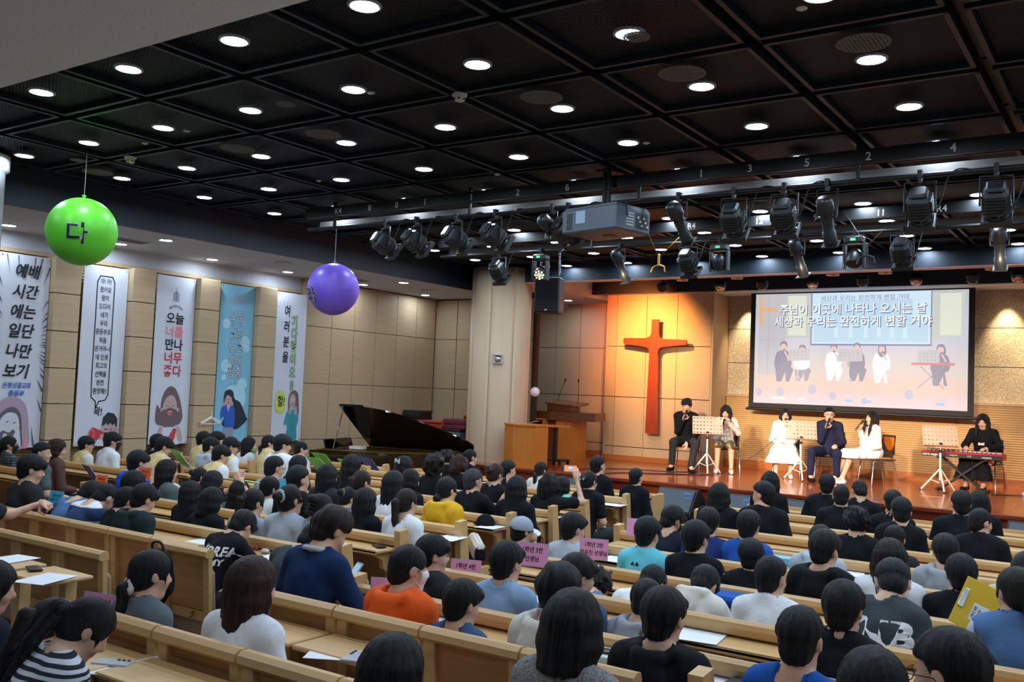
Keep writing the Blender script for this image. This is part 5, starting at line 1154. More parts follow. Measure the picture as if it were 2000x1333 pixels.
MB().tube(spline([(.1, 0, .77), (.2, .02, .82), (.35, -.02, .83)], 4, False), .005, 5).build('cable', M_white, e)
e = empty('mobile_stand', (-9.55, 15.45, ZS), 0, 'small black wheeled stand with wooden shelf behind the lectern', 'stand')
MB().box((0, 0, .72), (.5, .4, .03)).build('top', M_oak, e); MB().box((.06, 0, .38), (.06, .08, .66)).build('post', M_black, e); MB().box((.1, 0, .08), (.36, .36, .04)).build('base', M_black, e); [MB().cyl((x, y-.015, .03), (x, y+.015, .03), .03).build('caster', M_black, e) for x in (-.05, .26) for y in (-.15, .15)]
e = empty('globe_lamp', (-10.0, 15.45, ZS), 0, 'white globe lamp on thin black pole beside the column', 'lamp')
MB().ball((0, 0, 1.36), .093, n=24).build('globe', mat('globe_white', srgb(232, 214, 222), .3, emit=.12), e); MB().cyl((0, 0, .02), (0, 0, 1.27), .010).build('pole', M_black, e); MB().cyl((0, 0, 0), (0, 0, .02), .12, n=24).build('base', M_black, e)
for x, y, l in ((-10.6, 16.6, 'low pale wooden cabinet behind the globe lamp'), (-11.75, 15.9, 'pale wooden cabinet partly hidden left of the column')):
    e = empty('cabinet', (x, y, ZS), 0, l, 'cabinet'); mb = MB(); [mb.box(c, d) for c, d in (((-.3, 0, .5), (.04, .4, 1.0)), ((.3, 0, .5), (.04, .4, 1.0)), ((0, 0, .98), (.6, .4, .04)), ((0, 0, .70), (.6, .4, .03)), ((0, 0, .06), (.6, .4, .04)), ((0, .19, .5), (.6, .02, 1)))]; mb.build('body', M_oak, e); e.scale = (.6, .8, .82)
# ---------------------------------------------------------------- grand piano with the lid up
M_lacq = mat('piano_lacquer', srgb(9, 9, 12), .06, coat=1, spec=.7)
pn = empty('grand_piano', (-11.3, 12.95, floorz(13)+.47), math.radians(15), 'black glossy grand piano with raised lid left of the column', 'piano')
out = [(-1.36, -.70), (-1.36, .70), (-1.05, .74), (-.55, .72), (-.05, .60), (.40, .36), (.80, .05), (1.10, -.20), (1.28, -.45), (1.22, -.66), (1.0, -.74), (-1.0, -.74)]
pts = [tuple(a) for a in spline(out[3:10], 5, False)]; poly = out[:3]+pts+out[10:]; polf = [(x, -y) for x, y in poly]
MB().prism(polf, .30, z0=.24).build('case', M_lacq, pn); MB().prism([(x*.94, y*.92) for x, y in polf], .012, z0=.545).build('plate', mat('gold_plate', srgb(150, 110, 50), .35, .8), pn)
MB().box((-1.28, 0, .36), (.42, 1.46, .10), bev=.01).build('key_bed', M_lacq, pn); kb = MB(); [kb.box((-1.40, -.62+.0238*i, .425), (.14, .022, .02)) for i in range(52)]; kb.build('white_key', M_white, pn); kb = MB(); [kb.box((-1.37, -.61+.0238*i, .44), (.09, .012, .02)) for i in range(51) if i % 7 not in (2, 6)]; kb.build('black_key', M_black, pn)
MB().box((-1.18, 0, .62), (.03, 1.0, .22), rot=(0, math.radians(-18), 0), bev=.01).box((-1.0, 0, .56), (.38, 1.1, .02)).build('music_desk', M_lacq, pn)
mb = MB()
mb.prism([(max(x, -.92), -(y+.74)) for x, y in poly if x > -1.2 or True], .022, M=Matrix.Translation((0, .74, .555)) @ Matrix.Rotation(-math.radians(32), 4, 'X') @ Matrix.Translation((0, 0, 0)))
mb.build('lid', M_lacq, pn); MB().box((-.70, -.74, .04), (.46, 1.44, .02), M=Matrix.Translation((0, .74, .555)) @ Matrix.Rotation(-math.radians(32), 4, 'X'), bev=.004).build('folded_front_lid', M_lacq, pn)
MB().cyl((-.92, -.66, .55), (-.90, -.40, 1.24), .012, n=8).build('lid_prop', M_lacq, pn)
for x, y in ((-1.15, -.55), (-1.15, .55), (.85, .45)): l = MB(); l.cyl((x, y, .24), (x, y, -.40), .06, .035).cyl((x, y, -.40), (x, y, -.47), .02, .025); l.build('leg', M_lacq, pn)
h = MB(); [h.box((x, .745, .53), (.05, .01, .05)) for x in (-.2, .5, .95)]; h.build('hinge', M_brass, pn); MB().box((-.62, -.3, .60), (.24, .2, .05)).build('song_book', mat('paper', srgb(220, 218, 212), .8), pn)
# cushions, stacks and cases behind the piano
def stack(x, y, z0, n, d, m, name, label, group, jit=.03, dz=None, cat='cushion'):
    for i in range(n):
        o = MB().box((0, 0, 0), d, bev=min(d[2]*.3, .02)).build(name, m, None, (x+random.uniform(-jit, jit), y+random.uniform(-jit, jit), z0+d[2]*(i+.5)), (0, 0, random.uniform(-.06, .06))); k_ = n-1-i; tag(o, label+', '+('topmost' if k_ == 0 else NUMW[k_]+' from the top' if k_ < 13 else 'lowest' if i == 0 else NUMW[i]+' from the bottom'), cat, group)
stack(-12.55, 14.95, ZS, 26, (.46, .42, .034), mat('chair_pad_black', srgb(30, 30, 34), .6), 'seat_pad', 'thin black seat pad in the tall stack behind the piano', 'black pads stacked behind the piano')
e = empty('storage_box', (-11.98, 15.0, ZS), 0, 'grey storage case under the folded red cushions behind the piano', 'box'); MB().box((0, 0, .26), (1.5, .6, .52), bev=.02).build('body', mat('case_grey', srgb(96, 100, 106), .6), e); MB().box((0, 0, .54), (1.52, .62, .04), bev=.01).build('lid', M_blackg, e)
stack(-12.0, 14.95, ZS+.56, 4, (.66, .5, .035), mat('cushion_orange', srgb(178, 66, 40), .8), 'floor_cushion', 'flat orange-red cushion in the pile behind the piano lid', 'orange-red cushions behind the piano')
stack(-11.45, 14.95, ZS+.56, 2, (.55, .42, .10), mat('bag_maroon', srgb(110, 34, 50), .8), 'folded_bag', 'folded maroon bag beside the column behind the piano', 'maroon bags by the column', cat='bag')
# xylophone / bell set at left of the piano
e = empty('xylophone', (-13.0, 12.0, floorz(12)), math.radians(20), 'xylophone with pale bars at the left end of the piano', 'xylophone')
b = MB(); [b.box((-.42+.05*i, 0, .84), (.038, .40-.012*i, .016)) for i in range(18)]; b.build('tone_bar', M_chrome, e); MB().box((0, .15, .80), (.95, .04, .05)).box((0, -.15, .80), (.95, .04, .05)).box((-.4, 0, .4), (.04, .3, .8)).box((.4, 0, .4), (.04, .3, .8)).build('frame', M_oak, e)
# emergency light on the column
d = V((.6, -.8, 0)).normalized(); e = empty('wall_light', (-10.55+.595*.545, 14.98-.595*.84, .60), math.atan2(.545, .84), 'small white emergency light unit high on the round column', 'lamp'); MB().box((0, 0, 0), (.19, .04, .20), bev=.01).build('back_plate', M_ply, e); MB().ball((0, -.03, -.01), .06, n=14, sc=(1, .6, 1.1)).build('lens', M_chrome, e); MB().box((0, -.05, .075), (.14, .08, .03), bev=.008).build('hood', M_ply, e)
# wedge monitors on the floor along the stage
M_mon = mat('monitor_grille', srgb(84, 92, 102), .75, var=.1, scale=(80, 80, 80)); M_cab = mat('monitor_cabinet', srgb(28, 29, 32), .5)
for x, l in ((-8.25, 'leftmost grey wedge monitor speaker on the floor before the stage'), (-7.62, 'second grey wedge monitor speaker from the left'), (-5.95, 'grey wedge monitor speaker with blue sticker left of the bob-haired girl'), (-5.02, 'grey wedge monitor speaker right of the bob-haired girl'), (-4.15, 'grey wedge monitor speaker behind long-haired woman in black'), (-1.2, 'grey wedge monitor speaker at the right edge below the stage')):
    e = empty('monitor_speaker', (x, 13.35, -1.76), math.radians(-6), l, 'monitor speaker'); mm = basis((0, 1, 0), (0, 0, 1), (1, 0, 0), (-.33, 0, 0))
    MB().prism([(-.26, 0), (.20, 0), (.24, .12), (.02, .40), (-.06, .40), (-.28, .06)], .66, M=mm).build('cabinet', M_cab, e)
    n = V((0, -.34, .22)).normalized(); MB().box((0, -.185, .235), (.60, .012, .36), rot=(math.radians(-33), 0, 0)).build('front_grille', M_mon, e)
    s = MB(); [s.box((.15+.035*i, -.148-.0*j, .285+.025*j), (.024, .02, .014), rot=(math.radians(-33), 0, 0)) for i in range(4) for j in range(3)]; s.build('sticker', mat('sticker_blue', srgb(110, 160, 220), .4), e); MB().box((0, 0, -.215), (.60, .34, .43)).build('riser', M_cab, e)
# ---------------------------------------------------------------- chairs, music stands, keyboard
M_orange = mat('seat_orange', srgb(206, 116, 26), .6); M_shell = mat('chair_shell', srgb(58, 52, 50), .45)
def stage_chair():
    e = empty('stage_chair', (0, 0, 0)); t = .011
    for s in (-1, 1):
        MB().tube([(s*.24, .24, 0), (s*.215, .20, .40), (s*.21, .15, .425), (s*.21, -.12, .425), (s*.215, -.17, .40), (s*.24, -.25, 0)], t, 8).build('leg_frame', M_chrome, e)
    MB().box((0, 0, .445), (.44, .42, .03), bev=.012).build('seat', M_shell, e); MB().box((0, .0, .466), (.38, .36, .02), bev=.008).build('seat_pad', M_orange, e)
    b = MB(); vs = []
    for i in range(7):
        for j in range(5): a = (i-3)/3; z = .44+j*.105; vs.append((a*(.215-.02*abs(j-2)*.3), -.19-.05*(j/4)+.05*abs(a)**2-(.0 if j else -.02), z))
    fr = [(i*5+j, (i+1)*5+j, (i+1)*5+j+1, i*5+j+1) for i in range(6) for j in range(4)]; b.add(vs, fr, 0, True).add([(x, y-.014, z) for x, y, z in vs], [f[::-1] for f in fr], 0, True); b.build('backrest', M_shell, e)
    MB().box((0, -.205, .68), (.34, .012, .30), rot=(math.radians(-6), 0, 0), bev=.004).build('back_pad', M_orange, e)
    return e
ch0 = stage_chair(); cu = [0]
def place_chair(x, y, rz, label):
    e = ch0 if not cu[0] else copy_tree(ch0, None, (x, y, ZS), math.radians(rz)); cu[0] = 1; e.location = (x, y, ZS); e.rotation_euler = (0, 0, math.radians(rz)); tag(e, label, 'chair'); return e
M_stand = mat('stand_white', srgb(226, 214, 204), .4); M_desk = mat('desk_pinkish', srgb(196, 160, 142), .5)
def music_stand(x, y, rz, label, h=.69, tilt=18, dark=()):
    e = empty('music_stand', (x, y, ZS), math.radians(rz), label, 'music stand')
    mb = MB(); W, H = .54, .34; nx, ny = 9, 5; vs = []; 
    # perforated desk: grid of cells with a square hole in each
    fs = []; hole = .025
    T = Matrix.Translation((0, -.02, h+.02)) @ Matrix.Rotation(math.radians(-tilt), 4, 'X')
    for i in range(nx):
        for j in range(ny):
            cx = -W/2+W*(i+.5)/nx; cz = H*(j+.5)/ny; a, b = W/nx/2, H/ny/2; solid = (i == 4 and j < 2)
            o = [(cx-a, cz-b), (cx+a, cz-b), (cx+a, cz+b), (cx-a, cz+b)]
            if solid: mb.add([(x_, 0, z_) for x_, z_ in o], [(0, 1, 2, 3)], 0, False, T); continue
            k = [(cx+hole/2*math.cos(t*math.pi/4+math.pi*1.25), cz+hole/2*math.sin(t*math.pi/4+math.pi*1.25)) for t in range(8)]
            v = [(x_, 0, z_) for x_, z_ in o]+[(x_, 0, z_) for x_, z_ in k]
            mb.add(v, [(0, 1, 6, 5, 4), (1, 2, 8, 7, 6), (2, 3, 10, 9, 8), (3, 0, 4, 11, 10)], 0, False, T)
    o = mb.build('desk', M_desk, e); s = o.modifiers.new('s', 'SOLIDIFY'); s.thickness = .006
    MB().box((0, -.03, .0), (W, .05, .012), M=T, bev=.004).build('lip', M_desk, e)
    MB().cyl((0, 0, .42), (0, .0, h+.05), .010).build('upper_tube', M_stand, e); MB().cyl((0, 0, .18), (0, 0, .66), .016).build('lower_tube', M_stand, e)
    MB().cyl((0, 0, .63), (0, 0, .68), .022).build('clamp', M_black, e); MB().ball((0, -.02, h+.05), .03).build('joint', M_black, e)
    for k in range(3):
        a = k*2.0944+.5; d = V((math.cos(a), math.sin(a), 0)); l = MB(); l.tube([tuple(d*.012+V((0, 0, .36))), tuple(d*.30+V((0, 0, .012)))], .010, 6, flat=1.6).tube([tuple(d*.17+V((0, 0, .19))), tuple(V((0, 0, .14)))], .007, 5); l.build('leg', M_stand, e); MB().ball(tuple(d*.305+V((0, 0, .012))), .015).build('rubber_foot', M_black, e)
    return e
music_stand(-6.77, 16.30, 28, 'pale perforated music stand before the man in black shirt'); music_stand(-5.17, 16.65, 26, 'pale perforated music stand before the man in navy suit'); music_stand(-2.93, 16.80, 24, 'pale perforated music stand beside the red keyboard', .72)
e = empty('keyboard', (-2.66, 17.28, ZS+.60), math.radians(-2), 'long red electric stage keyboard with black front panel', 'keyboard')
M_nr = mat('keyboard_red', srgb(196, 24, 30), .35); MB().box((0, 0, 0), (1.24, .32, .10), bev=.012).build('body', M_nr, e); MB().box((0, -.161, -.012), (1.22, .006, .07)).build('front_panel', M_black, e)
t = MB(); Mk = wallM((0, -.165, -.012), (0, -1, 0)); text(t, 'nord stage 2', .055, M=Mk @ Matrix.Translation((-.46, 0, 0)), bold=.03); text(t, 'HA88 SW', .030, M=Mk @ Matrix.Translation((-.12, .0, 0)), bold=.02); text(t, 'N Z', .035, M=Mk @ Matrix.Translation((.12, 0, 0)), bold=.02); text(t, 'HAMMER', .035, M=Mk @ Matrix.Translation((.38, -.01, 0)), bold=.03); t.build('lettering', M_white, e)
k = MB(); [k.box((-.58+.0223*i, .06, .058), (.020, .15, .02)) for i in range(52)]; k.build('white_key', M_white, e); k = MB(); [k.box((-.57+.0223*i, .04, .072), (.012, .09, .02)) for i in range(51) if i % 7 not in (2, 6)]; k.build('black_key', M_black, e); k = MB(); [k.cyl((-.55+.07*i, -.09, .05), (-.55+.07*i, -.09, .065), .010) for i in range(16)]; k.build('knob', M_black, e)
e = empty('keyboard_stand', (-2.66, 17.28, ZS), math.radians(-2), 'black double X keyboard stand under the red keyboard', 'stand')
for y in (-.06, .06): x = MB(); x.box((0, y, .28), (.03, .022, .92), rot=(0, math.radians(52), 0)).box((0, y*1.4, .28), (.03, .022, .92), rot=(0, math.radians(-52), 0)); x.build('x_tube', M_black, e)
f = MB(); [f.box((s*.36, 0, .02), (.035, .5, .03)) for s in (-1, 1)]; [f.box((s*.36, 0, .535), (.035, .36, .025)) for s in (-1, 1)]; f.build('foot_bar', M_black, e)
tag(MB().box((0, 0, .03), (.9, .12, .06), bev=.01).build('power_strip', M_white, None, (-1.35, 17.35, ZS), (0, 0, math.radians(4))), 'long white power strip lying on the stage at right', 'power strip')
e = empty('floor_speaker', (-1.35, 18.2, ZS), 0, 'small black speaker on the stage floor at the right edge', 'loudspeaker'); MB().box((0, 0, .15), (.25, .25, .30), bev=.02).build('cabinet', M_cab, e); MB().box((0, -.128, .16), (.2, .006, .22)).build('front_grille', M_blackg, e)
for i, (x, y) in enumerate(((-5.02, 14.62), (-2.85, 15.7))): tag(MB().box((0, 0, .002), (.34, .04, .003)).build('floor_tape', mat('tape_tan', srgb(216, 150, 96), .6), None, (x, y, ZS), (0, 0, .1)), ['strip of tan tape on the stage before the white skirt', 'strip of tan tape on the stage before the keyboard'][i], 'tape')
def cable(name, pts, label, r=.007): tag(MB().tube(spline(pts, 5, False), r, 6).build(name, M_black), label, 'cable')
z = ZS+.008
cable('cable', [(-7.0, 16.4, z), (-7.3, 16.0, z), (-8.2, 15.6, z), (-8.6, 14.6, z), (-8.5, 14.02, z), (-8.45, 13.9, z-.2)], 'black cable running from the man in black over the stage edge')
cable('cable', [(-6.6, 15.9, z), (-7.2, 15.3, z), (-7.7, 14.9, z), (-7.9, 14.2, z), (-8.0, 13.92, z), (-8.05, 13.85, z-.25)], 'black cable with pale plug crossing the stage front')
cable('cable', [(-5.55, 16.5, -.62), (-5.9, 16.4, -.95), (-6.3, 16.2, z+.1), (-6.5, 16.0, z), (-7.0, 15.6, z), (-7.7, 15.0, z)], 'long microphone cable stretched from the white dress singer to the stage floor', .005)
cable('cable', [(-2.2, 17.0, z), (-1.9, 17.2, z), (-1.7, 17.3, z+.02)], 'thin cable leading to the white power strip', .006)
cable('cable', [(-2.5, 17.1, -.82), (-2.48, 16.95, -1.1), (-2.55, 16.9, z), (-2.3, 17.0, z)], 'cable dangling below the red keyboard', .006)
# ---------------------------------------------------------------- performers
def local(p, W):
    q = Matrix.Rotation(-p[3], 3, 'Z') @ (V(W)-V(p[:3])); return np.array(q)/p[4]
def add_hand(vq, J, n, D, N, curl=.35, spread=.08, sc=1):
    h = hand_sdf(J['wr'+n], D, N, 1 if n == 'R' else -1, curl, spread, .006, sc=sc)
    return (np.concatenate([vq[0], h[0]]), np.concatenate([vq[1], h[1]+len(vq[0])]))
def performer(x, y, rz, label, J, hs, hc, top, legs, key, hands=(), extra=(), seed=0, sc=1, shoes='black', dz=.03, skirt=None, seedh=0):
    vq = body_mesh(J, ('pb', key), .014, .0068, hands=False)
    for n, D, N, cu in hands: vq = add_hand(vq, J, n, D, N, cu)
    CACHE[('body', key)] = vq
    p = person(x, y, ZS, label, J, key, hs, hc, top, legs, sc, rz, None, extra, seed=seedh, shoes=shoes)
    face(p, J)
    if skirt:
        g = SDF((-.42, -.25, .18), (.42, .72, .70), .016); m, lo, wd = skirt
        g.ell((0, .0, .57), (.185, .15, .12), None, .04)
        for s in (-1, 1): g.cone((s*.09, .05, .52), (s*.13, .45, .50), .115, .095, .05).cone((s*.12, .44, .50), (s*wd, .47, lo), .09, .12, .05)
        g.cone((0, .1, .52), (0, .42, .50), .11, .10, .05).cone((0, .42, .50), (0, .46, lo), .10, .13, .05); g.noise(.006, 40, 3); g.noise(.004, 90, 4); g.plane((0, 0, lo-.01), (0, 0, -1)); v, q = g.mesh()
        k = ('skirt', key); CACHE[k] = (v, q); to_obj('skirt', (v, q), k, p, CL[m])
    return p
def mic(W, D, label, cable_=True):
    e = empty('microphone', tuple(W), 0, label, 'microphone'); D = V(D).normalized()
    MB().cyl(tuple(-D*.10), tuple(D*.07), .012, .017, n=12).build('handle', M_black, e); MB().ball(tuple(D*.09), .026, n=14).build('mesh_head', M_blackg, e)
    return e
def world_of(p, q): return p.matrix_world @ V(q)
def setup_mic(J, n='R', mouth=(.0, .16, -.055)):
    """hand of side n holds a microphone up to the mouth"""
    s = 1 if n == 'R' else -1; m = head_pts(J, mouth); J['wr'+n] = m+np.array([s*.055, .02, -.17]); J['hd'+n] = J['wr'+n]+np.array([-s*.03, .02, .08])
    J['el'+n] = J['wr'+n]+np.array([s*.10, -.10, -.22]); return m
def seat_at(px, label, **k): pass
SING = []
def sing(key, x, y, rz, label, J, n, m, hs, hc, top, legs, other, miclabel, sc=1, **k):
    s = 1 if n == 'R' else -1; o = 'L' if n == 'R' else 'R'
    hands = [(n, np.array([-s*.25, .25, 1]), np.array([-s*1, -.3, .2]), .95), (o,)+other]
    p = performer(x, y, rz, label, J, hs, hc, top, legs, key, hands, sc=sc, **k)
    R = Matrix.Rotation(math.radians(rz), 4, 'Z'); c = V(J['wr'+n])+V((-s*.035, .045, .085)); d = V(m)-c; W = V((x, y, ZS))+R.to_3x3() @ (c*sc)
    mc = mic(W, R.to_3x3() @ d, miclabel); return p
J = pose(5, 12, 8, 0); m = setup_mic(J, 'R'); J['wrL'] = np.array([-.06, .36, .50]); J['elL'] = np.array([-.26, .16, .70]); J['hdL'] = J['wrL']+[.02, .04, -.09]
J['knL'] = np.array([-.22, .44, .50]); J['anL'] = np.array([-.17, .60, .09]); J['toeL'] = np.array([-.24, .74, .035]); J['knR'] = np.array([.16, .42, .50]); J['anR'] = np.array([.18, .40, .09]); J['toeR'] = np.array([.22, .54, .035])
sing('m1', -7.36, 16.68, 197, 'man in loose black shirt and trousers singing into a microphone, leftmost on stage', J, 'R', m, 'messy', 'k', ('long', 'black'), ('long', 'charcoal'), (np.array([.1, .3, -1]), np.array([.6, .5, .2]), .3), 'black microphone held by the man in black shirt', sc=1.07)
MB()
J = pose(6, -8, 22, 0); m = setup_mic(J, 'R', (0, .15, -.075)); J['wrL'] = m+np.array([-.10, .06, -.10]); J['hdL'] = J['wrL']+[.03, .03, .08]; J['elL'] = np.array([-.24, .12, .74])
p = sing('w2', -6.72, 17.05, 200, 'young woman in pale sweatshirt and camouflage shorts holding a phone beside the black-shirted man', J, 'R', m, 'longf', 'k', ('long', 'offw'), ('shorts', 'cam'), (np.array([.2, .3, 1]), np.array([1, -.3, 0]), .8), 'microphone held by the woman in camouflage shorts', sc=1.0, shoes='white', seedh=1)
tag(MB().box((0, 0, 0), (.075, .008, .15), bev=.004).build('phone', mat('phone_white', srgb(226, 214, 214), .3), None, tuple(V((-6.72, 17.05, ZS))+Matrix.Rotation(math.radians(200), 3, 'Z') @ (V(J['wrL'])+V((.06, .06, .10)))*1.0), (math.radians(70), 0, math.radians(200+60))), 'white phone held up by the woman in camouflage shorts', 'phone')
J = pose(5, 4, 4, 0); m = setup_mic(J, 'L'); J['wrR'] = np.array([.06, .30, .62]); J['hdR'] = np.array([.0, .37, .60])
sing('w3', -5.62, 17.15, 196, 'woman in white dress and white shoes with glasses singing, centre left on stage', J, 'L', m, 'bobs', 'k', ('long', 'white'), None, (np.array([-.7, .6, -.1]), np.array([0, .1, -1]), .3), 'microphone held by the woman in white dress', sc=.99, shoes='white', skirt=('white', .28, .20), extra=('glasses',))
J = pose(5, 14, 3, 0, w=1.03); m = setup_mic(J, 'R'); J['wrL'] = np.array([-.15, .30, .62]); J['hdL'] = np.array([-.13, .38, .62]); J['knL'] = np.array([-.20, .44, .50]); J['knR'] = np.array([.20, .44, .50]); J['anR'] = np.array([.22, .44, .09]); J['anL'] = np.array([-.2, .42, .09])
ps = sing('m4', -4.78, 17.0, 186, 'man in navy suit and glasses singing in the middle of the stage', J, 'R', m, 'comb', 'k', ('collar', 'suit'), ('long', 'suit'), (np.array([0, 1, -.2]), np.array([.3, 0, -1]), 1.0), 'microphone held by the man in navy suit', sc=1.03, extra=('glasses',))
MB().box((0, .118, .80), (.05, .012, .34), rot=(math.radians(-4), 0, 0)).box((0, .112, .955), (.07, .03, .05), bev=.01).build('necktie', mat('tie_green', srgb(34, 46, 44), .6), ps)
J = pose(4, 8, -4, 0); m = setup_mic(J, 'R'); J['wrL'] = np.array([-.08, .30, .62]); J['hdL'] = np.array([-.04, .38, .61]); J['knL'] = np.array([-.08, .45, .51]); J['knR'] = np.array([.08, .46, .50]); J['anL'] = np.array([-.07, .60, .10]); J['anR'] = np.array([.05, .66, .10]); J['toeL'] = J['anL']+[.0, .14, -.06]; J['toeR'] = J['anR']+[.0, .14, -.06]
sing('w5', -4.02, 16.98, 132, 'woman with long dark hair in pale pink blouse and white skirt singing in profile', J, 'R', m, 'longf', 'd', ('long', 'pink'), None, (np.array([.4, .8, -.1]), np.array([0, 0, -1]), .25), 'microphone held by the woman in pink blouse', sc=1.0, shoes='white', skirt=('white', .46, .10), seedh=2)
J = pose(8, 10, 14, 0, w=1.08); 
for n, s in (('L', -1), ('R', 1)): J['el'+n] = np.array([s*.27, .12, .72]); J['wr'+n] = np.array([s*.16, .36, .70]); J['hd'+n] = np.array([s*.13, .44, .69])
J['knL'] = np.array([-.20, .42, .48]); J['knR'] = np.array([.16, .42, .48])
p6 = performer(-2.42, 17.86, 168, 'woman with long black hair in black dress playing the red keyboard', J, 'longf', 'k', ('long', 'black'), None, 'w6', [('L', np.array([.3, 1, -.15]), np.array([0, -.2, -1]), .35), ('R', np.array([-.3, 1, -.15]), np.array([0, -.2, -1]), .35)], skirt=('black', .20, .18), shoes='black', sc=1.03)
MB().prism([(-.05, 0), (.05, 0), (.03, .2), (-.03, .2)], .012, M=basis((1, 0, 0), (0, -.25, .97), (0, -.97, -.25), (0, .165, .74))).build('scarf', CL['offw'], p6)
for x, y, rz, l in ((-7.34, 16.76, 197, 'chrome-legged stage chair under the man in black shirt'), (-6.70, 17.12, 200, 'chrome-legged stage chair under the woman in camouflage shorts'), (-5.60, 17.22, 196, 'chrome-legged stage chair with orange back under the woman in white dress'), (-4.77, 17.08, 186, 'chrome-legged stage chair with orange back under the man in navy suit'), (-3.96, 17.04, 132, 'chrome-legged stage chair with orange back under the woman in pink blouse'), (-2.41, 17.95, 168, 'chrome-legged stage chair with orange back under the keyboard player')): place_chair(x, y, rz, l)
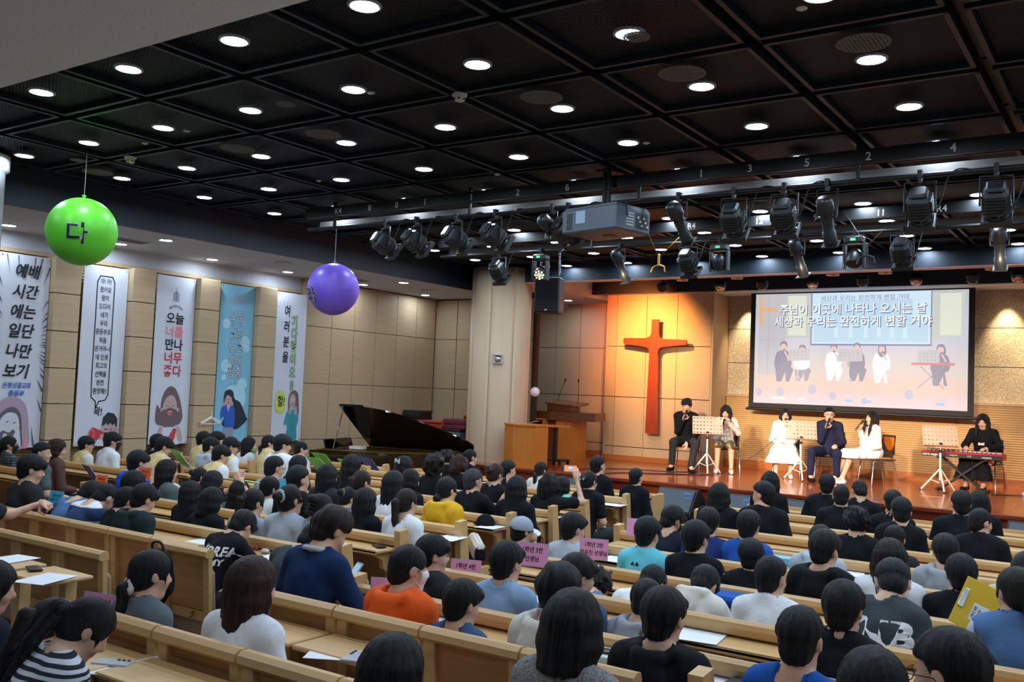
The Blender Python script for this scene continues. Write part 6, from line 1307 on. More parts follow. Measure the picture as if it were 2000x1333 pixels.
PEOPLE = [
(-12.23,6.40,-2.043,0.958,-3,-27,0,6,'pony2','k','long','plaid','lap','bmask,glasses','girl in grey plaid shirt, glasses and black mask at far left edge',1),
(-10.65,5.95,-2.033,0.969,-4,-46,0,6,'comb','k','tee','gteal','lap','','large person in grey-green t-shirt with dark swept hair near the left wall',2),
(-11.13,6.40,-2.043,0.979,-1,-39,5,6,'mid','r','long','brown','lap','','woman with short reddish brown hair in brown top near first banner',3),
(-8.05,4.38,-1.999,1.016,-3,-22,8,6,'bowl','k','tee','charcoal','lap','','boy in plain black t-shirt with bowl cut at left edge of audience',4),
(-12.37,7.55,-2.067,0.949,-4,-21,0,6,'bowl','k','varsity','cream','lap','glasses','boy with glasses in cream vest over white sleeves, seated alone near the left wall',5),
(-11.83,7.55,-2.067,1.023,-1,-27,0,10,'bowl','k','long','white','lap','bmask','boy in white shirt with black mask under the megaphone banner',6),
(-12.23,8.60,-2.090,0.984,4,-39,0,6,'bowl','k','hoodie','dnavy','lap','','dark-hooded person half hidden behind boy in cream vest with red collar',7),
(-10.69,7.55,-2.067,1.029,3,-29,22,8,'bowl','k','varsity','cream','lap','','boy in cream vest with red collar looking down at green folder',8),
(-8.77,5.90,-2.032,0.999,3,-13,5,8,'bowl','k','hoodie','royal','lap','','boy in bright royal blue hoodie beside orange sign',9),
(-8.24,5.90,-2.032,0.954,-3,-17,0,6,'mid','k','long','gteal','lap','','woman with shoulder length black hair in dull green-grey top',10),
(-12.21,9.40,-2.107,1.021,0,-37,0,6,'bowl','k','varsity','cream','lap','','boy in cream vest at left of the group below the coat hanger',11),
(-11.90,9.40,-2.107,1.035,-2,-33,0,6,'bowl','k','varsity','cream','lap','','rearmost dark head in the cream vest group beside blue banner',12),
(-11.03,8.60,-2.090,1.006,-3,-27,5,6,'bowl','k','hoodie','lgrey','lap','','person in pale grey hood within the cream vest group',13),
(-10.62,8.60,-2.090,1.026,-4,-24,10,6,'bowl','k','varsity','cream','lap','glasses','boy with glasses in cream vest in front of blue banner',14),
(-9.56,7.55,-2.067,1.003,-3,-17,12,10,'bowl','k','varsity','cream','lap','','front boy of the cream vest group, head tilted',15),
(-11.74,9.90,-2.118,0.977,4,-41,0,6,'long','k','long','white','lap','','girl with long straight black hair below the blue banner',16),
(-11.29,9.90,-2.118,1.031,3,-38,0,6,'pony2','k','varsity','cream','lap','','girl with low ponytail in cream vest under last banner',17),
(-9.57,8.60,-2.082,1.100,3,-27,5,6,'bowl','k','hoodie','white','lap','','boy in white hoodie with cream vest under the last banner',18),
(-10.59,9.90,-2.118,0.989,3,-34,8,6,'crew','k','tee','white','lap','','short curly haired boy holding up phone beside xylophone',19),
(-8.66,6.60,-2.050,0.860,-3,-13,10,8,'bun','k','tee','black','lap','','girl with small round bun left of girl scratching her head',20),
(-7.57,5.90,-2.032,0.912,-2,-3,20,8,'long','k','tee','black','hair','','girl with long black hair raising both hands to her hair',21),
(-7.24,5.45,-2.022,0.864,1,-11,0,6,'long','k','tee','black','lap','','girl with very long straight black hair in dark top in left block',22),
(-6.44,5.00,-2.013,0.894,2,-8,12,10,'bob','k','tee','black','lap','','girl with chin-length bob in black t-shirt with small white print',23),
(-7.14,5.90,-2.032,0.865,4,-13,8,8,'long','d','tee','grey','lap','','long-haired girl between the bob-haired girl and ponytail girl',24),
(-5.91,5.00,-2.013,0.926,4,-8,10,8,'pony','d','tee','mgrey','lap','','girl with high brown ponytail in grey t-shirt left of white t-shirt girl',25),
(-7.08,4.55,-2.003,0.878,-4,-3,20,18,'bowl','k','tee','black','lap','','boy in black t-shirt leaning behind the dark green hooded jacket',26),
(-6.54,4.38,-1.999,0.934,1,-7,18,14,'bowl','k','hoodie','green','lap','','boy in dark green hooded jacket in the left block',126),
(-7.68,4.40,-2.000,0.981,2,-12,48,38,'bowl','k','collar','denim','shelf','','boy in light blue denim shirt bent far forward beside cyan sign',27),
(-7.37,4.35,-1.999,0.978,0,-0,50,36,'short','k','collar','stripes','shelf','','boy in wide navy and white striped shirt bent forward',28),
(-7.46,5.00,-2.013,0.934,-3,-7,5,6,'long','d','long','lgrey','lap','','girl with long brownish hair behind the hooded jacket boy',29),
(-5.47,4.30,-1.997,0.924,-0,5,45,30,'bowl','k','tee','black','shelf','','boy in black army t-shirt with white lettering on back, head bowed',30),
(-6.72,5.90,-2.032,0.927,-4,-4,5,6,'pony2','k','tee','white','lap','','girl with low dark ponytail just behind man in glasses',31),
(-7.68,6.80,-2.051,1.003,4,-17,5,6,'comb','k','collar','mgrey','lap','glasses','smiling man in glasses with neat black hair in left block',32),
(-6.34,5.90,-2.032,1.022,4,-10,-5,6,'comb','k','tee','black','lap','','stocky man in black t-shirt facing right, beside blue sign',33),
(-8.32,7.75,-2.072,0.966,0,-17,0,6,'long','k','long','dnavy','lap','','girl with long black hair behind bright green folder in left block',34),
(-6.89,6.80,-2.051,0.985,-2,-8,0,6,'long','k','tee','charcoal','lap','','girl with half-tied long black hair and visible ear in left block',35),
(-7.47,7.75,-2.072,1.022,4,-17,5,6,'long','k','long','black','lap','','long-haired girl seated between the light green and blue folders',36),
(-8.34,8.70,-2.151,0.860,1,-19,5,6,'bun','k','tee','black','lap','','small dark head with pink hair tie behind brown ponytail',37),
(-6.43,6.80,-2.051,0.970,4,-11,10,6,'pony','b','tee','grey','lap','','girl with brown ponytail low in front of blue folder',38),
(-5.46,5.00,-2.013,0.981,3,-6,-5,6,'bun','d','tee','lgrey','lap','','girl in pale grey-white t-shirt with bun in light green scrunchie',39),
(-5.22,5.00,-2.013,0.956,0,-1,20,12,'bun','k','long','mgrey','lap','','girl with large black claw clip in her hair, behind the man in navy sweater',40),
(-6.24,6.40,-2.043,0.868,-1,-5,15,8,'bun','k','tee','grey','lap','','girl with bun in olive scrunchie left of long-haired girl',41),
(-5.52,5.90,-2.032,0.924,1,-4,0,6,'long','k','tee','black','lap','','girl with thick long black hair in black t-shirt near phone pew',42),
(-3.82,3.65,-1.983,1.056,-1,-11,30,14,'messy','b','long','navy','phone','','tall man in navy sweater and grey collar looking down at his phone',43),
(-6.01,6.80,-2.051,0.988,-3,-2,0,6,'long','k','tee','white','lap','','girl with straight long black hair in white t-shirt near centre',45),
(-6.61,7.75,-2.072,0.946,-2,-8,8,6,'long','d','tee','black','lap','wmask','girl with pale face mask turned right beside long-haired girl',46),
(-7.52,8.70,-2.092,0.998,3,-17,5,6,'bobs','k','tee','black','lap','glasses','girl with glasses and white bow in hair in front of piano',47),
(-7.04,8.70,-2.092,1.034,-5,-7,0,6,'perm','d','tee','black','lap','','woman with big curly dark hair in black t-shirt',48),
(-8.60,10.90,-2.139,0.990,-5,-19,0,6,'curly','d','tee','black','lap','','head with reddish curly hair just behind big curly-haired woman',49),
(-7.37,9.60,-2.111,0.990,1,-16,5,6,'perm','r','tee','black','lap','','woman with rounded curly bob left of crew-cut man',50),
(-8.17,10.90,-2.139,1.022,-2,-18,0,6,'crew','k','tee','black','lap','','man with crew cut turned right in front of the round column',51),
(-5.79,7.75,-2.072,1.000,0,-15,0,8,'comb','g','tee','black','wave','glasses','grey-haired man in glasses raising one open hand',52),
(-6.17,8.70,-2.092,1.009,-0,-7,5,6,'bun','r','tee','black','lap','','woman with hair held up in a dark flower clip',53),
(-6.61,9.60,-2.111,1.000,-2,-13,0,6,'short','k','tee','black','lap','','man partly hidden behind the raised hand',54),
(-5.22,7.75,-2.072,0.980,5,-7,0,6,'long','k','tee','black','lap','','long-haired woman right of the raised hand',55),
(-5.09,5.90,-2.032,0.957,-3,-2,0,8,'pony','b','collar','white','lap','','girl with long brown ponytail in white collared shirt',56),
(-5.40,6.80,-2.051,0.993,-1,-9,0,10,'pony2','k','hoodie','yellow','lap','','girl in mustard yellow hoodie with low black ponytail',57),
(-6.95,10.90,-2.139,0.952,-3,-11,0,6,'pony2','b','tee','white','lap','','girl with low brown ponytail in white t-shirt near the lectern',58),
(-5.44,8.70,-2.092,0.967,1,-4,-5,6,'wavy','d','tee','black','film','','woman with wavy dark hair raising a phone to film',59),
(-5.82,9.60,-2.111,0.896,-2,-3,5,6,'bobs','k','tee','mint','lap','','small child in mint green top beside filming woman',60),
(-6.07,10.90,-2.139,1.058,-1,-14,-5,6,'short','k','tee','black','lap','','man in black t-shirt behind woman with pearl hair clip',61),
(-5.45,9.60,-2.111,0.969,2,-12,0,6,'bun','k','tee','black','lap','','woman with low bun and pearl hair clip in black t-shirt',62),
(-5.51,10.90,-2.139,0.966,-2,-2,0,6,'short','k','long','black','lap','','lone man in black suit jacket in front of the stage',63),
(-3.60,8.95,-2.097,1.007,1,7,0,6,'bob','k','tee','black','lap','','girl with neat round black bob in front of stage monitors',64),
(-3.14,8.95,-2.097,1.048,4,71,0,6,'comb','k','tee','black','lap','','broad young man in black t-shirt with face turned left',65),
(-3.83,11.10,-2.144,1.040,-4,12,0,6,'long','k','long','black','lap','','long-haired woman in black just behind the broad young man',66),
(-3.16,11.10,-2.144,1.058,-4,17,0,6,'short','k','tee','black','lap','','man in black directly before the white-skirted singers',67),
(-2.70,10.00,-2.120,1.031,-3,16,0,6,'crew','k','tee','black','lap','','balding older man in black t-shirt before the stage',68),
(-2.79,11.10,-2.144,1.043,3,27,30,10,'crew','k','tee','black','lap','','stout man with shaved nape looking down to the left',69),
(-2.00,7.90,-2.075,0.997,1,13,0,6,'curly','k','tee','black','lap','','man with dense black curls in black t-shirt',70),
(-2.19,10.00,-2.120,1.018,-3,19,0,6,'short','k','tee','black','lap','','man in black half hidden behind another black-haired man',71),
(-1.89,8.95,-2.097,1.023,-2,18,0,6,'short','k','tee','black','lap','glasses','man in black t-shirt and glasses right of the curly man',72),
(-1.72,7.90,-2.075,0.902,-3,19,12,8,'short','k','long','charcoal','lap','','dark head rising between long-haired girl and man in black',73),
(-1.33,6.00,-2.034,0.980,-0,16,5,6,'long','d','long','white','lap','','girl with long brown-black hair in white shirt on right side',74),
(-1.17,5.05,-2.014,1.022,-5,20,40,24,'short','k','tee','dgrey','lap','wmask','boy in dark grey t-shirt with large white back logo, head bowed',75),
(-1.56,10.00,-2.120,1.059,2,18,0,6,'short','k','tee','black','lap','glasses','man in black t-shirt before the red keyboard',76),
(-1.56,11.10,-2.144,1.021,4,18,0,6,'mid','k','tee','black','lap','','woman with dark hair behind laughing man at right',77),
(-1.25,8.95,-2.097,1.003,5,-45,5,6,'crew','k','tee','black','lap','','laughing man in black turned to the right',78),
(-1.19,7.00,-2.055,0.951,2,15,5,8,'bowl','k','hoodie','mgrey','lap','','boy in grey hoodie with protruding ears on right side',79),
(-0.93,6.00,-2.034,0.945,5,12,0,6,'bowl','k','tee','black','lap','','boy in black t-shirt with bowl cut left of yellow clipboard',80),
(-1.73,6.00,-2.034,0.985,-5,-10,5,6,'bowl','k','hoodie','black','lap','','boy in black and white hoodie seated in the middle right',81),
(-2.06,7.00,-2.055,0.929,-2,15,15,14,'bowl','k','hoodie','lgrey','lap','','person in pale grey jacket behind the black hoodie boy',82),
(-1.74,5.05,-2.014,0.928,5,-20,0,10,'short','k','long','white','lap','','boy in white long-sleeve shirt with short hair, centre right',83),
(-2.19,6.00,-2.034,0.896,3,9,5,6,'bowl','k','tee','black','lap','','boy in black sports top with white shoulder stripes',84),
(-2.58,7.00,-2.055,0.963,-1,1,0,6,'bowl','k','tee','blue','lap','','boy in royal blue t-shirt in front of bob-haired girl',85),
(-2.90,7.00,-2.055,0.953,4,5,0,6,'bowl','k','tee','dblue','lap','','boy in navy t-shirt with green palm print',86),
(-3.25,7.00,-2.055,0.948,1,-26,25,10,'bowl','k','long','dnavy','lap','bmask','boy in dark jacket and black mask looking down right',87),
(-2.58,6.00,-2.034,0.956,3,-13,0,6,'bowl','k','tee','black','lap','glasses','boy in black t-shirt right of the aqua t-shirt',88),
(-2.95,6.00,-2.034,0.945,-2,-3,5,6,'bowl','k','tee','aqua','lap','','boy in bright aqua t-shirt',89),
(-3.55,6.00,-2.034,0.918,-3,-22,0,6,'bowl','k','tee','lgrey','lap','','boy in light grey-blue t-shirt beside pink sign',90),
(-4.01,6.00,-2.040,0.860,-1,-19,0,8,'','k','hoodie','dnavy','lap','','person in grey cap and dark jacket',91),
(-3.46,4.25,-1.996,0.909,-4,-31,0,6,'bowl','k','hoodie','charcoal','lap','','boy in charcoal hooded top looking right beside pink sign',92),
(-3.03,3.50,-1.980,0.966,-1,-24,5,8,'crew','k','hoodie','orange','lap','wmask','boy in bright orange hoodie with white mask',93),
(-2.93,4.25,-1.996,0.929,5,-10,0,6,'bowl','k','long','lblue','lap','','boy in plain light blue sweater near centre',94),
(-2.67,3.50,-1.980,0.866,-2,-13,5,6,'bowl','k','collar','steel','lap','','boy with bowl cut in muted blue jacket below light blue sweater',95),
(-2.50,4.25,-1.996,0.921,-5,-25,5,6,'bowl','d','long','steel','lap','glasses','boy with glasses behind messy-haired boy in white hoodie',96),
(-2.17,3.50,-1.980,0.981,-5,10,10,8,'messy','k','hoodie','offw','lap','','messy-haired boy in whitish hoodie behind woman in tweed sweater',97),
(-1.67,2.80,-1.965,1.020,-3,3,5,6,'bob','k','long','tweed','lap','','woman with black bob in speckled tweed sweater in the foreground',98),
(-1.91,2.15,-1.951,0.950,3,-3,5,6,'bobs','k','tee','black','lap','','smooth black-haired head at the bottom centre of the picture',99),
(-2.96,5.05,-2.050,0.860,-1,1,50,38,'curly','k','long','denim','shelf','','dark curly head bent low right of boy with glasses',100),
(-2.59,5.05,-2.014,0.880,-2,2,48,36,'bowl','k','long','white','shelf','','boy in white shirt bent forward with head down',101),
(-2.14,4.25,-1.996,0.863,-4,9,20,14,'bowl','k','hoodie','mgrey','lap','','boy in grey hoodie left of boy in black hoodie',102),
(-1.65,3.50,-1.980,0.957,5,-10,0,8,'bowl','k','hoodie','black','lap','','boy in loose black hoodie in lower centre right',103),
(-2.25,5.05,-2.014,0.923,-1,1,50,36,'bowl','k','hoodie','offw','shelf','','person in cream hooded sweatshirt bent over the shelf',104),
(-1.14,4.25,-1.996,0.966,-3,-2,0,6,'bowl','k','tee','black','lap','','boy with round bowl cut and bare nape in black t-shirt',105),
(-1.10,3.50,-1.980,0.967,-4,4,5,6,'short','k','collar','blue','lap','','boy with protruding ears in bright blue track jacket',106),
(-0.64,2.65,-1.962,1.032,-4,4,5,6,'short','k','tee','charcoal','lap','','large dark head at the bottom right of centre',107),
(-0.48,2.95,-1.968,1.055,-3,73,8,6,'short','k','tee','dnavy','lap','glasses','boy in glasses with face turned left at lower right',108),
(-0.54,5.05,-2.014,1.015,2,33,8,6,'pony2','d','long','lgrey','lap','','girl at right edge with low tied hair, grey sleeves and denim vest',109),
(-3.84,2.65,-1.962,0.926,-4,-11,5,6,'pony2','k','tee','grey','lap','','girl in grey t-shirt with ponytail in white scrunchie',111),
(-3.32,1.80,-1.944,0.945,-5,-20,38,24,'pony','k','tee','bstripe','lap','','girl in foreground with ponytail bowing her head over a phone',112),
(-3.64,1.95,-1.947,0.861,-0,0,25,18,'pony','d','tee','black','lap','','girl in black at bottom left behind bowed girl',113),
(-4.21,2.10,-1.950,0.888,-3,-27,10,8,'bob','k','tee','dnavy','lap','','person cut by the left edge with bare knee showing',114),
(-3.15,2.65,-1.962,0.967,5,-15,0,8,'long','r','tee','white','lap','','girl with very long reddish brown hair in white t-shirt',115),
(-4.66,4.15,-1.994,0.954,-4,-6,50,34,'bowl','k','tee','dgrey','shelf','','person in dark grey t-shirt bent forward beyond man in navy sweater',44),
(-0.62,6.00,-2.034,1.058,0,-0,45,30,'bowl','k','hoodie','khaki','shelf','','person in pale khaki hooded top at the right edge',110),
(-7.58,3.65,-1.983,1.003,3,-23,0,6,'bowl','k','tee','charcoal','point','','person outside the left edge pointing with bare forearm',116)]
# ---------------------------------------------------------------- audience
GROUP = {}
M_scr = mat('scrunchie_white', srgb(218, 206, 200), .9); M_scrg = mat('scrunchie_green', srgb(150, 166, 158), .9)
def ring(parent, J, c, r, t, m, name='scrunchie', ax='y'):
    H = Matrix([list(J['R'][i])+[J['head'][i]] for i in range(3)]+[[0, 0, 0, 1]]); pts = []
    for i in range(20):
        a = i*math.pi/10; q = (r*math.cos(a), 0, r*math.sin(a)) if ax == 'y' else (r*math.cos(a), r*math.sin(a), 0)
        pts.append((c[0]+q[0], c[1]+q[1]+random.uniform(-.004, .004), c[2]+q[2]))
    MB().tube(pts, [t*random.uniform(.8, 1.25) for _ in pts], 7, M=H, closed=True).build(name, m, parent)
PO = {}
def headmat(J): return Matrix([list(J['R'][i])+[J['head'][i]] for i in range(3)]+[[0, 0, 0, 1]])
def place_on_back(p, me_v, me_q, s, size, mm, zc, sx=1, y0=None, lines=(), bold=.03, nrm=None, xoff=0):
    """lettering pressed onto the back of a shirt: each point follows the cloth surface"""
    bv = BVHTree.FromPolygons([tuple(v) for v in me_v], [tuple(int(i) for i in f) for f in me_q]); t = MB()
    for k, (s_, sz, dy) in enumerate(lines): text(t, s_, sz, bold=bold, M=Matrix.Translation((xoff, dy, 0)), sx=sx)
    vs = []
    for a, b, _ in t.v:
        hit = bv.ray_cast(V((a, -1, zc+b)), V((0, 1, 0)))
        vs.append(tuple(hit[0]+V((0, -.004, 0))) if hit[0] else (a, -.12, zc+b))
    t.v = vs; t.build('back_print', mm, p)
for (x, y, z, sc, rz, yaw, pit, lean, hs, hc, top, col, arms, ex, label, pid) in PEOPLE:
    w = .93 if pid not in (2, 65, 69, 68, 33, 52, 67, 76, 78) else 1.06
    if arms in ('wave', 'film', 'hair', 'phone', 'point'): yaw += rz; rz = 0
    J = pose(lean, yaw, pit, 0, 'shelf' if arms == 'shelf' else 'lap', w=w)
    P0 = (x, y, z, math.radians(rz), sc); hands = []
    if arms == 'wave': J['wrR'] = local(P0, (-5.46, 8.02, -.99)); J['elR'] = local(P0, (-5.54, 7.90, -1.24)); hands = [('R', np.array([-.05, 0, 1]), np.array([.3, 1, 0]), .12, .28)]
    if arms == 'film': J['wrR'] = local(P0, (-5.27, 9.05, -.93)); J['elR'] = local(P0, (-5.15, 8.98, -1.17)); hands = [('R', np.array([-.25, .1, 1]), np.array([-.6, .8, 0]), .5, .1)]
    if arms == 'hair': J['wrR'] = local(P0, (-7.12, 5.98, -.96)); J['elR'] = local(P0, (-6.98, 6.02, -1.16)); J['wrL'] = J['wrR']+[-.12, .03, .02]; J['elL'] = J['wrR']+[-.3, .14, -.12]; hands = [('R', np.array([-.7, -.1, .6]), np.array([-.5, .8, 0]), .5, .1), ('L', np.array([.6, -.2, .6]), np.array([.5, .8, 0]), .6, .1)]
    if arms == 'phone': J['wrR'] = local(P0, (-3.76, 4.06, -1.20)); J['elR'] = J['shR']+[.10, .12, -.27]; hands = [('R', np.array([-.3, .5, .8]), np.array([-.8, .2, 0]), .6, .1)]
    if arms == 'point': J['wrR'] = local(P0, (-7.27, 4.14, -1.03)); J['elR'] = J['shR']*.5+J['wrR']*.5+[0, .02, -.08]; hands = [('R', np.array([1, -.05, -.12]), np.array([0, .2, -1]), [.05, .9, 1.1, 1.2], .1)]
    for n, *_ in hands: J['hd'+n] = J['wr'+n]+np.array(_[0])/np.linalg.norm(_[0])*.08
    key = ('c', pid); near = y < 4.4
    vq = body_mesh(J, ('b0', pid), .030 if not near else .026, .0125 if not near else .0105, hands=not hands)
    for n, D, N, cu, spd in hands: vq = add_hand(vq, J, n, D, N, cu, spd)
    CACHE[('body', key)] = vq
    tk = 'long' if top == 'varsity' else top; tc = 'white' if top == 'varsity' else col
    CACHE[('shirt', key, tk)] = shirt_mesh(J, ('s0', pid), tk, .021 if not near else .017)
    pk = ('pants', key, 'long'); sk = ('shoe', 'shared'); CACHE[pk] = pants_mesh(J, ('p0', arms == 'shelf', w), 1.9, .013, .034); 
    ext = ex.split(',') if ex else []
    if pid == 114: col_l = None
    p = person(x, y, z, label, J, key, hs, hc, (tk, tc), None if pid in (114, 116) else ('long', ['dnavy', 'black', 'charcoal', 'dnavy'][pid % 4]), sc, rz, None, ext, seed=pid % 3, shoes=None)
    PO[pid] = (p, J)
    if pid in (1, 2, 3, 32, 33, 52, 65, 78, 108, 19, 54, 51, 69, 92, 5): face(p, J, False)
    if top == 'varsity':
        k = ('vest', pid); lo, hi = box_of(J, ['pel', 'neck', 'shL', 'shR'], .14); lo[2] = .42; g = SDF(lo, hi, .021); add_torso(g, J, .020)
        for n in 'LR': g.cone(J['sh'+n]+(J['sh'+n]-J['neck'])*.35, J['el'+n], .075, .09, .01, 's')
        g.cone(J['neck']+J['spR'] @ np.array([0, .02, .03]), J['neck']+J['spR'] @ np.array([0, .10, .16]), .066, .09, .008, 's'); g.plane((0, 0, .47), (0, 0, -1)); CACHE[k] = g.mesh(); to_obj('vest', CACHE[k], k, p, CL['cream'])
    if pid in (27, 28, 30): pass
def shirt_of(pid):
    for k in ('tee', 'long', 'hoodie', 'collar'):
        if ('shirt', ('c', pid), k) in CACHE: return CACHE[('shirt', ('c', pid), k)]
WP = mat('print_shirt_white', srgb(226, 228, 232), .8); GP = mat('print_shirt_green', srgb(90, 180, 130), .8)
v, q = shirt_of(30); place_on_back(PO[30][0], v, q, '', .1, WP, .80, 1.05, lines=(('KOREA', .092, .06), ('ARMY', .062, -.015)), bold=.035, xoff=.045)
v, q = shirt_of(75); place_on_back(PO[75][0], v, q, '', .1, WP, .84, 1.15, lines=(('NB', .17, 0),), bold=.05, xoff=.03)
sl = MB(); [sl.box((-.155+.01*i, -.0, .045-.03*i), (.10, .006, .013)) for i in range(4)]; bv = BVHTree.FromPolygons([tuple(a) for a in v], [tuple(int(i) for i in f) for f in q])
sl.v = [tuple((bv.ray_cast(V((a, -1, .84+c)), V((0, 1, 0)))[0] or V((a, -.12, .84+c)))+V((0, -.004, 0))) for a, b, c in sl.v]; sl.build('back_print', WP, PO[75][0])
v, q = shirt_of(23); place_on_back(PO[23][0], v, q, '', .1, WP, .80, 1.2, lines=(('c  ℓ  8', .05, 0),), bold=.02)
v, q = shirt_of(89); place_on_back(PO[89][0], v, q, '', .1, INK, .93, 1, lines=(('♣♣', .03, 0),), bold=.02, xoff=-.02)
v, q = shirt_of(86); bv = BVHTree.FromPolygons([tuple(a) for a in v], [tuple(int(i) for i in f) for f in q]); sl = MB()
for cx in (-.03, .15, .26):
    for k in range(9): a = k*.7; sl.prism([(cx, .79), (cx+.05*math.cos(a)-.012*math.sin(a), .79+.03*math.sin(a)+.012*math.cos(a)), (cx+.08*math.cos(a), .79+.05*math.sin(a)), (cx+.05*math.cos(a)+.012*math.sin(a), .79+.03*math.sin(a)-.012*math.cos(a))], 0)
sl.v = [tuple((bv.ray_cast(V((a, -1, b)), V((0, 1, 0)))[0] or V((a, -.12, b)))+V((0, -.004, 0))) for a, b, c in sl.v]; sl.build('back_print', GP, PO[86][0])
# hair ties, clips, cap and other worn things
for pid, c, r, t, m, nm in ((111, (0, -.100, -.055), .030, .017, M_scr, 'scrunchie'), (39, (0, -.098, .045), .040, .015, M_scrg, 'scrunchie'), (41, (0, -.100, .045), .036, .011, mat('scrunchie_olive', srgb(104, 100, 84), .9), 'scrunchie'), (56, (0, -.105, .03), .027, .008, M_black, 'hair_tie'), (25, (0, -.105, .03), .026, .007, M_black, 'hair_tie'), (57, (0, -.098, -.055), .027, .008, M_black, 'hair_tie'), (112, (0, -.105, .03), .026, .007, M_black, 'hair_tie'), (58, (0, -.098, -.055), .025, .008, mat('tie_blue', srgb(40, 60, 130), .8), 'hair_tie'), (37, (0, -.1, .045), .036, .009, mat('tie_pink', srgb(214, 130, 150), .8), 'hair_tie')):
    p, J = PO[pid]; ring(p, J, c, r, t, m, nm)
p, J = PO[40]; b = MB(); b.box((0, -.135, -.0), (.035, .03, .15), bev=.008, M=headmat(J)); [b.box((s*.025, -.115, -.05+.03*i), (.03, .05, .012), M=headmat(J)) for s in (-1, 1) for i in range(4)]; b.build('claw_clip', M_black, p)
p, J = PO[47]; b = MB(); [b.prism([(0, 0), (s*.045, .03), (s*.045, -.03)][::s], .012, M=headmat(J) @ Matrix.Translation((.01, -.115, .06)) @ Matrix.Rotation(math.pi/2, 4, 'X')) for s in (-1, 1)]; [b.box((s*.015, -.12, .02), (.016, .008, .06), rot=(0, s*.3, 0), M=headmat(J)) for s in (-1, 1)]; b.build('hair_bow', M_white, p)
p, J = PO[62]; b = MB(); [b.ball((random.uniform(-.04, .04), -.16+random.uniform(-.01, .01), .045+random.uniform(-.03, .03)), .007, n=8, M=headmat(J)) for i in range(9)]; b.build('pearl_clip', M_white, p)
p, J = PO[53]; b = MB(); [b.ball((.03*math.cos(i), -.155, .05+.03*math.sin(i)), .016, n=8, sc=(1.3, .5, .8), M=headmat(J)) for i in range(7)]; b.build('flower_clip', M_black, p)
p, J = PO[91]; M_cap = mat('cap_grey', srgb(150, 160, 178), .85, bump=.2, bscale=(60, 60, 60)); g = SDF((-.14, -.16, -.06), (.14, .24, .18), .008)
g.ell((0, -.01, .03), (.096, .118, .108), None, 0).plane((0, 0, .012), (0, -.12, -1)); g.ell((0, -.13, .01), (.04, .05, .035), None, .004, 's'); v, q = g.mesh(); o = obj('cap', npmesh('cap', v, q), p, mats=[M_cap]); o.matrix_local = headmat(J)
br = MB(); vs = []
for i in range(9):
    a = (i-4)/4*1.15
    for k in range(4): r = [.09, .13, .16, .175][k]; vs.append((math.sin(a)*(.088+.012*k), .03+math.cos(a)*r*.9, .025-.010*k-.02*abs(a)))
fs = [(i*4+k, (i+1)*4+k, (i+1)*4+k+1, i*4+k+1) for i in range(8) for k in range(3)]; br.add(vs, fs, 0, True).add([(a, b, c-.005) for a, b, c in vs], [f[::-1] for f in fs], 0, True); br.build('cap_brim', mat('cap_brim', srgb(206, 212, 222), .7), p).matrix_local = headmat(J)
g = SDF((-.12, -.16, -.12), (.12, .12, .06), .009); g.ell((0, -.012, .02), (.081, .099, .094), None, 0).ell((0, -.055, -.035), (.064, .055, .06), None, .03); g.plane((0, 0, -.085), (0, 0, -1), 0).ell((0, .125, -.05), (.09, .085, .12), None, .01, 's'); g.plane((0, 0, .03), (0, 0, 1)); v, q = g.mesh(); me = npmesh('hair', v, q); hs_attr(me, v); o = obj('hair', me, p, mats=[BLK]); o.matrix_local = headmat(J)
p, J = PO[43]; nk, R = J['neck'], J['spR']; pts = []
for i in range(13): a = math.radians(-200+i*18.5); q_ = nk+R @ np.array([math.cos(a)*.070, math.sin(a)*.068-.004, .035]); pts.append(tuple(q_))
MB().tube(pts, .016, 8, flat=.8).build('shirt_collar', mat('collar_grey', srgb(176, 178, 182), .85), p)
p, J = PO[106]; nk, R = J['neck'], J['spR']
p, J = PO[83]; p, J = PO[84]; s = MB()
for k in range(3): s.tube([tuple(J['sh'+'L']+J['spR'] @ np.array([.05-.09*i/4, -.03+.018*k, .062-.004*i])) for i in range(5)], .004, 5)
s.build('shoulder_stripe', WP, p)
# 109: denim vest over grey sleeves, crossbody strap
p, J = PO[109]; g = SDF(*[np.array(a) for a in (box_of(J, ['pel', 'neck', 'shL', 'shR'], .14))], .016); add_torso(g, J, .024)
for n in 'LR': g.cone(J['sh'+n]+(J['sh'+n]-J['neck'])*.35, J['el'+n], .07, .09, .01, 's')
g.cone(J['neck']+np.array([0, .02, .03]), J['neck']+np.array([0, .10, .16]), .07, .09, .008, 's'); g.plane((0, 0, .47), (0, 0, -1)); CACHE['dv'] = g.mesh(); to_obj('denim_vest', CACHE['dv'], 'dv', p, CL['denim'])
MB().tube(spline([(-.16, -.10, .98), (-.10, -.155, .90), (.0, -.165, .76), (.10, -.165, .62), (.16, -.14, .52)], 5, False), .009, 6, flat=.5).build('bag_strap', M_black, p)
# bare knees of the person at the left edge
p, J = PO[114]; g = SDF((-.35, -.2, .30), (.35, .62, .72), .018)
for n in 'LR': g.cone(J['hip'+n], J['kn'+n], .085, .062, .03).cone(J['kn'+n], J['an'+n], .06, .045, .03)
v, q = g.mesh(); p, J = PO[114]

def thing(name, mb, m, loc, rot, label, cat, group=None): return tag(mb.build(name, m, None, loc, rot), label, cat, group)

M_paper = mat('paper_white', srgb(226, 230, 238), .8); M_pink = mat('sign_pink', srgb(232, 152, 190), .6); M_orangep = mat('sign_orange', srgb(238, 98, 40), .6); M_cyanp = mat('sign_cyan', srgb(66, 176, 220), .6)
M_green = mat('folder_green', srgb(128, 214, 66), .45); M_phb = mat('phone_black', srgb(24, 25, 30), .2); M_phs = mat('phone_silver', srgb(176, 180, 190), .3)
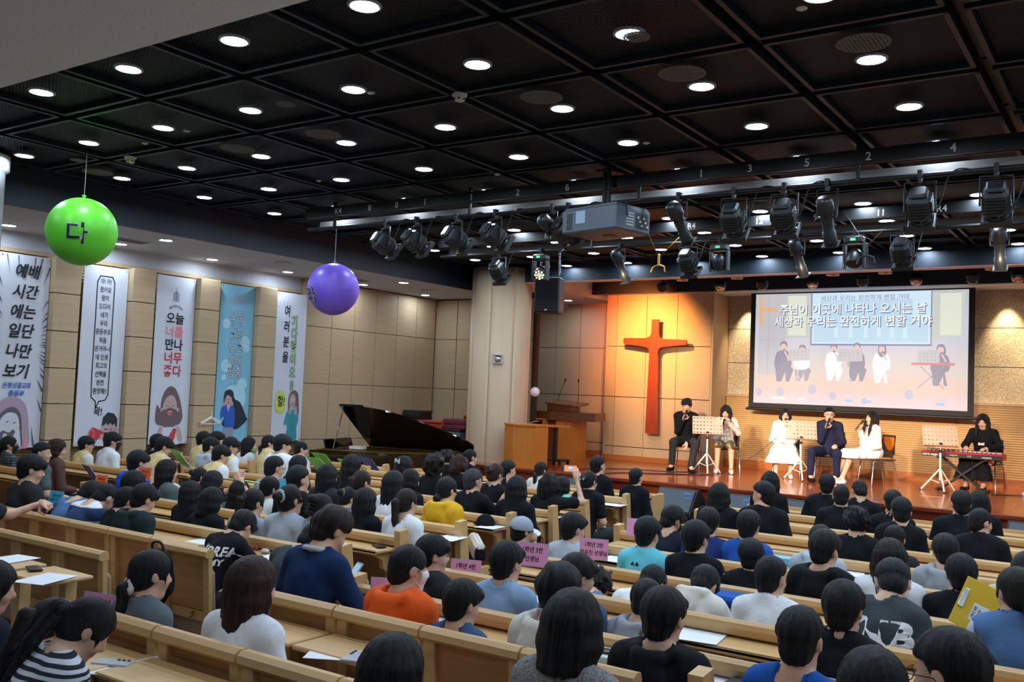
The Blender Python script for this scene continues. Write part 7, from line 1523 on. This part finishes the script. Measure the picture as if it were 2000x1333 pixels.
# things lying on the shelves: (x, y) world, z above sea of the shelf
def shelfz(y, h=.86): return floorz(y)+h-.231
def paper(x, y, z, rz, label, w=.21, d=.29): o = thing('paper_sheet', MB().box((0, 0, .002), (w, d, .002)), M_paper, (x, y, z), (0, 0, math.radians(rz)), label, 'paper'); return o
def phone(x, y, z, rz, label, m=M_phb):
    e = empty('phone', (x, y, z+.001), math.radians(rz), label, 'phone'); MB().box((0, 0, .005), (.075, .155, .009), bev=.003).build('body', m, e)
    if m == M_phb: MB().box((0, 0, .0098), (.068, .146, .0008)).build('screen', mat('phone_glass', srgb(40, 34, 34), .08), e)
    else: c = MB(); [c.cyl((-.022+.0*i, .055-.022*i, .009), (-.022, .055-.022*i, .013), .007) for i in range(3)]; c.build('camera_lens', M_black, e)
    return e
def sign(x, y, z, rz, m, lines, label, w=.19, h=.132, size=.037, tilt=-8):
    w, h, size = (w, h, size) if w < .2 else (.15, .115, .026)
    e = empty('name_sign', (x, y, z), math.radians(rz), label, 'sign'); T = Matrix.Rotation(math.radians(tilt), 4, 'X')
    MB().box((0, 0, h/2), (w+.012, .003, h+.012), M=T).build('plastic_sleeve', mat('sleeve', srgb(186, 176, 196), .25), e); MB().box((0, -.0022, h/2), (w, .001, h), M=T).build('card', m, e)
    t = MB(); M = T @ basis((1, 0, 0), (0, 0, 1), (0, -1, 0), (0, -.0035, h/2))
    for i, s in enumerate(lines): text(t, s, size, M=M @ Matrix.Translation((0, (len(lines)-1)*.5*size*1.45-i*size*1.45, 0)), bold=.022, sx=.9)
    t.build('lettering', INK, e); return e
def folder(x, y, z, rz, m, label, tilt=62, w=.34, h=.30, name='open_folder'):
    e = empty(name, (x, y, z), math.radians(rz), label, 'folder'); T = Matrix.Rotation(math.radians(90-tilt), 4, 'X')
    MB().box((0, 0, h/2), (w, .006, h), M=T, bev=.002).build('cover', m, e); MB().box((0, .005, h/2), (w-.02, .004, h-.02), M=T).build('pages', M_paper, e); MB().box((0, -.004, .022), (w-.04, .002, .03), M=T).build('label_strip', M_paper, e); return e

SH = .771
def sz(y): return floorz(y)+SH
phone(-5.02, 5.60, sz(5.57), 60, 'brown-black smartphone lying on the end of a pew shelf in the centre'); paper(-5.12, 4.67, sz(4.67), 15, 'white sheet on the shelf right of the boy with back lettering')
thing('earphone_case', MB().box((0, 0, .015), (.06, .05, .03), bev=.012), M_white, (-5.30, 4.70, sz(4.7)), (0, 0, .4), 'small white earphone case on the shelf behind white t-shirt girl', 'earphone case')
c = thing('red_trinket', MB().ball((0, 0, .015), .015).ball((.03, .01, .014), .014).ball((.01, .03, .02), .012), mat('trinket_red', srgb(170, 40, 44), .4), (-5.46, 4.72, sz(4.72)), None, 'tiny red trinket on the shelf beside the boy with back lettering', 'trinket')
# black cap on the shelf
e = empty('baseball_cap', (-5.33, 7.44, sz(7.44)), math.radians(70), 'black baseball cap resting on the shelf right of the yellow hoodie girl', 'cap'); g = SDF((-.13, -.15, -.02), (.13, .15, .14), .009); g.ell((0, 0, 0), (.088, .10, .115), None, 0).noise(.006, 40, 2).plane((0, 0, 0), (0, 0, -1)); v, q = g.mesh(); m = npmesh('crown', v, q); m.materials.append(CL['black']); obj('crown', m, e)
b = MB(); vs = [(math.sin(a)*.08*(1-.1*k), .07+math.cos(a)*.03+.028*k*math.cos(a), .012-.002*k) for a in [(-1.2+.3*i) for i in range(9)] for k in range(3)]; fs = [(i*3+k, (i+1)*3+k, (i+1)*3+k+1, i*3+k+1) for i in range(8) for k in range(2)]; b.add(vs, fs, 0, True).add([(x, y, z-.005) for x, y, z in vs], [f[::-1] for f in fs], 0, True); b.build('brim', CL['black'], e)
paper(-5.22, 7.40, sz(7.4), 5, 'white sheet under the black baseball cap'); paper(-4.98, 6.45, sz(6.45), 10, 'white folded sheet on the shelf end behind the yellow hoodie girl'); paper(-6.40, 7.42, sz(7.42), 20, 'white sheet on the shelf beside the straight-haired girl in white')
paper(-5.35, 8.60, sz(8.6), 5, 'white sheet on the shelf behind the boy in light grey-blue t-shirt', .26); paper(-5.60, 10.55, sz(10.55), 5, 'white sheet on the shelf behind the woman with pearl clip', .30); paper(-5.9, 11.72, sz(11.72), 3, 'white sheet on the front rest beside the man in suit jacket')
thing('green_pen_cap', MB().ball((0, 0, .02), .02), mat('tealcap', srgb(60, 150, 160), .4), (-5.72, 11.70, sz(11.7)), None, 'small teal object on the sheet beside the man in suit jacket', 'trinket')
paper(-3.45, 6.66, sz(6.66), 3, 'white sheet on the shelf between light grey and aqua t-shirts', .30); phone(-3.68, 6.70, sz(6.7), 80, 'dark tablet-like phone beside the sheet left of the aqua t-shirt'); paper(-3.16, 7.52, sz(7.55), 10, 'white sheet corner on the shelf left of the navy palm t-shirt')
for i, (dz, c_) in enumerate(((0, (222, 206, 60)), (.02, (214, 216, 222)))): thing('book', MB().box((0, 0, .01), (.21, .15, .018), bev=.003), mat('book%d' % i, srgb(*c_), .6), (-3.0+.01*i, 4.70, sz(4.7)+dz), (0, 0, .1*i), ['yellow book on the shelf right of the light blue sweater', 'white booklet on top of the yellow book'][i], 'book')
paper(-3.03, 3.93, sz(3.92), 10, 'white sheet on the shelf between orange hoodie and bowl-cut boy'); phone(-3.16, 3.93, sz(3.93)+.004, 50, 'black smartphone on the sheet right of the orange hoodie')
paper(-2.0, 4.72, sz(4.72), 8, 'printed white sheet on the shelf right of the black hoodie boy', .30); thing('book', MB().box((0, 0, .02), (.24, .17, .035), bev=.004), mat('bookw', srgb(208, 212, 216), .6), (-2.08, 3.92, sz(3.92)), (0, 0, .1), 'thick white book behind the woman in tweed sweater', 'book'); phone(-2.06, 3.92, sz(3.92)+.037, 100, 'black phone lying on the thick white book')
paper(-1.52, 3.93, sz(3.93), 30, 'white sheet at the elbow of the black hoodie boy'); thing('laptop_case', MB().box((0, 0, .012), (.44, .24, .024), bev=.008), CL['dgrey'], (-1.30, 3.93, sz(3.93)), (0, 0, -.05), 'flat dark grey case on the shelf at bottom right', 'case')
thing('seat_pad_blue', MB().box((0, 0, .03), (.36, .24, .06), bev=.02), CL['blue'], (-2.26, 5.68, sz(5.68)), None, 'blue cushion on the shelf between cream and white tops', 'cushion'); thing('book', MB().box((0, 0, .03), (.20, .15, .055), bev=.004), mat('book_aqua', srgb(120, 190, 220), .5), (-2.50, 7.60, sz(7.58)), (0, 0, .1), 'thick pale blue book with coloured cover near the grey jacket', 'book')
paper(-1.95, 7.58, sz(7.58), 15, 'white sheet behind the boy in black and white hoodie'); paper(-1.02, 5.68, sz(5.68), 10, 'white sheet behind the yellow clipboard')
paper(-2.98, 3.10, -1.172, 30, 'white printed sheet on the writing shelf at bottom centre', .24, .32); phone(-2.84, 3.05, -1.168, 20, 'silver phone with three lenses on the writing shelf at bottom centre', M_phs)
paper(-5.22, 3.02, floorz(3.2)+.80, 20, 'white sheet on a writing shelf at the left'); phone(-5.52, 3.12, floorz(3.2)+.80, 70, 'black phone case with folded strap on the left writing shelf'); paper(-5.9, 3.17, floorz(3.2)+.80, 10, 'white sheet at the left edge on a writing shelf')
for x_ in (-5.85, -5.35): thing('writing_shelf', MB().box((0, 0, 0), (.42, .30, .022), bev=.006).box((0, .12, -.30), (.07, .07, .60)), M_pew, (x_, 3.12, floorz(3.2)+.786), None, 'small wooden writing shelf at left, %s' % ('with white sheet only' if x_ < -5.6 else 'with black phone and sheet'), 'shelf')
paper(-3.45, 2.33, -1.163, 25, 'white sheet on the writing shelf by the bowed girl in the foreground', .24, .30); phone(-3.46, 2.31, -1.159, -65, 'silver phone on the sheet by the bowed foreground girl', M_phs)
paper(-5.97, 4.64, sz(4.66), 10, 'white sheet corner right of the dark green hooded jacket')
# name signs in plastic sleeves
sign(-3.22, 5.80, -1.135, 18, M_pink, ('1학년 2반', '장유진 선생님'), 'pink class sign reading 1학년 2반 beside light grey t-shirt boy'); sign(-3.62, 4.86, -1.215, 20, M_pink, ('1학년 4반', '김한솔 선생님'), 'pink class sign reading 1학년 4반 in the centre'); sign(-3.16, 4.92, -1.06, 16, M_pink, ('1학년 3반', '선생님'), 'pink class sign reading 1학년 3반 behind the grey cap')
sign(-4.20, 2.70, -1.19, 14, M_pink, ('1학년 7반', ''), 'pink class sign reading 1학년 7반 at lower left'); sign(-3.55, 4.05, -1.21, 30, M_pink, ('', ''), 'mostly hidden pink class sign left of the orange hoodie'); sign(-3.44, 6.92, -1.12, 10, M_pink, ('', ''), 'mostly hidden pink sign behind the aqua t-shirt boy')
sign(-8.30, 5.75, -1.02, 15, M_orangep, ('1학년 6반', '김은영'), 'orange class sign beside the royal blue hoodie', .26, .20, .05); sign(-8.98, 5.72, -1.15, 12, M_orangep, ('2학년 6반', '김영빈 선생님'), 'orange class sign in front of the purple folder', .26, .20, .05)
sign(-8.32, 4.86, -1.20, 15, M_cyanp, ('2학년 4반', '방영호 선생님'), 'cyan class sign left of the denim shirt', .28, .20, .05); sign(-7.33, 6.70, -1.10, 10, M_cyanp, ('', '1명'), 'blue sign beside the stocky man in black t-shirt', .24, .18, .05)
# folders
for i, (x_, y_, z_, r_, l, tl) in enumerate(((-10.24, 7.72, -1.14, -20, 'bright green open folder held by the boy with red collar', 50), (-11.45, 10.1, -1.28, -10, 'bright green folder in front of the girl under the blue banner', 45), (-10.83, 10.0, -1.25, -15, 'bright green folder held by boy in white hoodie', 40), (-8.95, 8.9, -1.17, -15, 'large light green open folder on the left block shelf', 45), (-8.52, 9.05, -1.17, -12, 'light green open folder left of long-haired girl', 45), (-10.2, 10.2, -1.24, -12, 'green folder beside the xylophone', 45), (-7.56, 6.42, -1.02, 10, 'closed green book on the shelf beyond the hands in hair', 10))): folder(x_, y_, z_, r_, M_green, l, tl, .38, .30)
folder(-9.28, 5.95, -1.24, -20, mat('folder_purple', srgb(58, 52, 128), .45), 'deep purple folder held by the large person at left', 55, .38, .34); folder(-10.3, 11.35, -1.40, -20, mat('folder_blue', srgb(34, 76, 176), .45), 'deep blue folder standing on the pew before the piano', 50, .42, .34)
# clipboard
e = empty('clipboard', (-.79, 5.30, -1.10), math.radians(8), 'yellow clipboard held up by the girl at the right edge', 'clipboard'); e.scale = (.76, .76, .76); T = Matrix.Rotation(math.radians(22), 4, 'Y') @ Matrix.Rotation(math.radians(-18), 4, 'X')
MB().box((0, 0, .16), (.24, .006, .33), M=T, bev=.002).build('board', mat('board_yellow', srgb(226, 184, 40), .5), e); MB().box((-.09, -.006, .18), (.035, .012, .13), M=T, bev=.003).build('clip', M_chrome, e); MB().box((.03, -.004, .12), (.10, .002, .12), M=T).build('label_card', M_paper, e)
t = MB(); M = T @ basis((0, 0, 1), (-1, 0, 0), (0, -1, 0), (.03, -.0056, .12)); [text(t, s_, .022, M=M @ Matrix.Translation((0, .03-.03*i, 0)), bold=.02) for i, s_ in enumerate(('1학년 8반', '출석부', '2024'))]; t.build('lettering', INK, e)
# phone of the filming woman, hands' phones
e = empty('phone', (-5.38, 9.10, -.83), math.radians(24), 'phone held up in landscape filming the stage', 'phone'); MB().box((0, 0, 0), (.17, .009, .082), bev=.004).build('body', M_phb, e); MB().box((0, -.0055, 0), (.15, .001, .074)).build('screen', mat('phone_live', srgb(170, 110, 84), .4, emit=.9), e)
l = MB(); l.box((0, -.0065, .008), (.05, .0006, .03)).box((-.045, -.0065, .005), (.022, .0006, .05), 1).box((.05, -.0065, .005), (.03, .0006, .04), 1).box((0, -.0065, -.02), (.12, .0006, .012), 1); l.build('screen_picture', [mat('live_blue', srgb(150, 200, 226), .4, emit=.9), mat('live_amber', srgb(236, 150, 90), .4, emit=.9)], e)
e = empty('phone', (-3.86, 4.10, -1.10), math.radians(-20), 'lit phone in the hand of the man in navy sweater', 'phone'); MB().box((0, 0, 0), (.075, .008, .15), rot=(math.radians(-35), 0, 0), bev=.003).build('body', M_phs, e); MB().box((0, -.005, .003), (.066, .001, .13), rot=(math.radians(-35), 0, 0)).build('screen', mat('chat_blue', srgb(150, 196, 220), .4, emit=.5), e)
e = empty('phone', (-9.25, 6.75, -1.02), .3, 'phone with pale screen held by the brown-topped woman', 'phone'); MB().box((0, 0, 0), (.07, .008, .14), bev=.003, rot=(-.6, 0, 0)).build('body', M_phs, e)
# black backpack on the seats
e = empty('backpack', (-5.32, 3.88, -1.50), math.radians(10), 'black crumpled backpack on a seat left of the scrunchie girl', 'backpack'); e.scale = (.72, .72, .72); e.location = (-5.38, 3.86, -1.42); g = SDF((-.26, -.2, -.12), (.26, .2, .52), .014); g.ell((0, 0, .14), (.19, .13, .24), None, .05).ell((.02, -.04, .30), (.16, .11, .12), None, .04).ell((-.02, -.10, .12), (.13, .07, .14), None, .04); g.noise(.012, 30, 4).noise(.006, 70, 5); v, q = g.mesh(); m = npmesh('bag_body', v, q); m.materials.append(CL['black']); obj('bag_body', m, e)
MB().tube(spline([(-.05, 0, .38), (-.04, -.02, .47), (.06, -.02, .48), (.09, 0, .38)], 5, False), .012, 7).build('handle', M_black, e); MB().tube(spline([(.12, -.10, .34), (.2, -.16, .2), (.17, -.14, .0), (.12, -.1, -.06)], 5, False), .016, 7, flat=.5).build('strap', M_black, e); MB().box((.02, -.148, .33), (.03, .006, .018)).build('tag', M_white, e)
# white crossbody bag and striped legs of the yellow hoodie girl
e = empty('shoulder_bag', (-5.12, 7.02, -1.42), math.radians(-30), 'small white and black shoulder bag at the yellow hoodie girl', 'bag'); MB().box((0, 0, 0), (.24, .10, .17), bev=.03, rot=(0, .5, 0)).build('bag_body', CL['offw'], e); MB().box((.11, 0, -.05), (.06, .11, .12), bev=.03).build('bag_side', CL['black'], e)
